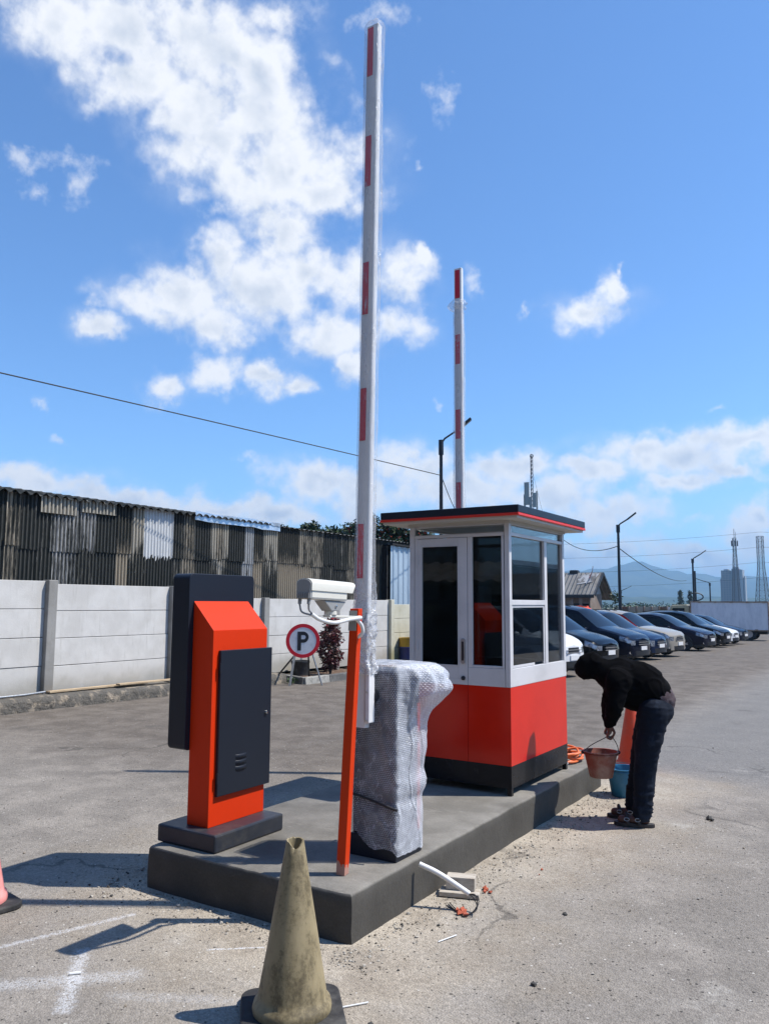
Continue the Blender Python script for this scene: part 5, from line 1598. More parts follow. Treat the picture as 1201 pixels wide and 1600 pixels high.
def traffic_cone(label, pos_, body, basem, H=0.72, rb=0.155, rtop=0.038, slab=0.40, rz=0.3, group=None, sleeve=None, seed=0, ragged=False, stain=None):
    root = thing('traffic_cone', label, 'traffic cone', pos_, group=group)
    x, y, z = pos_
    prof = [(rb + 0.018, 0.035), (rb + 0.020, 0.05), (rb + 0.014, 0.072), (rb, 0.085)]
    prof += [(rb + (rtop - rb) * f, 0.085 + (H - 0.085) * f) for f in np.linspace(0.04, 1, 22)]
    prof += [(rtop - 0.006, H - 0.002), (rtop - 0.010, H - 0.08), (rtop - 0.005, H - 0.2)]
    n = 48
    mb = MB()
    rows = []
    for (r_, zz) in prof:
        row_ = []
        for k in range(n):
            a_ = 2 * pi * k / n
            q = 1 + 0.012 * mnoise.noise(Vector((cos(a_) * 1.5, sin(a_) * 1.5, zz * 5 + seed)))
            zc = zz
            if ragged and zz > H - 0.01:
                zc = zz - 0.028 * max(0, cos(a_ + 0.75)) ** 3 + 0.006 * mnoise.noise(Vector((cos(a_) * 4, sin(a_) * 4, 0)))
            row_.append((x + r_ * q * cos(a_), y + r_ * q * sin(a_), z + zc))
        rows.append(row_)
    mb.grid(rows, wrap=True)
    bo_ = obj('body', mb, body, root, smooth=60)
    b2 = MB()
    rounded_slab(b2, (x, y), slab, 0.034, 0.07, rz, z)
    obj('base', b2, basem, root, bevel=0.008)
    if sleeve:
        mb = MB()
        s0, s1 = sleeve
        rr_ = lambda f: rb + (rtop - rb) * f + 0.003
        mb.lathe([(rr_(s0), 0.085 + (H - 0.085) * s0), (rr_(s1), 0.085 + (H - 0.085) * s1)], 40, (x, y, z))
        obj('reflective_band', MB().grid([[v for v in mb.v[:40]], [v for v in mb.v[40:]]], wrap=True), M['white_bag'], root, smooth=60)
    return root


traffic_cone('grimy bleached traffic cone with torn top standing in the foreground', (-2.185, 2.735, 0.0), M['cone_dirty'], M['rubber'], 0.705, 0.143, 0.036, 0.42, R(42), 'traffic cones', ragged=True)
traffic_cone('faded pink traffic cone cut off by the left edge of the picture', (-4.405, 2.67, 0.0), M['cone_pink'], M['rubber'], 0.70, 0.160, 0.038, 0.42, R(-10), 'traffic cones', seed=3)
traffic_cone('bright orange traffic cone behind the worker\'s legs', (-2.40, 8.60, gz(8.6)), M['cone_orange'], M['rubber'], 0.75, 0.155, 0.038, 0.42, R(10), 'traffic cones', seed=6)

# ------------------------------------------------------------------ buckets


def bucket(label, c, rt_, rb_, h, mat, fill, group, handle_to=None, ang=0.0, ribs=True, fill_level=0.7):
    root = thing('bucket', label, 'bucket', c, group=group)
    mb = MB().lathe([(0.0, 0.0), (rb_ - 0.004, 0.0), (rb_, 0.004), (rb_ + (rt_ - rb_) * 0.88, h * 0.88), (rt_ + 0.006, h * 0.885), (rt_ + 0.006, h * 0.92), (rt_ - 0.001, h * 0.925), (rt_ + 0.004, h - 0.006), (rt_ + 0.010, h - 0.004), (rt_ + 0.010, h), (rt_ - 0.004, h),
                     (rb_ + (rt_ - rb_) * 0.5 - 0.004, h * 0.5), (rb_ - 0.008, 0.012), (0.0, 0.012)], 40, c, wob=lambda a, z: 0.012 * sin(2 * a + 0.5))
    obj('body', mb, mat, root, smooth=40)
    if fill:
        rf_ = rb_ + (rt_ - rb_) * fill_level - 0.006
        P = []
        for i in range(9):
            P.append([(c[0] + rf_ * i / 8 * cos(2 * pi * k / 32), c[1] + rf_ * i / 8 * sin(2 * pi * k / 32), c[2] + h * fill_level + 0.015 * mnoise.noise(Vector((i * 0.7, cos(2 * pi * k / 32) * 2, sin(2 * pi * k / 32) * 2)))) for k in range(32)])
        obj('contents', MB().grid(P, wrap=True), M['mortar'], root, smooth=60)
    ca, sa = cos(ang), sin(ang)
    e0 = Vector((c[0] + ca * (rt_ + 0.012), c[1] + sa * (rt_ + 0.012), c[2] + h * 0.95))
    e1_ = Vector((c[0] - ca * (rt_ + 0.012), c[1] - sa * (rt_ + 0.012), c[2] + h * 0.95))
    for e in (e0, e1_):
        mbb = MB()
        ellipsoid(mbb, e, 0.014, 0.014, 0.016, 10, 6)
        obj('lug', mbb, M['dark_steel'], root, smooth=40)
    if handle_to is not None:
        ap = Vector(handle_to)
        sd = Vector((ca, sa, 0)) * 0.035
        pts = curve([e0, e0 + (ap + sd - e0) * 0.45 + Vector((ca, sa, 0)) * 0.008, ap + sd + Vector((0, 0, -0.012)), ap + sd * 0.4, ap - sd * 0.4, ap - sd + Vector((0, 0, -0.012)), e1_ + (ap - sd - e1_) * 0.45 - Vector((ca, sa, 0)) * 0.008, e1_], 6)
        obj('handle', MB().tube(pts, 0.0032, 7), M['dark_steel'], root, smooth=50)
    else:
        pts = [(c[0] + ca * (rt_ + 0.012) * cos(a_) + -sa * 0.13 * sin(a_), c[1] + sa * (rt_ + 0.012) * cos(a_) + ca * 0.13 * sin(a_), c[2] + h * 0.95 + 0.03 * sin(a_)) for a_ in np.linspace(0, pi, 24)]
        obj('handle', MB().tube(pts, 0.0032, 7), M['dark_steel'], root, smooth=50)
    return root


# ------------------------------------------------------------------ the worker
F = Vector((-1.839, 6.479, 0))
nv = Vector((F.x, F.y, 0)).normalized()
fwd = Vector((-nv.y, nv.x, 0))       # the way he faces: to the left of the picture
fwd = -fwd if fwd.x > 0 else fwd
lat = nv.copy()                      # away from the camera


def S(s, t_, z):
    return F + fwd * s + lat * t_ + Vector((0, 0, z))


# s forward, t sideways (minus = nearer the camera), z up
J = dict(pel=(-0.205, 0, 0.90), wst=(-0.17, 0, 1.02), chs=(0.02, 0, 1.075), ubk=(0.10, 0, 1.115), nek=(0.225, 0, 1.165), hd=(0.285, 0.0, 1.195))
PERSON = thing('person', 'worker in black hoodie and dark jeans bending to lift a dusty bucket', 'person', F)
bm_ = MB()
# body
capsule(bm_, S(*J['pel']), S(*J['wst']), 0.105, 0.105)
capsule(bm_, S(*J['wst']), S(*J['chs']), 0.115, 0.125)
capsule(bm_, S(*J['chs']), S(*J['ubk']), 0.12, 0.10)
capsule(bm_, S(*J['ubk']), S(*J['nek']), 0.075, 0.06)
rotH = Matrix((( fwd.x, lat.x, 0, 0), (fwd.y, lat.y, 0, 0), (0, 0, 1, 0), (0, 0, 0, 1))) @ Matrix.Rotation(R(118), 4, 'Y')
hc = S(*J['hd'])
ellipsoid(bm_, hc, 0.095, 0.075, 0.115, 18, 12, rotH)
capsule(bm_, S(0.225, 0, 1.165), hc, 0.055, 0.06)
for tt in (-1, 1):
    capsule(bm_, S(0.075, tt * 0.15, 1.10), S(0.115, tt * 0.19, 0.90), 0.055, 0.042)
HN = S(0.150, -0.075, 0.690)
HFAR = S(0.165, 0.03, 0.700)
for (sh, el_, wr) in (((0.075, -0.16, 1.10), (0.100, -0.20, 0.905), (0.138, -0.10, 0.765)), ((0.095, 0.16, 1.10), (0.135, 0.20, 0.915), (0.158, 0.05, 0.775))):
    capsule(bm_, S(*sh), S(*el_), 0.052, 0.040)
    capsule(bm_, S(*el_), S(*wr), 0.038, 0.026)
LEG = (((-0.205, -0.085, 0.87), (-0.120, -0.100, 0.49), (-0.085, -0.105, 0.09)), ((-0.20, 0.085, 0.87), (-0.095, 0.105, 0.49), (-0.030, 0.115, 0.09)))
for (hip, kn, an) in LEG:
    capsule(bm_, S(*hip), S(*kn), 0.085, 0.058)
    capsule(bm_, S(*kn), S(*an), 0.056, 0.038)
    a0 = Vector(an)
    capsule(bm_, S(an[0] - 0.02, an[1], 0.055), S(an[0] + 0.15, an[1], 0.045), 0.035, 0.032)


def hand(mb, wr, el_, sgn):
    """wrist to knuckles, four fingers hooked under the wire and a thumb across them"""
    wr, el_ = Vector(wr), Vector(el_)
    dn = Vector((0.10, 0.06 * sgn, -1)).normalized()
    palm = wr + dn * 0.075
    for k in range(4):
        o = (k - 1.5) * 0.018
        capsule(mb, S(wr.x, wr.y + o * 0.5, wr.z - 0.01), S(palm.x, palm.y + o, palm.z), 0.016, 0.0125, 10, 3)
        kl = (0.030, 0.034, 0.032, 0.026)[k]
        a = Vector((palm.x, palm.y + o, palm.z))
        b_ = a + Vector((0.016, 0, -kl))
        c_ = b_ + Vector((-0.026, 0, -0.014))
        d_ = c_ + Vector((-0.020, 0, 0.018))
        capsule(mb, S(*a), S(*b_), 0.0105, 0.0095, 10, 3)
        capsule(mb, S(*b_), S(*c_), 0.0095, 0.009, 10, 3)
        capsule(mb, S(*c_), S(*d_), 0.009, 0.008, 10, 3)
    th0 = wr + Vector((-0.016, -0.018, -0.03))
    th1 = th0 + Vector((-0.020, -0.008, -0.035))
    th2 = th1 + Vector((0.012, 0.0, -0.030))
    capsule(mb, S(*th0), S(*th1), 0.013, 0.0105, 10, 3)
    capsule(mb, S(*th1), S(*th2), 0.0105, 0.009, 10, 3)


hand(bm_, (0.138, -0.10, 0.765), (0.1, -0.2, 0.905), 1)
hand(bm_, (0.158, 0.05, 0.775), (0.135, 0.2, 0.915), -1)
# face: brow, nose, chin
fa = rotH.to_3x3()
def FH(x, y, z):
    return hc + fa @ Vector((x, y, z))
capsule(bm_, FH(0.088, 0, -0.015), FH(0.112, 0, -0.035), 0.012, 0.014, 10, 3)
capsule(bm_, FH(0.070, 0, -0.090), FH(0.078, 0, -0.098), 0.026, 0.020, 10, 3)
capsule(bm_, FH(0.082, -0.03, 0.022), FH(0.082, 0.03, 0.022), 0.014, 0.014, 10, 3)
capsule(bm_, FH(0.088, -0.018, -0.062), FH(0.088, 0.018, -0.062), 0.009, 0.009, 10, 3)
for q in (-1, 1):
    ellipsoid(bm_, FH(-0.005, q * 0.074, -0.005), 0.018, 0.009, 0.03, 10, 6, rotH)
body = remeshed('body', bm_, M['skin'], PERSON, 0.0065, 3)

# hoodie
hb = MB()
capsule(hb, S(-0.195, 0, 1.005), S(-0.11, 0, 1.07), 0.146, 0.152)
capsule(hb, S(-0.190, 0, 0.965), S(-0.11, 0, 1.03), 0.138, 0.146)
capsule(hb, S(-0.10, 0, 0.985), S(0.03, 0, 1.05), 0.14, 0.15)      # slack front hanging down
capsule(hb, S(-0.13, 0, 1.085), S(0.03, 0, 1.135), 0.148, 0.138)
capsule(hb, S(0.03, 0, 1.125), S(0.14, 0, 1.145), 0.150, 0.115)
capsule(hb, S(0.06, -0.13, 1.10), S(0.06, 0.13, 1.10), 0.105, 0.105)
capsule(hb, S(0.13, 0, 1.15), S(0.24, 0, 1.185), 0.108, 0.088)
for (sh, el_, wr) in (((0.075, -0.16, 1.10), (0.095, -0.205, 0.90), (0.136, -0.105, 0.775)), ((0.095, 0.16, 1.10), (0.135, 0.205, 0.91), (0.156, 0.055, 0.785))):
    capsule(hb, S(*sh), S(*el_), 0.086, 0.066)
    capsule(hb, S(*el_), S(*wr), 0.066, 0.046)
# hood up over a cap, with its brim
ellipsoid(hb, hc + fwd * -0.012 + Vector((0, 0, 0.004)) + fwd * 0.008, 0.107, 0.090, 0.128, 20, 14, rotH)
capsule(hb, S(0.20, 0, 1.185), S(0.275, 0, 1.21), 0.092, 0.094)


def wr_(co):
    v = mnoise.noise(Vector((co.x * 11, co.y * 11, co.z * 7))) * 0.010
    v += max(0, 1 - abs(mnoise.noise(Vector((co.x * 9 + co.z * 8, co.y * 9, co.z * 11)))) * 6) * 0.008
    return v


hoodie = remeshed('hoodie', hb, M['black_cloth'], PERSON, 0.011, 14, wr_)
# shirt tail between hoodie and jeans
sb_ = MB()
capsule(sb_, S(-0.225, 0, 0.955), S(-0.20, 0, 0.99), 0.139, 0.141)
remeshed('shirt', sb_, M['shirt'], PERSON, 0.012, 5, lambda co: mnoise.noise(Vector((co.x * 20, co.y * 20, co.z * 30))) * 0.007)
# jeans
jb = MB()
capsule(jb, S(-0.222, -0.045, 0.875), S(-0.222, 0.045, 0.875), 0.124, 0.124)
capsule(jb, S(-0.212, 0, 0.94), S(-0.215, 0, 0.86), 0.130, 0.128)
for (hip, kn, an) in LEG:
    capsule(jb, S(hip[0] + 0.008, hip[1], hip[2]), S(*kn), 0.118, 0.088)
    capsule(jb, S(kn[0], kn[1], kn[2]), S(an[0] - 0.004, an[1], 0.095), 0.088, 0.070)


def wj(co):
    z = co.z
    v = mnoise.noise(Vector((co.x * 10, co.y * 10, z * 8))) * 0.008
    amp = 0.011 if z < 0.28 else 0.006
    v += max(0, 1 - abs(mnoise.noise(Vector((co.x * 5, co.y * 5, z * 22)))) * 5) * amp
    return v


remeshed('jeans', jb, M['denim'], PERSON, 0.011, 7, wj)
# sandals
for (hip, kn, an) in LEG:
    s0, t0 = an[0], an[1]
    so_ = MB()
    poly = []
    for k in range(28):
        a_ = 2 * pi * k / 28
        s1 = 0.060 + 0.152 * cos(a_)
        w1 = 0.050 + 0.010 * cos(a_)
        q = S(s0 + s1, t0 + w1 * sin(a_), 0)
        poly.append((q.x, q.y))
    so_.prism(poly, 'z', 0.001, 0.030)
    sd_ = obj('sandal', so_, M['sandal'], PERSON, bevel=0.006)
    st_ = MB()
    for ss in (0.035, 0.115):
        st_.tube([S(s0 + ss - 0.01, t0 - 0.052, 0.028), S(s0 + ss, t0 - 0.046, 0.062), S(s0 + ss + 0.005, t0, 0.094), S(s0 + ss, t0 + 0.046, 0.062), S(s0 + ss - 0.01, t0 + 0.052, 0.028)], [0.013, 0.014, 0.014, 0.014, 0.013], 8)
    obj('strap', st_, M['sandal'], sd_, smooth=60)
    bk = MB()
    for ss in (0.035, 0.115):
        c_ = S(s0 + ss, t0 - 0.062, 0.062)
        q = [c_ + fwd * (0.019 * cos(a_)) + Vector((0, 0, 0.012 * sin(a_))) for a_ in np.linspace(0, 2 * pi, 14)]
        bk.tube(q, 0.0028, 6)
    obj('buckle', bk, M['galv'], sd_)

bc = S(0.215, -0.015, 0.335)
bucket('dusty red mortar bucket hanging from the hands of the worker', (bc.x, bc.y, 0.335), 0.130, 0.088, 0.20, M['bucket_red'], True, 'mortar buckets', handle_to=S(0.150, -0.055, 0.655), ang=atan2(fwd.y, fwd.x) + 0.25)
bucket('blue bucket on the ground behind the worker\'s shins', (-2.13, 7.33, 0.0), 0.145, 0.110, 0.245, M['bucket_blue'], True, 'mortar buckets', ang=0.8)


# ------------------------------------------------------------------ parked cars
def smooth_interp(us, bp, w=0.05):
    xs = np.array([b[0] for b in bp], float)
    zs_ = np.array([b[1] for b in bp], float)
    out = np.zeros_like(us)
    for k in np.linspace(-1, 1, 9):
        out += np.interp(us + k * w, xs, zs_)
    return out / 9


MPV = dict(top=[(0, .74), (.10, .84), (.55, .98), (1.02, 1.08), (1.75, 1.62), (2.3, 1.71), (3.2, 1.70), (4.05, 1.58), (4.33, 1.05), (4.4, .95)], cowl=1.02, rs=1.78, re=4.0, pill=[2.15, 3.20])
SUV = dict(top=[(0, .80), (.10, .92), (.6, 1.04), (1.15, 1.10), (1.85, 1.60), (2.4, 1.69), (3.4, 1.68), (4.1, 1.55), (4.34, 1.08), (4.4, .95)], cowl=1.15, rs=1.88, re=4.05, pill=[2.35, 3.30])
HATCH = dict(top=[(0, .70), (.10, .78), (.55, .90), (1.10, 1.00), (1.90, 1.43), (2.4, 1.51), (3.2, 1.49), (4.0, 1.32), (4.33, 1.02), (4.4, .9)], cowl=1.1, rs=1.95, re=3.95, pill=[2.35, 3.25])
VAN = dict(top=[(0, .80), (.08, .92), (.35, 1.04), (.72, 1.14), (1.45, 1.68), (1.9, 1.78), (3.2, 1.78), (4.15, 1.70), (4.36, 1.1), (4.4, .95)], cowl=.72, rs=1.5, re=4.1, pill=[1.85, 3.05])


def make_car(name, label, noseX, noseY, yaw, st, pm, L=4.4, W_=1.70, H=1.0, group='cars parked in a row', accents=None, pillarm=None, wheels=True):
    """noseX, noseY: where the middle of the nose meets the ground; yaw turns the nose from +X towards the camera (radians)"""
    c, s_ = cos(-yaw), sin(-yaw)
    ctr = Vector((noseX - c * L / 2, noseY - s_ * L / 2, gz(noseY)))
    root = thing(name, label, 'car' if 'van' not in name else 'van', ctr, rotz=-yaw, group=group, local=True)
    k = L / 4.4
    us = np.concatenate([np.linspace(0, .3, 8)[:-1], np.linspace(.3, 1.0 * st['cowl'], 7)[:-1], np.linspace(st['cowl'], st['rs'], 10)[:-1], np.linspace(st['rs'], st['re'], 34)[:-1], np.linspace(st['re'], 4.4, 10)])
    top = smooth_interp(us, st['top'], 0.06) * H
    belt = np.minimum(top - 0.07, (0.94 + 0.025 * us) * H * (st['top'][3][1] / 1.08))
    w = np.interp(us, [0, .06, .18, .4, .8, 3.8, 4.2, 4.4], [.76, .86, .93, .975, 1, 1, .96, .84]) * W_ / 2
    zb = np.interp(us, [0, .25, .9, 3.6, 4.4], [.26, .20, .20, .20, .30])
    NS = (4, 5, 3, 6, 9)
    starts = np.cumsum([0] + list(NS))
    ringsP = []
    for i, u in enumerate(us):
        g_ = max(0.0, min(1.0, (top[i] - belt[i] - 0.08) / 0.55))
        yr = w[i] * (0.86 - 0.17 * g_)
        zr = top[i] - 0.035 - 0.04 * g_
        zl = zb[i] + 0.30
        ctrl = [(w[i] * .93, zb[i]), (w[i], zl), (w[i] * .99, belt[i] - 0.10), (w[i] * .955, belt[i]), (yr, zr), (0.0, top[i])]
        pts = []
        for q in range(5):
            a, b = ctrl[q], ctrl[q + 1]
            for j in range(NS[q]):
                f = j / NS[q]
                y = a[0] + (b[0] - a[0]) * f
                z = a[1] + (b[1] - a[1]) * f
                if q == 4:
                    z = a[1] + (b[1] - a[1]) * (1 - (1 - f) ** 2.2)
                pts.append((y, z))
        pts.append(ctrl[-1])
        ringsP.append(pts)
    nv_ = len(ringsP[0])
    parts = {}

    def put(pn, quad):
        parts.setdefault(pn, MB()).add(quad, [tuple(range(len(quad)))])
    wins = [(st['cowl'] + .28, st['pill'][0] - .05), (st['pill'][0] + .05, st['pill'][1] - .06), (st['pill'][1] + .06, st['re'] - 0.10)]
    for i in range(len(us) - 1):
        um = (us[i] + us[i + 1]) / 2
        for j in range(nv_ - 1):
            sec = int(np.searchsorted(starts, j, side='right') - 1)
            r_ = j - starts[sec]
            pn = 'body'
            if sec == 3 and 1 <= r_ <= 4 and any(a < um < b for a, b in wins):
                hgt = (top[i] - belt[i])
                if hgt > 0.22:
                    pn = 'side_window'
            elif sec == 4 and st['cowl'] + 0.03 < um < st['rs'] - 0.03:
                pn = 'windscreen'
            elif sec == 3 and r_ in (0,) and any(a < um < b for a, b in wins):
                pn = 'body'
            elif sec == 4 and um > st['re'] + 0.03 and um < 4.30:
                pn = 'rear_window'
            elif um < 0.34 and sec == 2 and r_ >= 0:
                pn = 'headlight'
            elif um < 0.30 and sec == 1 and r_ == 4:
                pn = 'headlight'
            elif sec == 0 and r_ == 0:
                pn = 'bumper_trim'
            elif pillarm and sec == 3 and st['cowl'] + 0.1 < um < st['re']:
                pn = 'pillar'
            for sg in (1, -1):
                q = [(us[i], ringsP[i][j]), (us[i + 1], ringsP[i + 1][j]), (us[i + 1], ringsP[i + 1][j + 1]), (us[i], ringsP[i][j + 1])]
                quad = [((L / 2 - u * k), sg * p_[0], p_[1]) for u, p_ in q]
                if sg < 0:
                    quad.reverse()
                put(pn + ('|%d' % sg if pn in ('headlight', 'side_window') else ''), quad)
    # nose and tail
    for (u, idx, sgn) in ((us[0], 0, 1), (us[-1], len(us) - 1, -1)):
        pts = ringsP[idx]
        NSs = 14
        w0 = max(p_[0] for p_ in pts)
        for j in range(nv_ - 1):
            for q in range(NSs):
                f0, f1 = 1 - 2 * q / NSs, 1 - 2 * (q + 1) / NSs
                fm = (f0 + f1) / 2
                zm = (pts[j][1] + pts[j + 1][1]) / 2
                def PT(j_, f):
                    y, z = pts[j_]
                    lean = 0.05 * max(0, (z - 0.55)) if sgn > 0 else 0
                    return (sgn * (L / 2) + sgn * (0.10 * (1 - f * f) * (1 if sgn > 0 else .5)) - lean, y * f, z)
                pn = 'body'
                zt = pts[-1][1]
                if sgn > 0:
                    if abs(fm) > 0.66 and zt - 0.22 < zm < zt - 0.07:
                        pn = 'headlight|%d' % (1 if fm > 0 else -1)
                    elif abs(fm) < 0.50 and zt - 0.22 < zm < zt - 0.07:
                        pn = 'grille'
                    elif abs(fm) < 0.72 and 0.29 < zm < 0.42:
                        pn = 'bumper_trim'
                else:
                    if abs(fm) > 0.66 and zt - 0.32 < zm < zt - 0.05:
                        pn = 'tail_lamp|%d' % (1 if fm > 0 else -1)
                put(pn, [PT(j, f0), PT(j + 1, f0), PT(j + 1, f1), PT(j, f1)])
    mats = dict(body=pm, side_window=M['car_glass'], windscreen=M['car_glass'], rear_window=M['car_glass'], headlight=M['lens'], grille=M['car_black'], bumper_trim=M['car_black'], tail_lamp=M['tail'], pillar=pillarm)
    for pn, mb in parts.items():
        base = pn.split('|')[0]
        o = obj(base, mb, mats[base], root)
        import bmesh
        bm = bmesh.new()
        bm.from_mesh(o.data)
        bmesh.ops.remove_doubles(bm, verts=bm.verts, dist=0.0005)
        bmesh.ops.recalc_face_normals(bm, faces=bm.faces)
        bm.to_mesh(o.data)
        bm.free()
        o.data.shade_smooth()
        o.data.set_sharp_from_angle(angle=R(38))
    zt = ringsP[0][-1][1]
    xn = L / 2 + 0.10
    mb = MB()
    for q in range(2):
        mb.box(xn - 0.04, xn + 0.002, -0.34, 0.34, zt - 0.205 + q * 0.07, zt - 0.19 + q * 0.07)
    obj('grille_bar', mb, M['chrome'], root)
    obj('number_plate', MB().box(xn - 0.01, xn + 0.012, -0.20, 0.20, 0.43, 0.55), M['plate'] if accents != 'dark' else M['car_black'], root)
    if wheels:
        for ux in (0.82, 3.52):
            x = L / 2 - ux * k
            for sg in (1, -1):
                y = sg * (W_ / 2)
                ar = MB()
                n = 28
                prof = [(0.0, 0.004), (0.355, 0.004), (0.385, 0.012), (0.395, 0.0), (0.395, -0.06)]
                ar.lathe(prof, n, (0, 0, 0), 'y')
                ar.v = [(x + a, y + sg * (b + 0.002), 0.325 + c_) for a, b, c_ in ar.v]
                ar.v = [(a, b, max(c_, 0.20)) for a, b, c_ in ar.v]
                obj('wheel_arch', ar, M['car_black'], root, smooth=40)
                wh = MB().lathe([(0.20, 0.030), (0.225, 0.038), (0.30, 0.036), (0.318, 0.015), (0.318, -0.15), (0.0, -0.15)], 32, (0, 0, 0), 'y')
                wh.v = [(x + a, y + sg * (b - 0.008), 0.318 + c_) for a, b, c_ in wh.v]
                wo2 = obj('wheel', wh, M['tyre'], root, smooth=40)
                ri = MB()
                ri.lathe([(0.195, 0.018), (0.222, 0.030), (0.222, 0.018)], 32, (0, 0, 0), 'y')
                ri.lathe([(0.0, 0.030), (0.045, 0.028), (0.05, 0.015)], 14, (0, 0, 0), 'y')
                for q in range(5):
                    for dq in (-0.16, 0.16):
                        a_ = 2 * pi * q / 5 + dq
                        ri.bar((0.04 * cos(a_), 0.022, 0.04 * sin(a_)), (0.205 * cos(a_ * 1.0), 0.024, 0.205 * sin(a_)), 0.028, 0.014, upv=(0, 1, 0))
                ri.v = [(x + a, y + sg * (b - 0.004), 0.318 + c_) for a, b, c_ in ri.v]
                obj('rim', ri, M['rim'], wo2, smooth=30)
    for sg in (1, -1):
        mb = MB()
        ellipsoid(mb, (L / 2 - (st['cowl'] + 0.30) * k, sg * (W_ / 2 + 0.09), belt[10] + 0.07), 0.07, 0.10, 0.065, 14, 8)
        mb.bar((L / 2 - (st['cowl'] + 0.30) * k, sg * (W_ / 2 - 0.06), belt[10] + 0.05), (L / 2 - (st['cowl'] + 0.30) * k, sg * (W_ / 2 + 0.05), belt[10] + 0.05), 0.04, 0.03)
        obj('mirror', mb, pm, root, smooth=40)
        bar = MB()
        zb_ = 0.46
        bar.bar((L / 2 - 0.02, sg * W_ * 0.33, 0.33), (L / 2 - 0.06, sg * W_ * 0.39, 0.40), 0.05, 0.12)
        obj('fog_lamp', bar, M['chrome'], root)
    if st is not HATCH:
        rr_ = MB()
        for sg in (1, -1):
            rr_.tube([(L / 2 - a * k, sg * W_ * 0.30, float(np.interp(a, us, top)) + 0.02) for a in np.linspace(st['rs'] + .25, st['re'] - .15, 9)], 0.014, 6)
        obj('roof_rail', rr_, M['car_black'], root, smooth=50)
    obj('underbody', MB().box(-L / 2 + 0.35, L / 2 - 0.3, -W_ * 0.43, W_ * 0.43, 0.16, 0.32), M['car_black'], root)
    return root


P_ = {}
P_['white'] = paint('white_car_paint', (0.72, 0.73, 0.75), 0.0)
P_['navy'] = paint('navy_car_paint', (0.004, 0.0065, 0.017))
P_['blue'] = paint('blue_car_paint', (0.007, 0.016, 0.045))
P_['black'] = paint('black_car_paint', (0.003, 0.0033, 0.004), 0.3)
P_['beige'] = paint('greige_car_paint', (0.30, 0.275, 0.235), 0.4)
P_['indigo'] = paint('indigo_car_paint', (0.012, 0.012, 0.024))
P_['redp'] = paint('red_car_paint', (0.35, 0.02, 0.02), 0.2)
YW = R(10)
NX = -6.85
make_car('minivan', 'white minivan with black lower bumper nosing out beside the booth', NX + 0.05, 19.2, YW, VAN, P_['white'], 4.2, 1.66, 0.98)
make_car('parked_car', 'black people carrier with spoked wheel behind the head of the worker', NX, 22.4, YW, MPV, P_['black'], 4.4, 1.72, 1.0)
make_car('parked_car', 'tall dark navy people carrier just right of the head of the worker', NX - 0.05, 26.0, YW, MPV, P_['navy'], 4.7, 1.80, 1.06)
make_car('parked_car', 'blue people carrier between the navy one and the greige crossover', NX - 0.05, 28.3, YW, MPV, P_['blue'], 4.4, 1.68, 0.98)
make_car('parked_car', 'greige crossover with red pillars in the middle of the parked row', NX + 0.02, 30.8, YW, SUV, P_['beige'], 4.4, 1.78, 1.0, pillarm=P_['redp'])
make_car('parked_car', 'indigo hatchback with large alloy wheel, right of the greige crossover', NX + 0.12, 36.4, YW, HATCH, P_['indigo'], 4.4, 1.75, 1.06)
make_car('parked_car', 'black people carrier right of the indigo hatchback', NX + 0.0, 40.9, YW, MPV, P_['black'], 4.5, 1.72, 1.0)
make_car('parked_car', 'white car whose nose shows between two dark cars near the truck', NX + 0.0, 43.2, YW, HATCH, P_['white'], 4.3, 1.7, 1.0)
make_car('parked_car', 'dark blue car at the far end of the row beside the truck', NX + 0.05, 45.9, YW, HATCH, P_['navy'], 4.3, 1.7, 1.02)

# box truck
m, t, p = new_mat('aluminium_box_side')
pos = nd(t, 'ShaderNodeTexCoord').outputs['Object']
n1 = noise_tex(t, vmth(t, 'MULTIPLY', pos, (2, 2, 0.6)), 1.4, 8, 0.65)
t.links.new(mix(t, sstep(t, n1, 0.35, 0.7), (0.76, 0.77, 0.79), (0.60, 0.62, 0.65)), p.inputs['Base Color'])
p.inputs['Roughness'].default_value = 0.55
M['truck_box'] = m
M['truck_trim'] = gmat('rusty_truck_trim', (0.34, 0.26, 0.19), 0.7, col2=(0.25, 0.13, 0.06), scale=8, var=0.15)
M['truck_cab'] = gmat('beige_truck_cab', (0.48, 0.42, 0.26), 0.4, col2=(0.38, 0.33, 0.20), scale=4, var=0.05)
TX0, TX1, TY, tz = -10.75, -6.30, 52.0, gz(52)
TK = thing('box_truck', 'grey box truck with rust-brown trim and beige cab beyond the parked cars', 'truck', ((TX0 + TX1) / 2, TY, tz))
bx = obj('cargo_box', MB().box(TX0 + 0.03, TX1 - 0.03, TY + 0.03, TY + 2.0, tz + 0.62, tz + 2.30), M['truck_box'], TK)
tr = MB()
for z in (tz + 0.58, tz + 2.26):
    tr.box(TX0 + 0.075, TX1 - 0.075, TY, TY + 0.07, z, z + 0.07)
for x in (TX0, TX1 - 0.07):
    tr.box(x, x + 0.07, TY, TY + 2.0, tz + 0.58, tz + 2.33)
for q in range(9):
    x = TX0 + 0.5 + q * 0.45
    tr.box(x, x + 0.16, TY - 0.012, TY - 0.0005, tz + 0.59 if q % 2 else tz + 2.24, tz + 0.68 if q % 2 else tz + 2.34)
obj('trim', tr, M['truck_trim'], bx)
obj('chassis', MB().box(TX0 - 1.6, TX1 - 0.2, TY + 0.5, TY + 1.5, tz + 0.38, tz + 0.575).box(TX0 + 0.2, TX0 + 1.3, TY + 0.1, TY + 0.4, tz + 0.3, tz + 0.56), M['car_black'], TK)
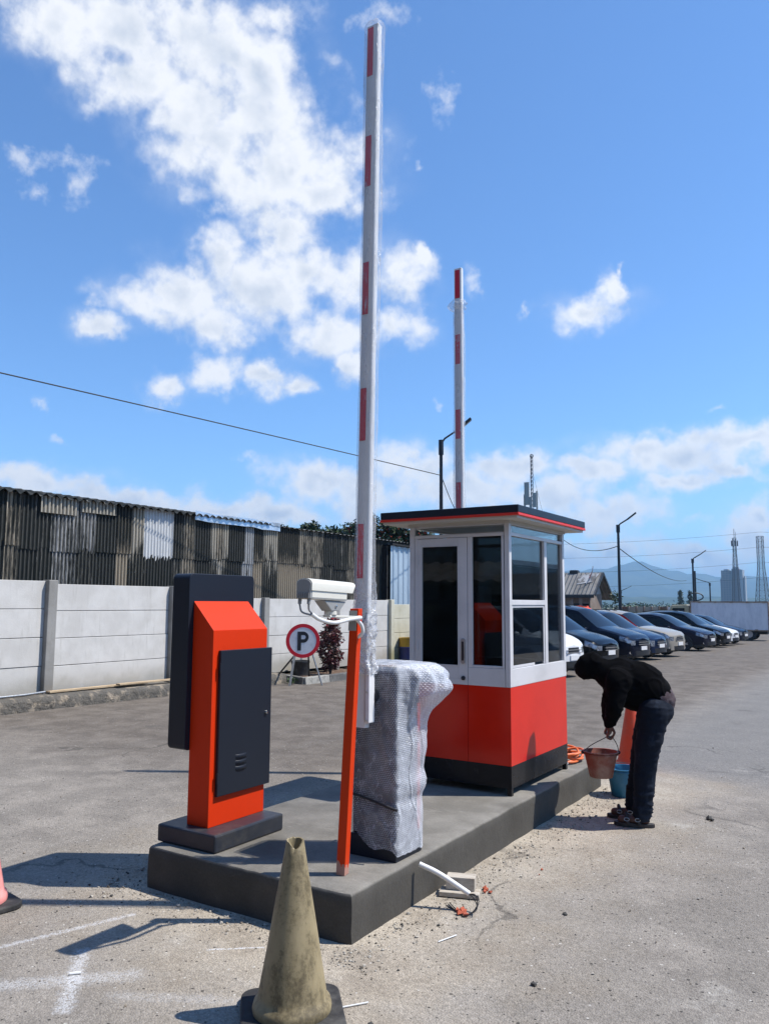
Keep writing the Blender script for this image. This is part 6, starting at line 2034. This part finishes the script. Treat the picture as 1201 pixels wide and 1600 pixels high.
cabp = [(TX0 - 0.05, tz + 0.5), (TX0 - 0.05, tz + 2.05), (TX0 - 0.25, tz + 2.12), (TX0 - 1.15, tz + 2.08), (TX0 - 1.50, tz + 1.25), (TX0 - 1.58, tz + 0.5)]
cb_ = obj('cab', MB().prism(cabp, 'y', TY + 0.15, TY + 1.85), M['truck_cab'], TK, bevel=0.05)
obj('side_window', MB().prism([(TX0 - 0.35, tz + 1.3), (TX0 - 0.35, tz + 1.9), (TX0 - 1.05, tz + 1.9), (TX0 - 1.28, tz + 1.3)], 'y', TY + 0.138, TY + 0.148), M['car_glass'], cb_)
for x in (TX0 - 0.75, TX1 - 1.15):
    for y in (TY + 0.28, TY + 1.72):
        wh = MB().lathe([(0.0, -0.11), (0.36, -0.11), (0.38, -0.08), (0.38, 0.08), (0.36, 0.11), (0.0, 0.11)], 28, (x, y, tz + 0.38), 'y')
        w2 = obj('wheel', wh, M['tyre'], TK, smooth=40)
        obj('rim', MB().lathe([(0.0, -0.115), (0.20, -0.115), (0.21, -0.10)], 20, (x, y, tz + 0.38), 'y'), M['rim'], w2, smooth=40)

# ------------------------------------------------------------------ street lamps


def lamp(label, x, y, top_z, adir, alen, arise, r=0.055):
    z0_ = gz(y) if y < 80 else -1.2
    root = thing('street_lamp', label, 'street lamp', (x, y, z0_), group='black street lamps')
    mb = MB().tube([(x, y, z0_), (x, y, z0_ + 2.2), (x, y, top_z)], [r * 1.25, r * 1.1, r * 0.85], 12)
    mb.tube([(x, y, top_z - 0.35), (x, y, top_z + 0.05)], r * 1.35, 12)
    obj('pole', mb, M['dark_steel'], root, smooth=40)
    a = Vector((adir[0], adir[1], 0)).normalized()
    e = Vector((x, y, top_z)) + a * alen + Vector((0, 0, arise))
    s0 = Vector((x, y, top_z - 0.05))
    mid = s0.lerp(e, 0.55)
    obj('arm', MB().tube([s0, s0 + a * 0.10 + Vector((0, 0, 0.14)), mid], r * 0.5, 8), M['dark_steel'], root, smooth=40)
    obj('lamp_head', MB().bar(mid - (e - mid) * 0.06, e, 0.19, 0.07), M['dark_steel'], root, bevel=0.015)
    q = (e - mid).normalized()
    dn = q.cross(Vector((-a.y, a.x, 0))).normalized()
    if dn.z > 0:
        dn = -dn
    obj('lens', MB().bar(mid + (e - mid) * 0.1 + dn * 0.037, e - (e - mid) * 0.05 + dn * 0.037, 0.15, 0.006), M['cctv_grey'], root)


RG = (r0.x, r0.y)
LF = (-r0.x, -r0.y)
lamp('black street lamp rising behind the booth, its arm passing behind the rear boom', -10.02, 18.46, 5.99, (0.89, 0.45), 0.80, 0.62, 0.05)
lamp('tall black street lamp between the tile-roofed house and the parked cars', -11.96, 41.3, 5.75, (0.97, 0.2), 0.92, 0.66, 0.075)
lamp('black street lamp left of the truck, arm to the right', -15.2, 75.4, 5.75, (0.98, 0.2), 1.15, 0.78, 0.09)
lamp('small far street lamp above the truck with its arm to the left', -19.83, 108.2, 4.4, (-0.95, -0.3), 1.75, 0.65, 0.09)
lamp('tiny far street lamp right of the tall lamp by the house', -41.5, 144.1, 4.0, (0.98, 0.2), 1.9, 0.95, 0.11)
# pole with a ring, next to the lamp by the truck
RP = thing('utility_pole', 'dark utility pole carrying a ring of coiled cable beside the lamp left of the truck', 'pole', (-15.65, 78.4, -0.7))
obj('pole', MB().tube([(-15.65, 78.4, -0.7), (-15.65, 78.4, 4.8)], [0.11, 0.085], 10), M['dark_steel'], RP, smooth=40)
obj('cable_ring', MB().tube([(-15.65 + 0.62 * cos(a_), 78.3 + 0.3 * cos(a_), 2.4 + 0.35 * sin(a_)) for a_ in np.linspace(0, 2 * pi, 30)], 0.06, 6), M['black_cable'], RP, smooth=60)


def cable(label, a, b, sag, r, n=30):
    a, b = Vector(a), Vector(b)
    pts = [a.lerp(b, i / n) - Vector((0, 0, sag * 4 * (i / n) * (1 - i / n))) for i in range(n + 1)]
    obj('overhead_cable', MB().tube(pts, r, 6), M['black_cable'], loc=tuple(a), smooth=60, label=label, cat='cable', group='overhead cables')


cable('black cable running from the upper left to the lamp behind the booth', (-12.35, 2.6, 5.32), (-10.02, 18.46, 5.08), -0.02, 0.011)
cable('black cable falling from the lamp behind the booth towards the booth roof', (-10.02, 18.46, 5.08), (-17.0, 36.2, 6.2), 1.2, 0.012)
cable('cable sagging from behind the booth to the tall lamp by the house', (-20.4, 56.4, 6.4), (-11.96, 41.3, 4.7), 0.5, 0.022)
cable('cable slanting down right from the tall lamp by the house', (-11.96, 41.3, 4.6), (-19.9, 95.0, 4.4), 0.6, 0.025)
for k, (yl, yr) in enumerate(((0.0, 0.0), (1.0, 1.0), (2.0, 2.0), (3.0, 3.0))):
    lab = ('lowest far power line crossing to the lattice towers', 'second lowest far power line crossing to the lattice towers', 'second highest far power line crossing to the lattice towers', 'highest far power line crossing to the lattice towers')[k]
    zz = 11.0 + 6.0 * k
    cable(lab, (-155.0 - 8 * k, 305.0, zz - 1.0), (-44.0, 346.0, zz + 1.5), 2.5, 0.05)
    cable(lab.replace('crossing to', 'leaving') + ' at the right edge', (-44.0, 346.0, zz + 1.5), (60.0, 380.0, zz + 3), 2.0, 0.05)

# ------------------------------------------------------------------ house with corrugated roof
M['house_wall'] = gmat('weathered_house_wall', (0.20, 0.155, 0.125), 0.9, col2=(0.30, 0.26, 0.23), scale=1.5, var=0.1)
M['house_gable'] = gmat('peeling_gable', (0.42, 0.42, 0.42), 0.85, col2=(0.14, 0.13, 0.12), scale=2.5, thr=(0.45, 0.6), stretch=(1, 1, 0.5), var=0.1)
m, t, p = new_mat('grey_corrugated_roof')
pos = nd(t, 'ShaderNodeTexCoord').outputs['Object']
s_x = nd(t, 'ShaderNodeSeparateXYZ', None, Vector=pos).outputs[0]
st_ = sstep(t, mth(t, 'SINE', mth(t, 'MULTIPLY', s_x, 2 * pi / 0.28)), -0.4, 0.9)
n1 = noise_tex(t, pos, 0.9, 8, 0.65)
t.links.new(mix(t, sstep(t, n1, 0.4, 0.65), (0.26, 0.245, 0.225), (0.17, 0.16, 0.145)), p.inputs['Base Color'])
b = nd(t, 'ShaderNodeBump', None, Strength=1.0, Distance=0.12, Height=st_)
t.links.new(b.outputs[0], p.inputs['Normal'])
p.inputs['Roughness'].default_value = 0.9
M['roof_grey'] = m
hx0, hx1, hy0, hy1 = -24.0, -17.1, 52.2, 54.7
HO = thing('old_house', 'low old house with grey corrugated gable roof behind the parked cars', 'house', (-20, 55, -0.5))
obj('wall', MB().box(hx0, hx1, hy0, hy1, -0.5, 2.35), M['house_wall'], HO)
ridge_y, rz_ = 53.4, 3.75
obj('gable', MB().prism([(hy0, 2.3505), (hy1, 2.3505), (ridge_y, rz_ - 0.1)], 'x', hx1 - 0.12, hx1), M['house_gable'], HO)
rf_ = MB()
def slab(y0_, z0_, y1_, z1_, x0_, x1_, t_):
    rf_.add([(x0_, y0_, z0_), (x1_, y0_, z0_), (x1_, y1_, z1_), (x0_, y1_, z1_), (x0_, y0_, z0_ + t_), (x1_, y0_, z0_ + t_), (x1_, y1_, z1_ + t_), (x0_, y1_, z1_ + t_)],
            [(0, 3, 2, 1), (4, 5, 6, 7), (0, 1, 5, 4), (1, 2, 6, 5), (2, 3, 7, 6), (3, 0, 4, 7)])
slab(hy0 - 0.7, 2.25, ridge_y, rz_, hx0 - .5, hx1 + 0.55, 0.06)
slab(hy1 + 1.0, 1.95, ridge_y + 0.002, rz_, hx0 - .5, hx1 + 0.55, 0.06)
hr = obj('roof', rf_, M['roof_grey'], HO)
obj('barge_board', MB().bar((hx1 + 0.57, hy0 - 0.7, 2.24), (hx1 + 0.57, ridge_y, rz_), 0.05, 0.16).bar((hx1 + 0.57, hy1 + 1.0, 1.94), (hx1 + 0.57, ridge_y, rz_), 0.05, 0.16), M['car_black'], hr)
obj('eaves_board', MB().box(hx0 - .5, hx1 + 0.5, hy0 - 0.74, hy0 - 0.705, 2.08, 2.26), M['car_black'], hr)
obj('dormer', MB().add([(-18.0, 52.3, 2.99), (-17.0, 52.5, 3.15), (-16.75, 53.2, 3.74), (-17.5, 53.3, 3.80), (-18.2, 52.9, 3.47)], [(0, 1, 2, 3, 4)]), M['house_gable'], hr)
obj('window', MB().box(-18.3, -17.2, hy0 - 0.03, hy0 - 0.001, 0.6, 1.7), M['car_glass'], HO)
obj('post', MB().box(hx1 - 0.55, hx1 - 0.4, hy0 - 0.6, hy0 - 0.45, -0.5, 2.1).box(hx1 - 1.1, hx1 - 0.98, hy0 - 0.6, hy0 - 0.48, -0.5, 2.1), M['house_wall'], HO)
obj('chimney', MB().box(-18.9, -18.3, 53.3, 53.8, 3.6, 4.0), M['car_black'], hr, bevel=0.08)
# flag on the roof
FL = thing('flag', 'small red and white flag on a leaning pole on the old house roof', 'flag', (-17.15, 52.6, 2.7))
obj('pole', MB().tube([(-17.25, 52.6, 2.6), (-16.92, 52.4, 4.2)], 0.022, 6), M['house_gable'], FL)
for (za, zb_, mt) in ((0.0, 0.5, 'white_bag'), (0.5, 1.0, 'sign_red')):
    P = []
    for i in range(6):
        f = za + (zb_ - za) * i / 5
        P.append([(-16.92 - 0.30 * (1 - f) * 0.8 - 0.42 * j / 7 * (0.6 + 0.4 * (1 - f)), 52.38 + 0.05 * sin(j * 1.1), 3.25 + 0.85 * f - 0.75 * j / 7 * (0.55 + 0.4 * f)) for j in range(8)])
    obj('cloth', MB().grid(P), M[mt], FL, norm=False)
# red tank beside the house
rt_ = (-15.9, 47.0, -0.39)
mb = MB().lathe([(0.0, 0), (0.72, 0), (0.72, 1.55), (0.66, 1.72), (0.40, 1.86), (0.38, 1.95), (0.0, 1.97)], 32, rt_)
obj('water_tank', mb, M['cone_orange'], loc=rt_, smooth=40, label='red plastic water tank in front of the old house', cat='water tank')

# low boundary wall in the distance
LW = thing('low_wall', 'low pale wall of separate panels beyond the parked cars', 'wall', (-15, 58, -0.5))
M['low_cream'] = gmat('cream_block', (0.46, 0.42, 0.33), 0.9, col2=(0.34, 0.31, 0.25), scale=2, var=0.1)
M['low_rust'] = gmat('rusty_gate', (0.22, 0.10, 0.07), 0.85, col2=(0.12, 0.13, 0.06), scale=3, var=0.2)
for q in range(8):
    xa = -16.9 + q * 0.50
    obj('wall_panel', MB().box(xa, xa + 0.40, 57 + q * 0.1, 57.2 + q * 0.1, -0.6, 1.50), (M['low_cream'], M['low_rust'], M['low_cream'], M['low_cream'], M['low_cream'], M['low_cream'], M['low_rust'], M['white_bag'])[q], LW)
    obj('wall_post', MB().box(xa + 0.401, xa + 0.499, 56.98 + q * 0.1, 57.22 + q * 0.1, -0.6, 1.55), M['house_wall'], LW)

# tall shrubs and far conifers
tree('bushy_tree', 'bright green bush beside the gable of the old house', (-15.9, 53.6, -0.5), 3.0, [((0, 0, 2.2), (0.45, 0.5, 0.9)), ((0.5, 0.3, 1.4), (0.7, 0.6, 0.7)), ((1.3, 0.5, 1.3), (0.6, 0.5, 0.4))], 1400, 0.17, [M['leaf'], M['leaf_dark']], (0, 0, 1), 0.08, seed=14)
for k, (x, y, h_, lab) in enumerate(((-42.4, 195.5, 6.0, 'taller of two dark conifers left of the truck'), (-40.3, 195.9, 5.9, 'slimmer of two dark conifers left of the truck'))):
    rc = random.Random(k + 30)
    root = thing('conifer', lab, 'tree', (x, y, -1.25), group='pair of dark conifers')
    obj('trunk', MB().tube([(x, y, -1.25), (x, y, h_ * 0.9 - 1.25)], [0.18, 0.03], 6), M['bark'], root)
    mb = MB()
    w_ = 1.9 if k == 0 else 1.3
    for q in range(60):
        f = rc.random()
        r_ = w_ * (1 - f) * rc.uniform(0.5, 1.0) * 0.55
        a_ = rc.uniform(0, 6.28)
        leaves(mb, (x + r_ * cos(a_), y + r_ * sin(a_), -0.9 + f * (h_ - 0.3)), (0.35, 0.35, 0.3), 14, 0.5, rc, (0,), shell=0.2)
    obj('crown', mb, M['leaf_dark'], root, norm=False)

# far tree line
mb = MB()
rl = random.Random(50)
for i in range(520):
    az_ = R(rl.uniform(-62, 12))
    d_ = rl.uniform(130, 420)
    h_ = rl.uniform(1.2, 2.6) + d_ * 0.003
    x, y = d_ * sin(az_), d_ * cos(az_)
    leaves(mb, (x, y, -1.2 + h_ * 0.5), (2.4, 2.4, h_ * 0.62), 46, 1.0, rl, (0, 0, 1), shell=0.4)
obj('far_trees', mb, [M['leaf_dark'], M['leaf']], kind='stuff', label='low line of distant trees along the horizon', cat='trees', norm=False)

# far hills and the mountain
m, t, p = new_mat('wooded_slope')
pos = nd(t, 'ShaderNodeNewGeometry').outputs['Position']
t.links.new(mix(t, sstep(t, noise_tex(t, pos, 0.012, 9, 0.65), 0.42, 0.6), (0.035, 0.055, 0.03), (0.08, 0.10, 0.05)), p.inputs['Base Color'])
p.inputs['Roughness'].default_value = 1.0
p.inputs['Specular IOR Level'].default_value = 0.0


def ridge(name, dist, depth, prof, az0, az1, na, seed, rough):
    P = []
    for i in range(na + 1):
        az_ = az0 + (az1 - az0) * i / na
        ad = math.degrees(az_)
        hgt = float(np.interp(ad, [q[0] for q in prof], [q[1] for q in prof]))
        row_ = []
        for j, (f, dd) in enumerate(((0, -depth), (0.25, -depth * 0.7), (0.55, -depth * 0.4), (0.82, -depth * 0.15), (1.0, 0), (0.6, depth * 0.5), (0, depth))):
            d_ = dist + dd + rough * mnoise.noise(Vector((ad * 0.9, j * 0.8, seed))) * depth * 0.2
            z_ = -1.2 + hgt * f * (1 + rough * 0.12 * mnoise.noise(Vector((ad * 1.6, j * 1.7, seed + 3)))) + (hgt * 0.03 * mnoise.noise(Vector((ad * 4, j, seed))) if f > 0 else 0)
            row_.append((d_ * sin(az_), d_ * cos(az_), z_))
        P.append(row_)
    obj(name, MB().grid(P), m, kind='structure', smooth=60)


ridge('mountain', 4200, 1300, [(-75, 90), (-45, 110), (-30, 135), (-23, 150), (-20.0, 168), (-18.6, 172), (-16.8, 186), (-15.7, 205), (-15.0, 212), (-13.8, 190), (-12.6, 168), (-11.4, 152), (-10, 140), (-6, 132), (2, 120), (20, 60), (40, 20)], R(-75), R(40), 200, 2.0, 1.0)
ridge('hills', 2200, 420, [(-75, 14), (-40, 20), (-25, 22), (-18, 24), (-14, 20), (-10, 22), (-5, 17), (5, 22), (40, 12)], R(-75), R(40), 160, 8.0, 1.0)

# ------------------------------------------------------------------ towers far off
M['tower_red'] = gmat('tower_red_grey', (0.045, 0.042, 0.045), 0.8, var=0.05)


def lattice(label, x, y, z0_, h_, wb, wt_, straight=0.0, group=None):
    root = thing('lattice_tower', label, 'tower', (x, y, z0_), group=group)
    mb = MB()
    n = 14
    def wd(f):
        return wb + (wt_ - wb) * min(1, f / (1 - straight))
    cs = []
    for i in range(n + 1):
        f = i / n
        w_ = wd(f) / 2
        cs.append([(x + sx * w_ * cos(0.5) - sy * w_ * sin(0.5), y + sx * w_ * sin(0.5) + sy * w_ * cos(0.5), z0_ + h_ * f) for sx, sy in ((-1, -1), (1, -1), (1, 1), (-1, 1))])
    for i in range(n):
        for q in range(4):
            mb.bar(cs[i][q], cs[i + 1][q], 0.17, 0.17)
            mb.bar(cs[i][q], cs[i + 1][(q + 1) % 4], 0.09, 0.09)
            mb.bar(cs[i + 1][q], cs[i][(q + 1) % 4], 0.09, 0.09)
            mb.bar(cs[i + 1][q], cs[i + 1][(q + 1) % 4], 0.09, 0.09)
    obj('frame', mb, M['tower_red'], root)
    return root


lt = lattice('slim lattice mast in front of the high-rise', -61, 395, -1.2, 33.5, 3.4, 1.2, 0.2, 'lattice towers')
mb = MB()
for q in range(5):
    a_ = q * 1.26
    mb.box(-61 + 1.3 * cos(a_) - 0.25, -61 + 1.3 * cos(a_) + 0.25, 395 + 1.3 * sin(a_) - 0.15, 395 + 1.3 * sin(a_) + 0.15, 28.5, 31)
mb.tube([(-61, 395, 32.2), (-61, 395, 36.5)], 0.12, 6).tube([(-60.4, 395, 32.2), (-60.4, 395, 35.0)], 0.09, 6)
obj('antenna', mb, M['tower_red'], lt)
lattice('broad lattice power tower right of the high-rise', -44, 346, -1.2, 30.0, 4.6, 2.0, 0.4, 'lattice towers')
# mast with antenna panels seen over the booth roof
bxm, bym = -56.2, 139.1
BT = thing('antenna_mast', 'slim antenna mast with grey panels rising above the booth roof', 'mast', (bxm, bym, -1.2))
mb = MB()
for q in range(3):
    a_ = q * 2.094
    mb.tube([(bxm + 0.32 * cos(a_), bym + 0.32 * sin(a_), -1.2), (bxm + 0.22 * cos(a_), bym + 0.22 * sin(a_), 29.6)], 0.05, 6)
for i in range(40):
    z = 0.76 * i - 1
    for q in range(3):
        a_, a2 = q * 2.094, (q + 1) * 2.094
        r1, r2 = 0.32 - 0.1 * i / 40, 0.32 - 0.1 * (i + 1) / 40
        mb.bar((bxm + r1 * cos(a_), bym + r1 * sin(a_), z), (bxm + r2 * cos(a2), bym + r2 * sin(a2), z + 0.76), 0.05, 0.05)
obj('mast', mb, M['tower_red'], BT)
obj('ring', MB().tube([(bxm + 0.30 * cos(a_), bym + 0.1, 29.3 + 0.35 * sin(a_)) for a_ in np.linspace(0, 2 * pi, 20)], 0.06, 6), M['tower_red'], BT)
for (dx, z0_, z1_, w_) in ((-0.85, 20.0, 24.3, 0.95), (0.6, 19.5, 22.2, 0.6), (-0.1, 18.5, 21.5, 0.5), (1.15, 19.0, 22.5, 0.3), (-1.3, 18.5, 22.0, 0.3)):
    obj('antenna_panel', MB().box(bxm + dx - w_ / 2, bxm + dx + w_ / 2, bym - 0.6, bym - 0.3, z0_, z1_), M['cctv_grey'], BT, bevel=0.05)
mb = MB()
for s in (-1, 1):
    mb.tube([(bxm, bym, 27), (bxm + 6 * s, bym + 2, -1.2)], 0.02, 5)
obj('guy_wire', mb, M['tower_red'], BT)

# high-rise
m, t, p = new_mat('tower_block_facade')
pos = nd(t, 'ShaderNodeTexCoord').outputs['Object']
br = nd(t, 'ShaderNodeTexBrick', {'offset': 0.0}, Vector=nd(t, 'ShaderNodeMapping', None, Vector=pos, Rotation=(R(90), 0, 0)).outputs[0], Scale=1.0, Mortar_Size=0.42, Brick_Width=2.6, Row_Height=2.4,
        Color1=(0.025, 0.03, 0.045, 1), Color2=(0.05, 0.055, 0.075, 1), Mortar=(0.14, 0.11, 0.11, 1))
t.links.new(br.outputs[0], p.inputs['Base Color'])
M['facade_dark'] = m
M['facade_pale'] = gmat('pale_concrete', (0.30, 0.31, 0.33), 0.8, var=0.05, vscale=0.3)
HR = thing('high_rise', 'hazy unfinished high-rise block behind the lattice mast', 'building', (-141, 888, -1.2))
def hb_(name, boxes, mt):
    k = 0.6
    mb = MB()
    for (a_, b_, c_, d_, e_, f_) in boxes:
        mb.box(a_ * k, b_ * k, c_ * k, d_ * k, 1.7 + (e_ - 1.7) * k, 1.7 + (f_ - 1.7) * k)
    obj(name, mb, M[mt], HR)


hb_('tower', [(-252, -234, 1470, 1495, -3.2, 46)], 'facade_dark')
hb_('upper_tower', [(-250.5, -236, 1470.5, 1494, 46.01, 60)], 'facade_dark')
hb_('core', [(-233.99, -222, 1472, 1496, -3.2, 62.5)], 'facade_dark')
hb_('stair_tower', [(-221.9, -217, 1474, 1496, -3.2, 61)], 'facade_pale')
hb_('annex', [(-215.5, -213.5, 1476, 1490, -3.2, 50)], 'facade_pale')
hb_('roof_plant', [(-232, -224, 1476, 1490, 62.51, 66)], 'facade_pale')
hb_('roof_plant', [(-247, -240, 1476, 1490, 60.01, 62.5)], 'facade_pale')

# ------------------------------------------------------------------ sheds outside the frame, reflected by the booth; hall raised to block skylight
M['warehouse'] = gmat('dark_cladding', (0.045, 0.050, 0.055), 0.8, col2=(0.075, 0.075, 0.075), scale=0.6, stretch=(1, 1, 0.2), var=0.1)
WH = thing('warehouse', 'long dark warehouse seen only as a reflection in the side windows of the booth', 'warehouse', (16, 38, -0.5))
obj('wall', MB().box(9.5, 24, 14, 75, -1.2, 3.4), M['warehouse'], WH)
obj('roof', MB().box(9.0, 24.5, 13.5, 75.5, 3.401, 3.62), M['galv'], WH)
SKYCUT_HALL = thing('warehouse', 'unseen dark hall made tall to block skylight, pale lean-to roof reflected in the door glass', 'warehouse', (-8, -12, 0))
obj('wall', MB().box(-40, 14, -20, -9, -0.2, 11.0), M['warehouse'], SKYCUT_HALL)  # height added to cut skylight on the faces turned this way
rows = [[(x, -8.6 - 5 * f, 11.02 + 1.6 * f + 0.04 * sin(x * 2 * pi / 0.5)) for x in np.arange(-41, 15, 0.08)] for f in (0, 1)]
obj('roof', MB().grid(rows), M['roof_grey'], SKYCUT_HALL, smooth=60, norm=False)
M['lean_to'] = gmat('pale_lean_to_sheet', (0.15, 0.14, 0.13), 0.8, col2=(0.05, 0.05, 0.045), scale=3, var=0.1)
rows = [[(x, -6.2 - 2.6 * f, 2.25 + 0.6 * f + 0.03 * sin(x * 2 * pi / 0.42)) for x in np.arange(-20, 4, 0.05)] for f in (0, 1)]
obj('lean_to_roof', MB().grid(rows), M['lean_to'], SKYCUT_HALL, smooth=60, norm=False)

# ------------------------------------------------------------------ haze
m = bpy.data.materials.new('haze')
m.use_nodes = True
t = m.node_tree
t.nodes.clear()
pv = nd(t, 'ShaderNodeVolumePrincipled', None, Color=(0.42, 0.70, 1.0, 1), Density=0.00034, Anisotropy=0.25)
ou = nd(t, 'ShaderNodeOutputMaterial')
t.links.new(pv.outputs[0], ou.inputs['Volume'])
obj('haze', MB().box(-9500, 9500, -9500, 9500, -2.3, 235), m, kind='stuff', label='pale blue haze in the air towards the mountains', cat='haze')
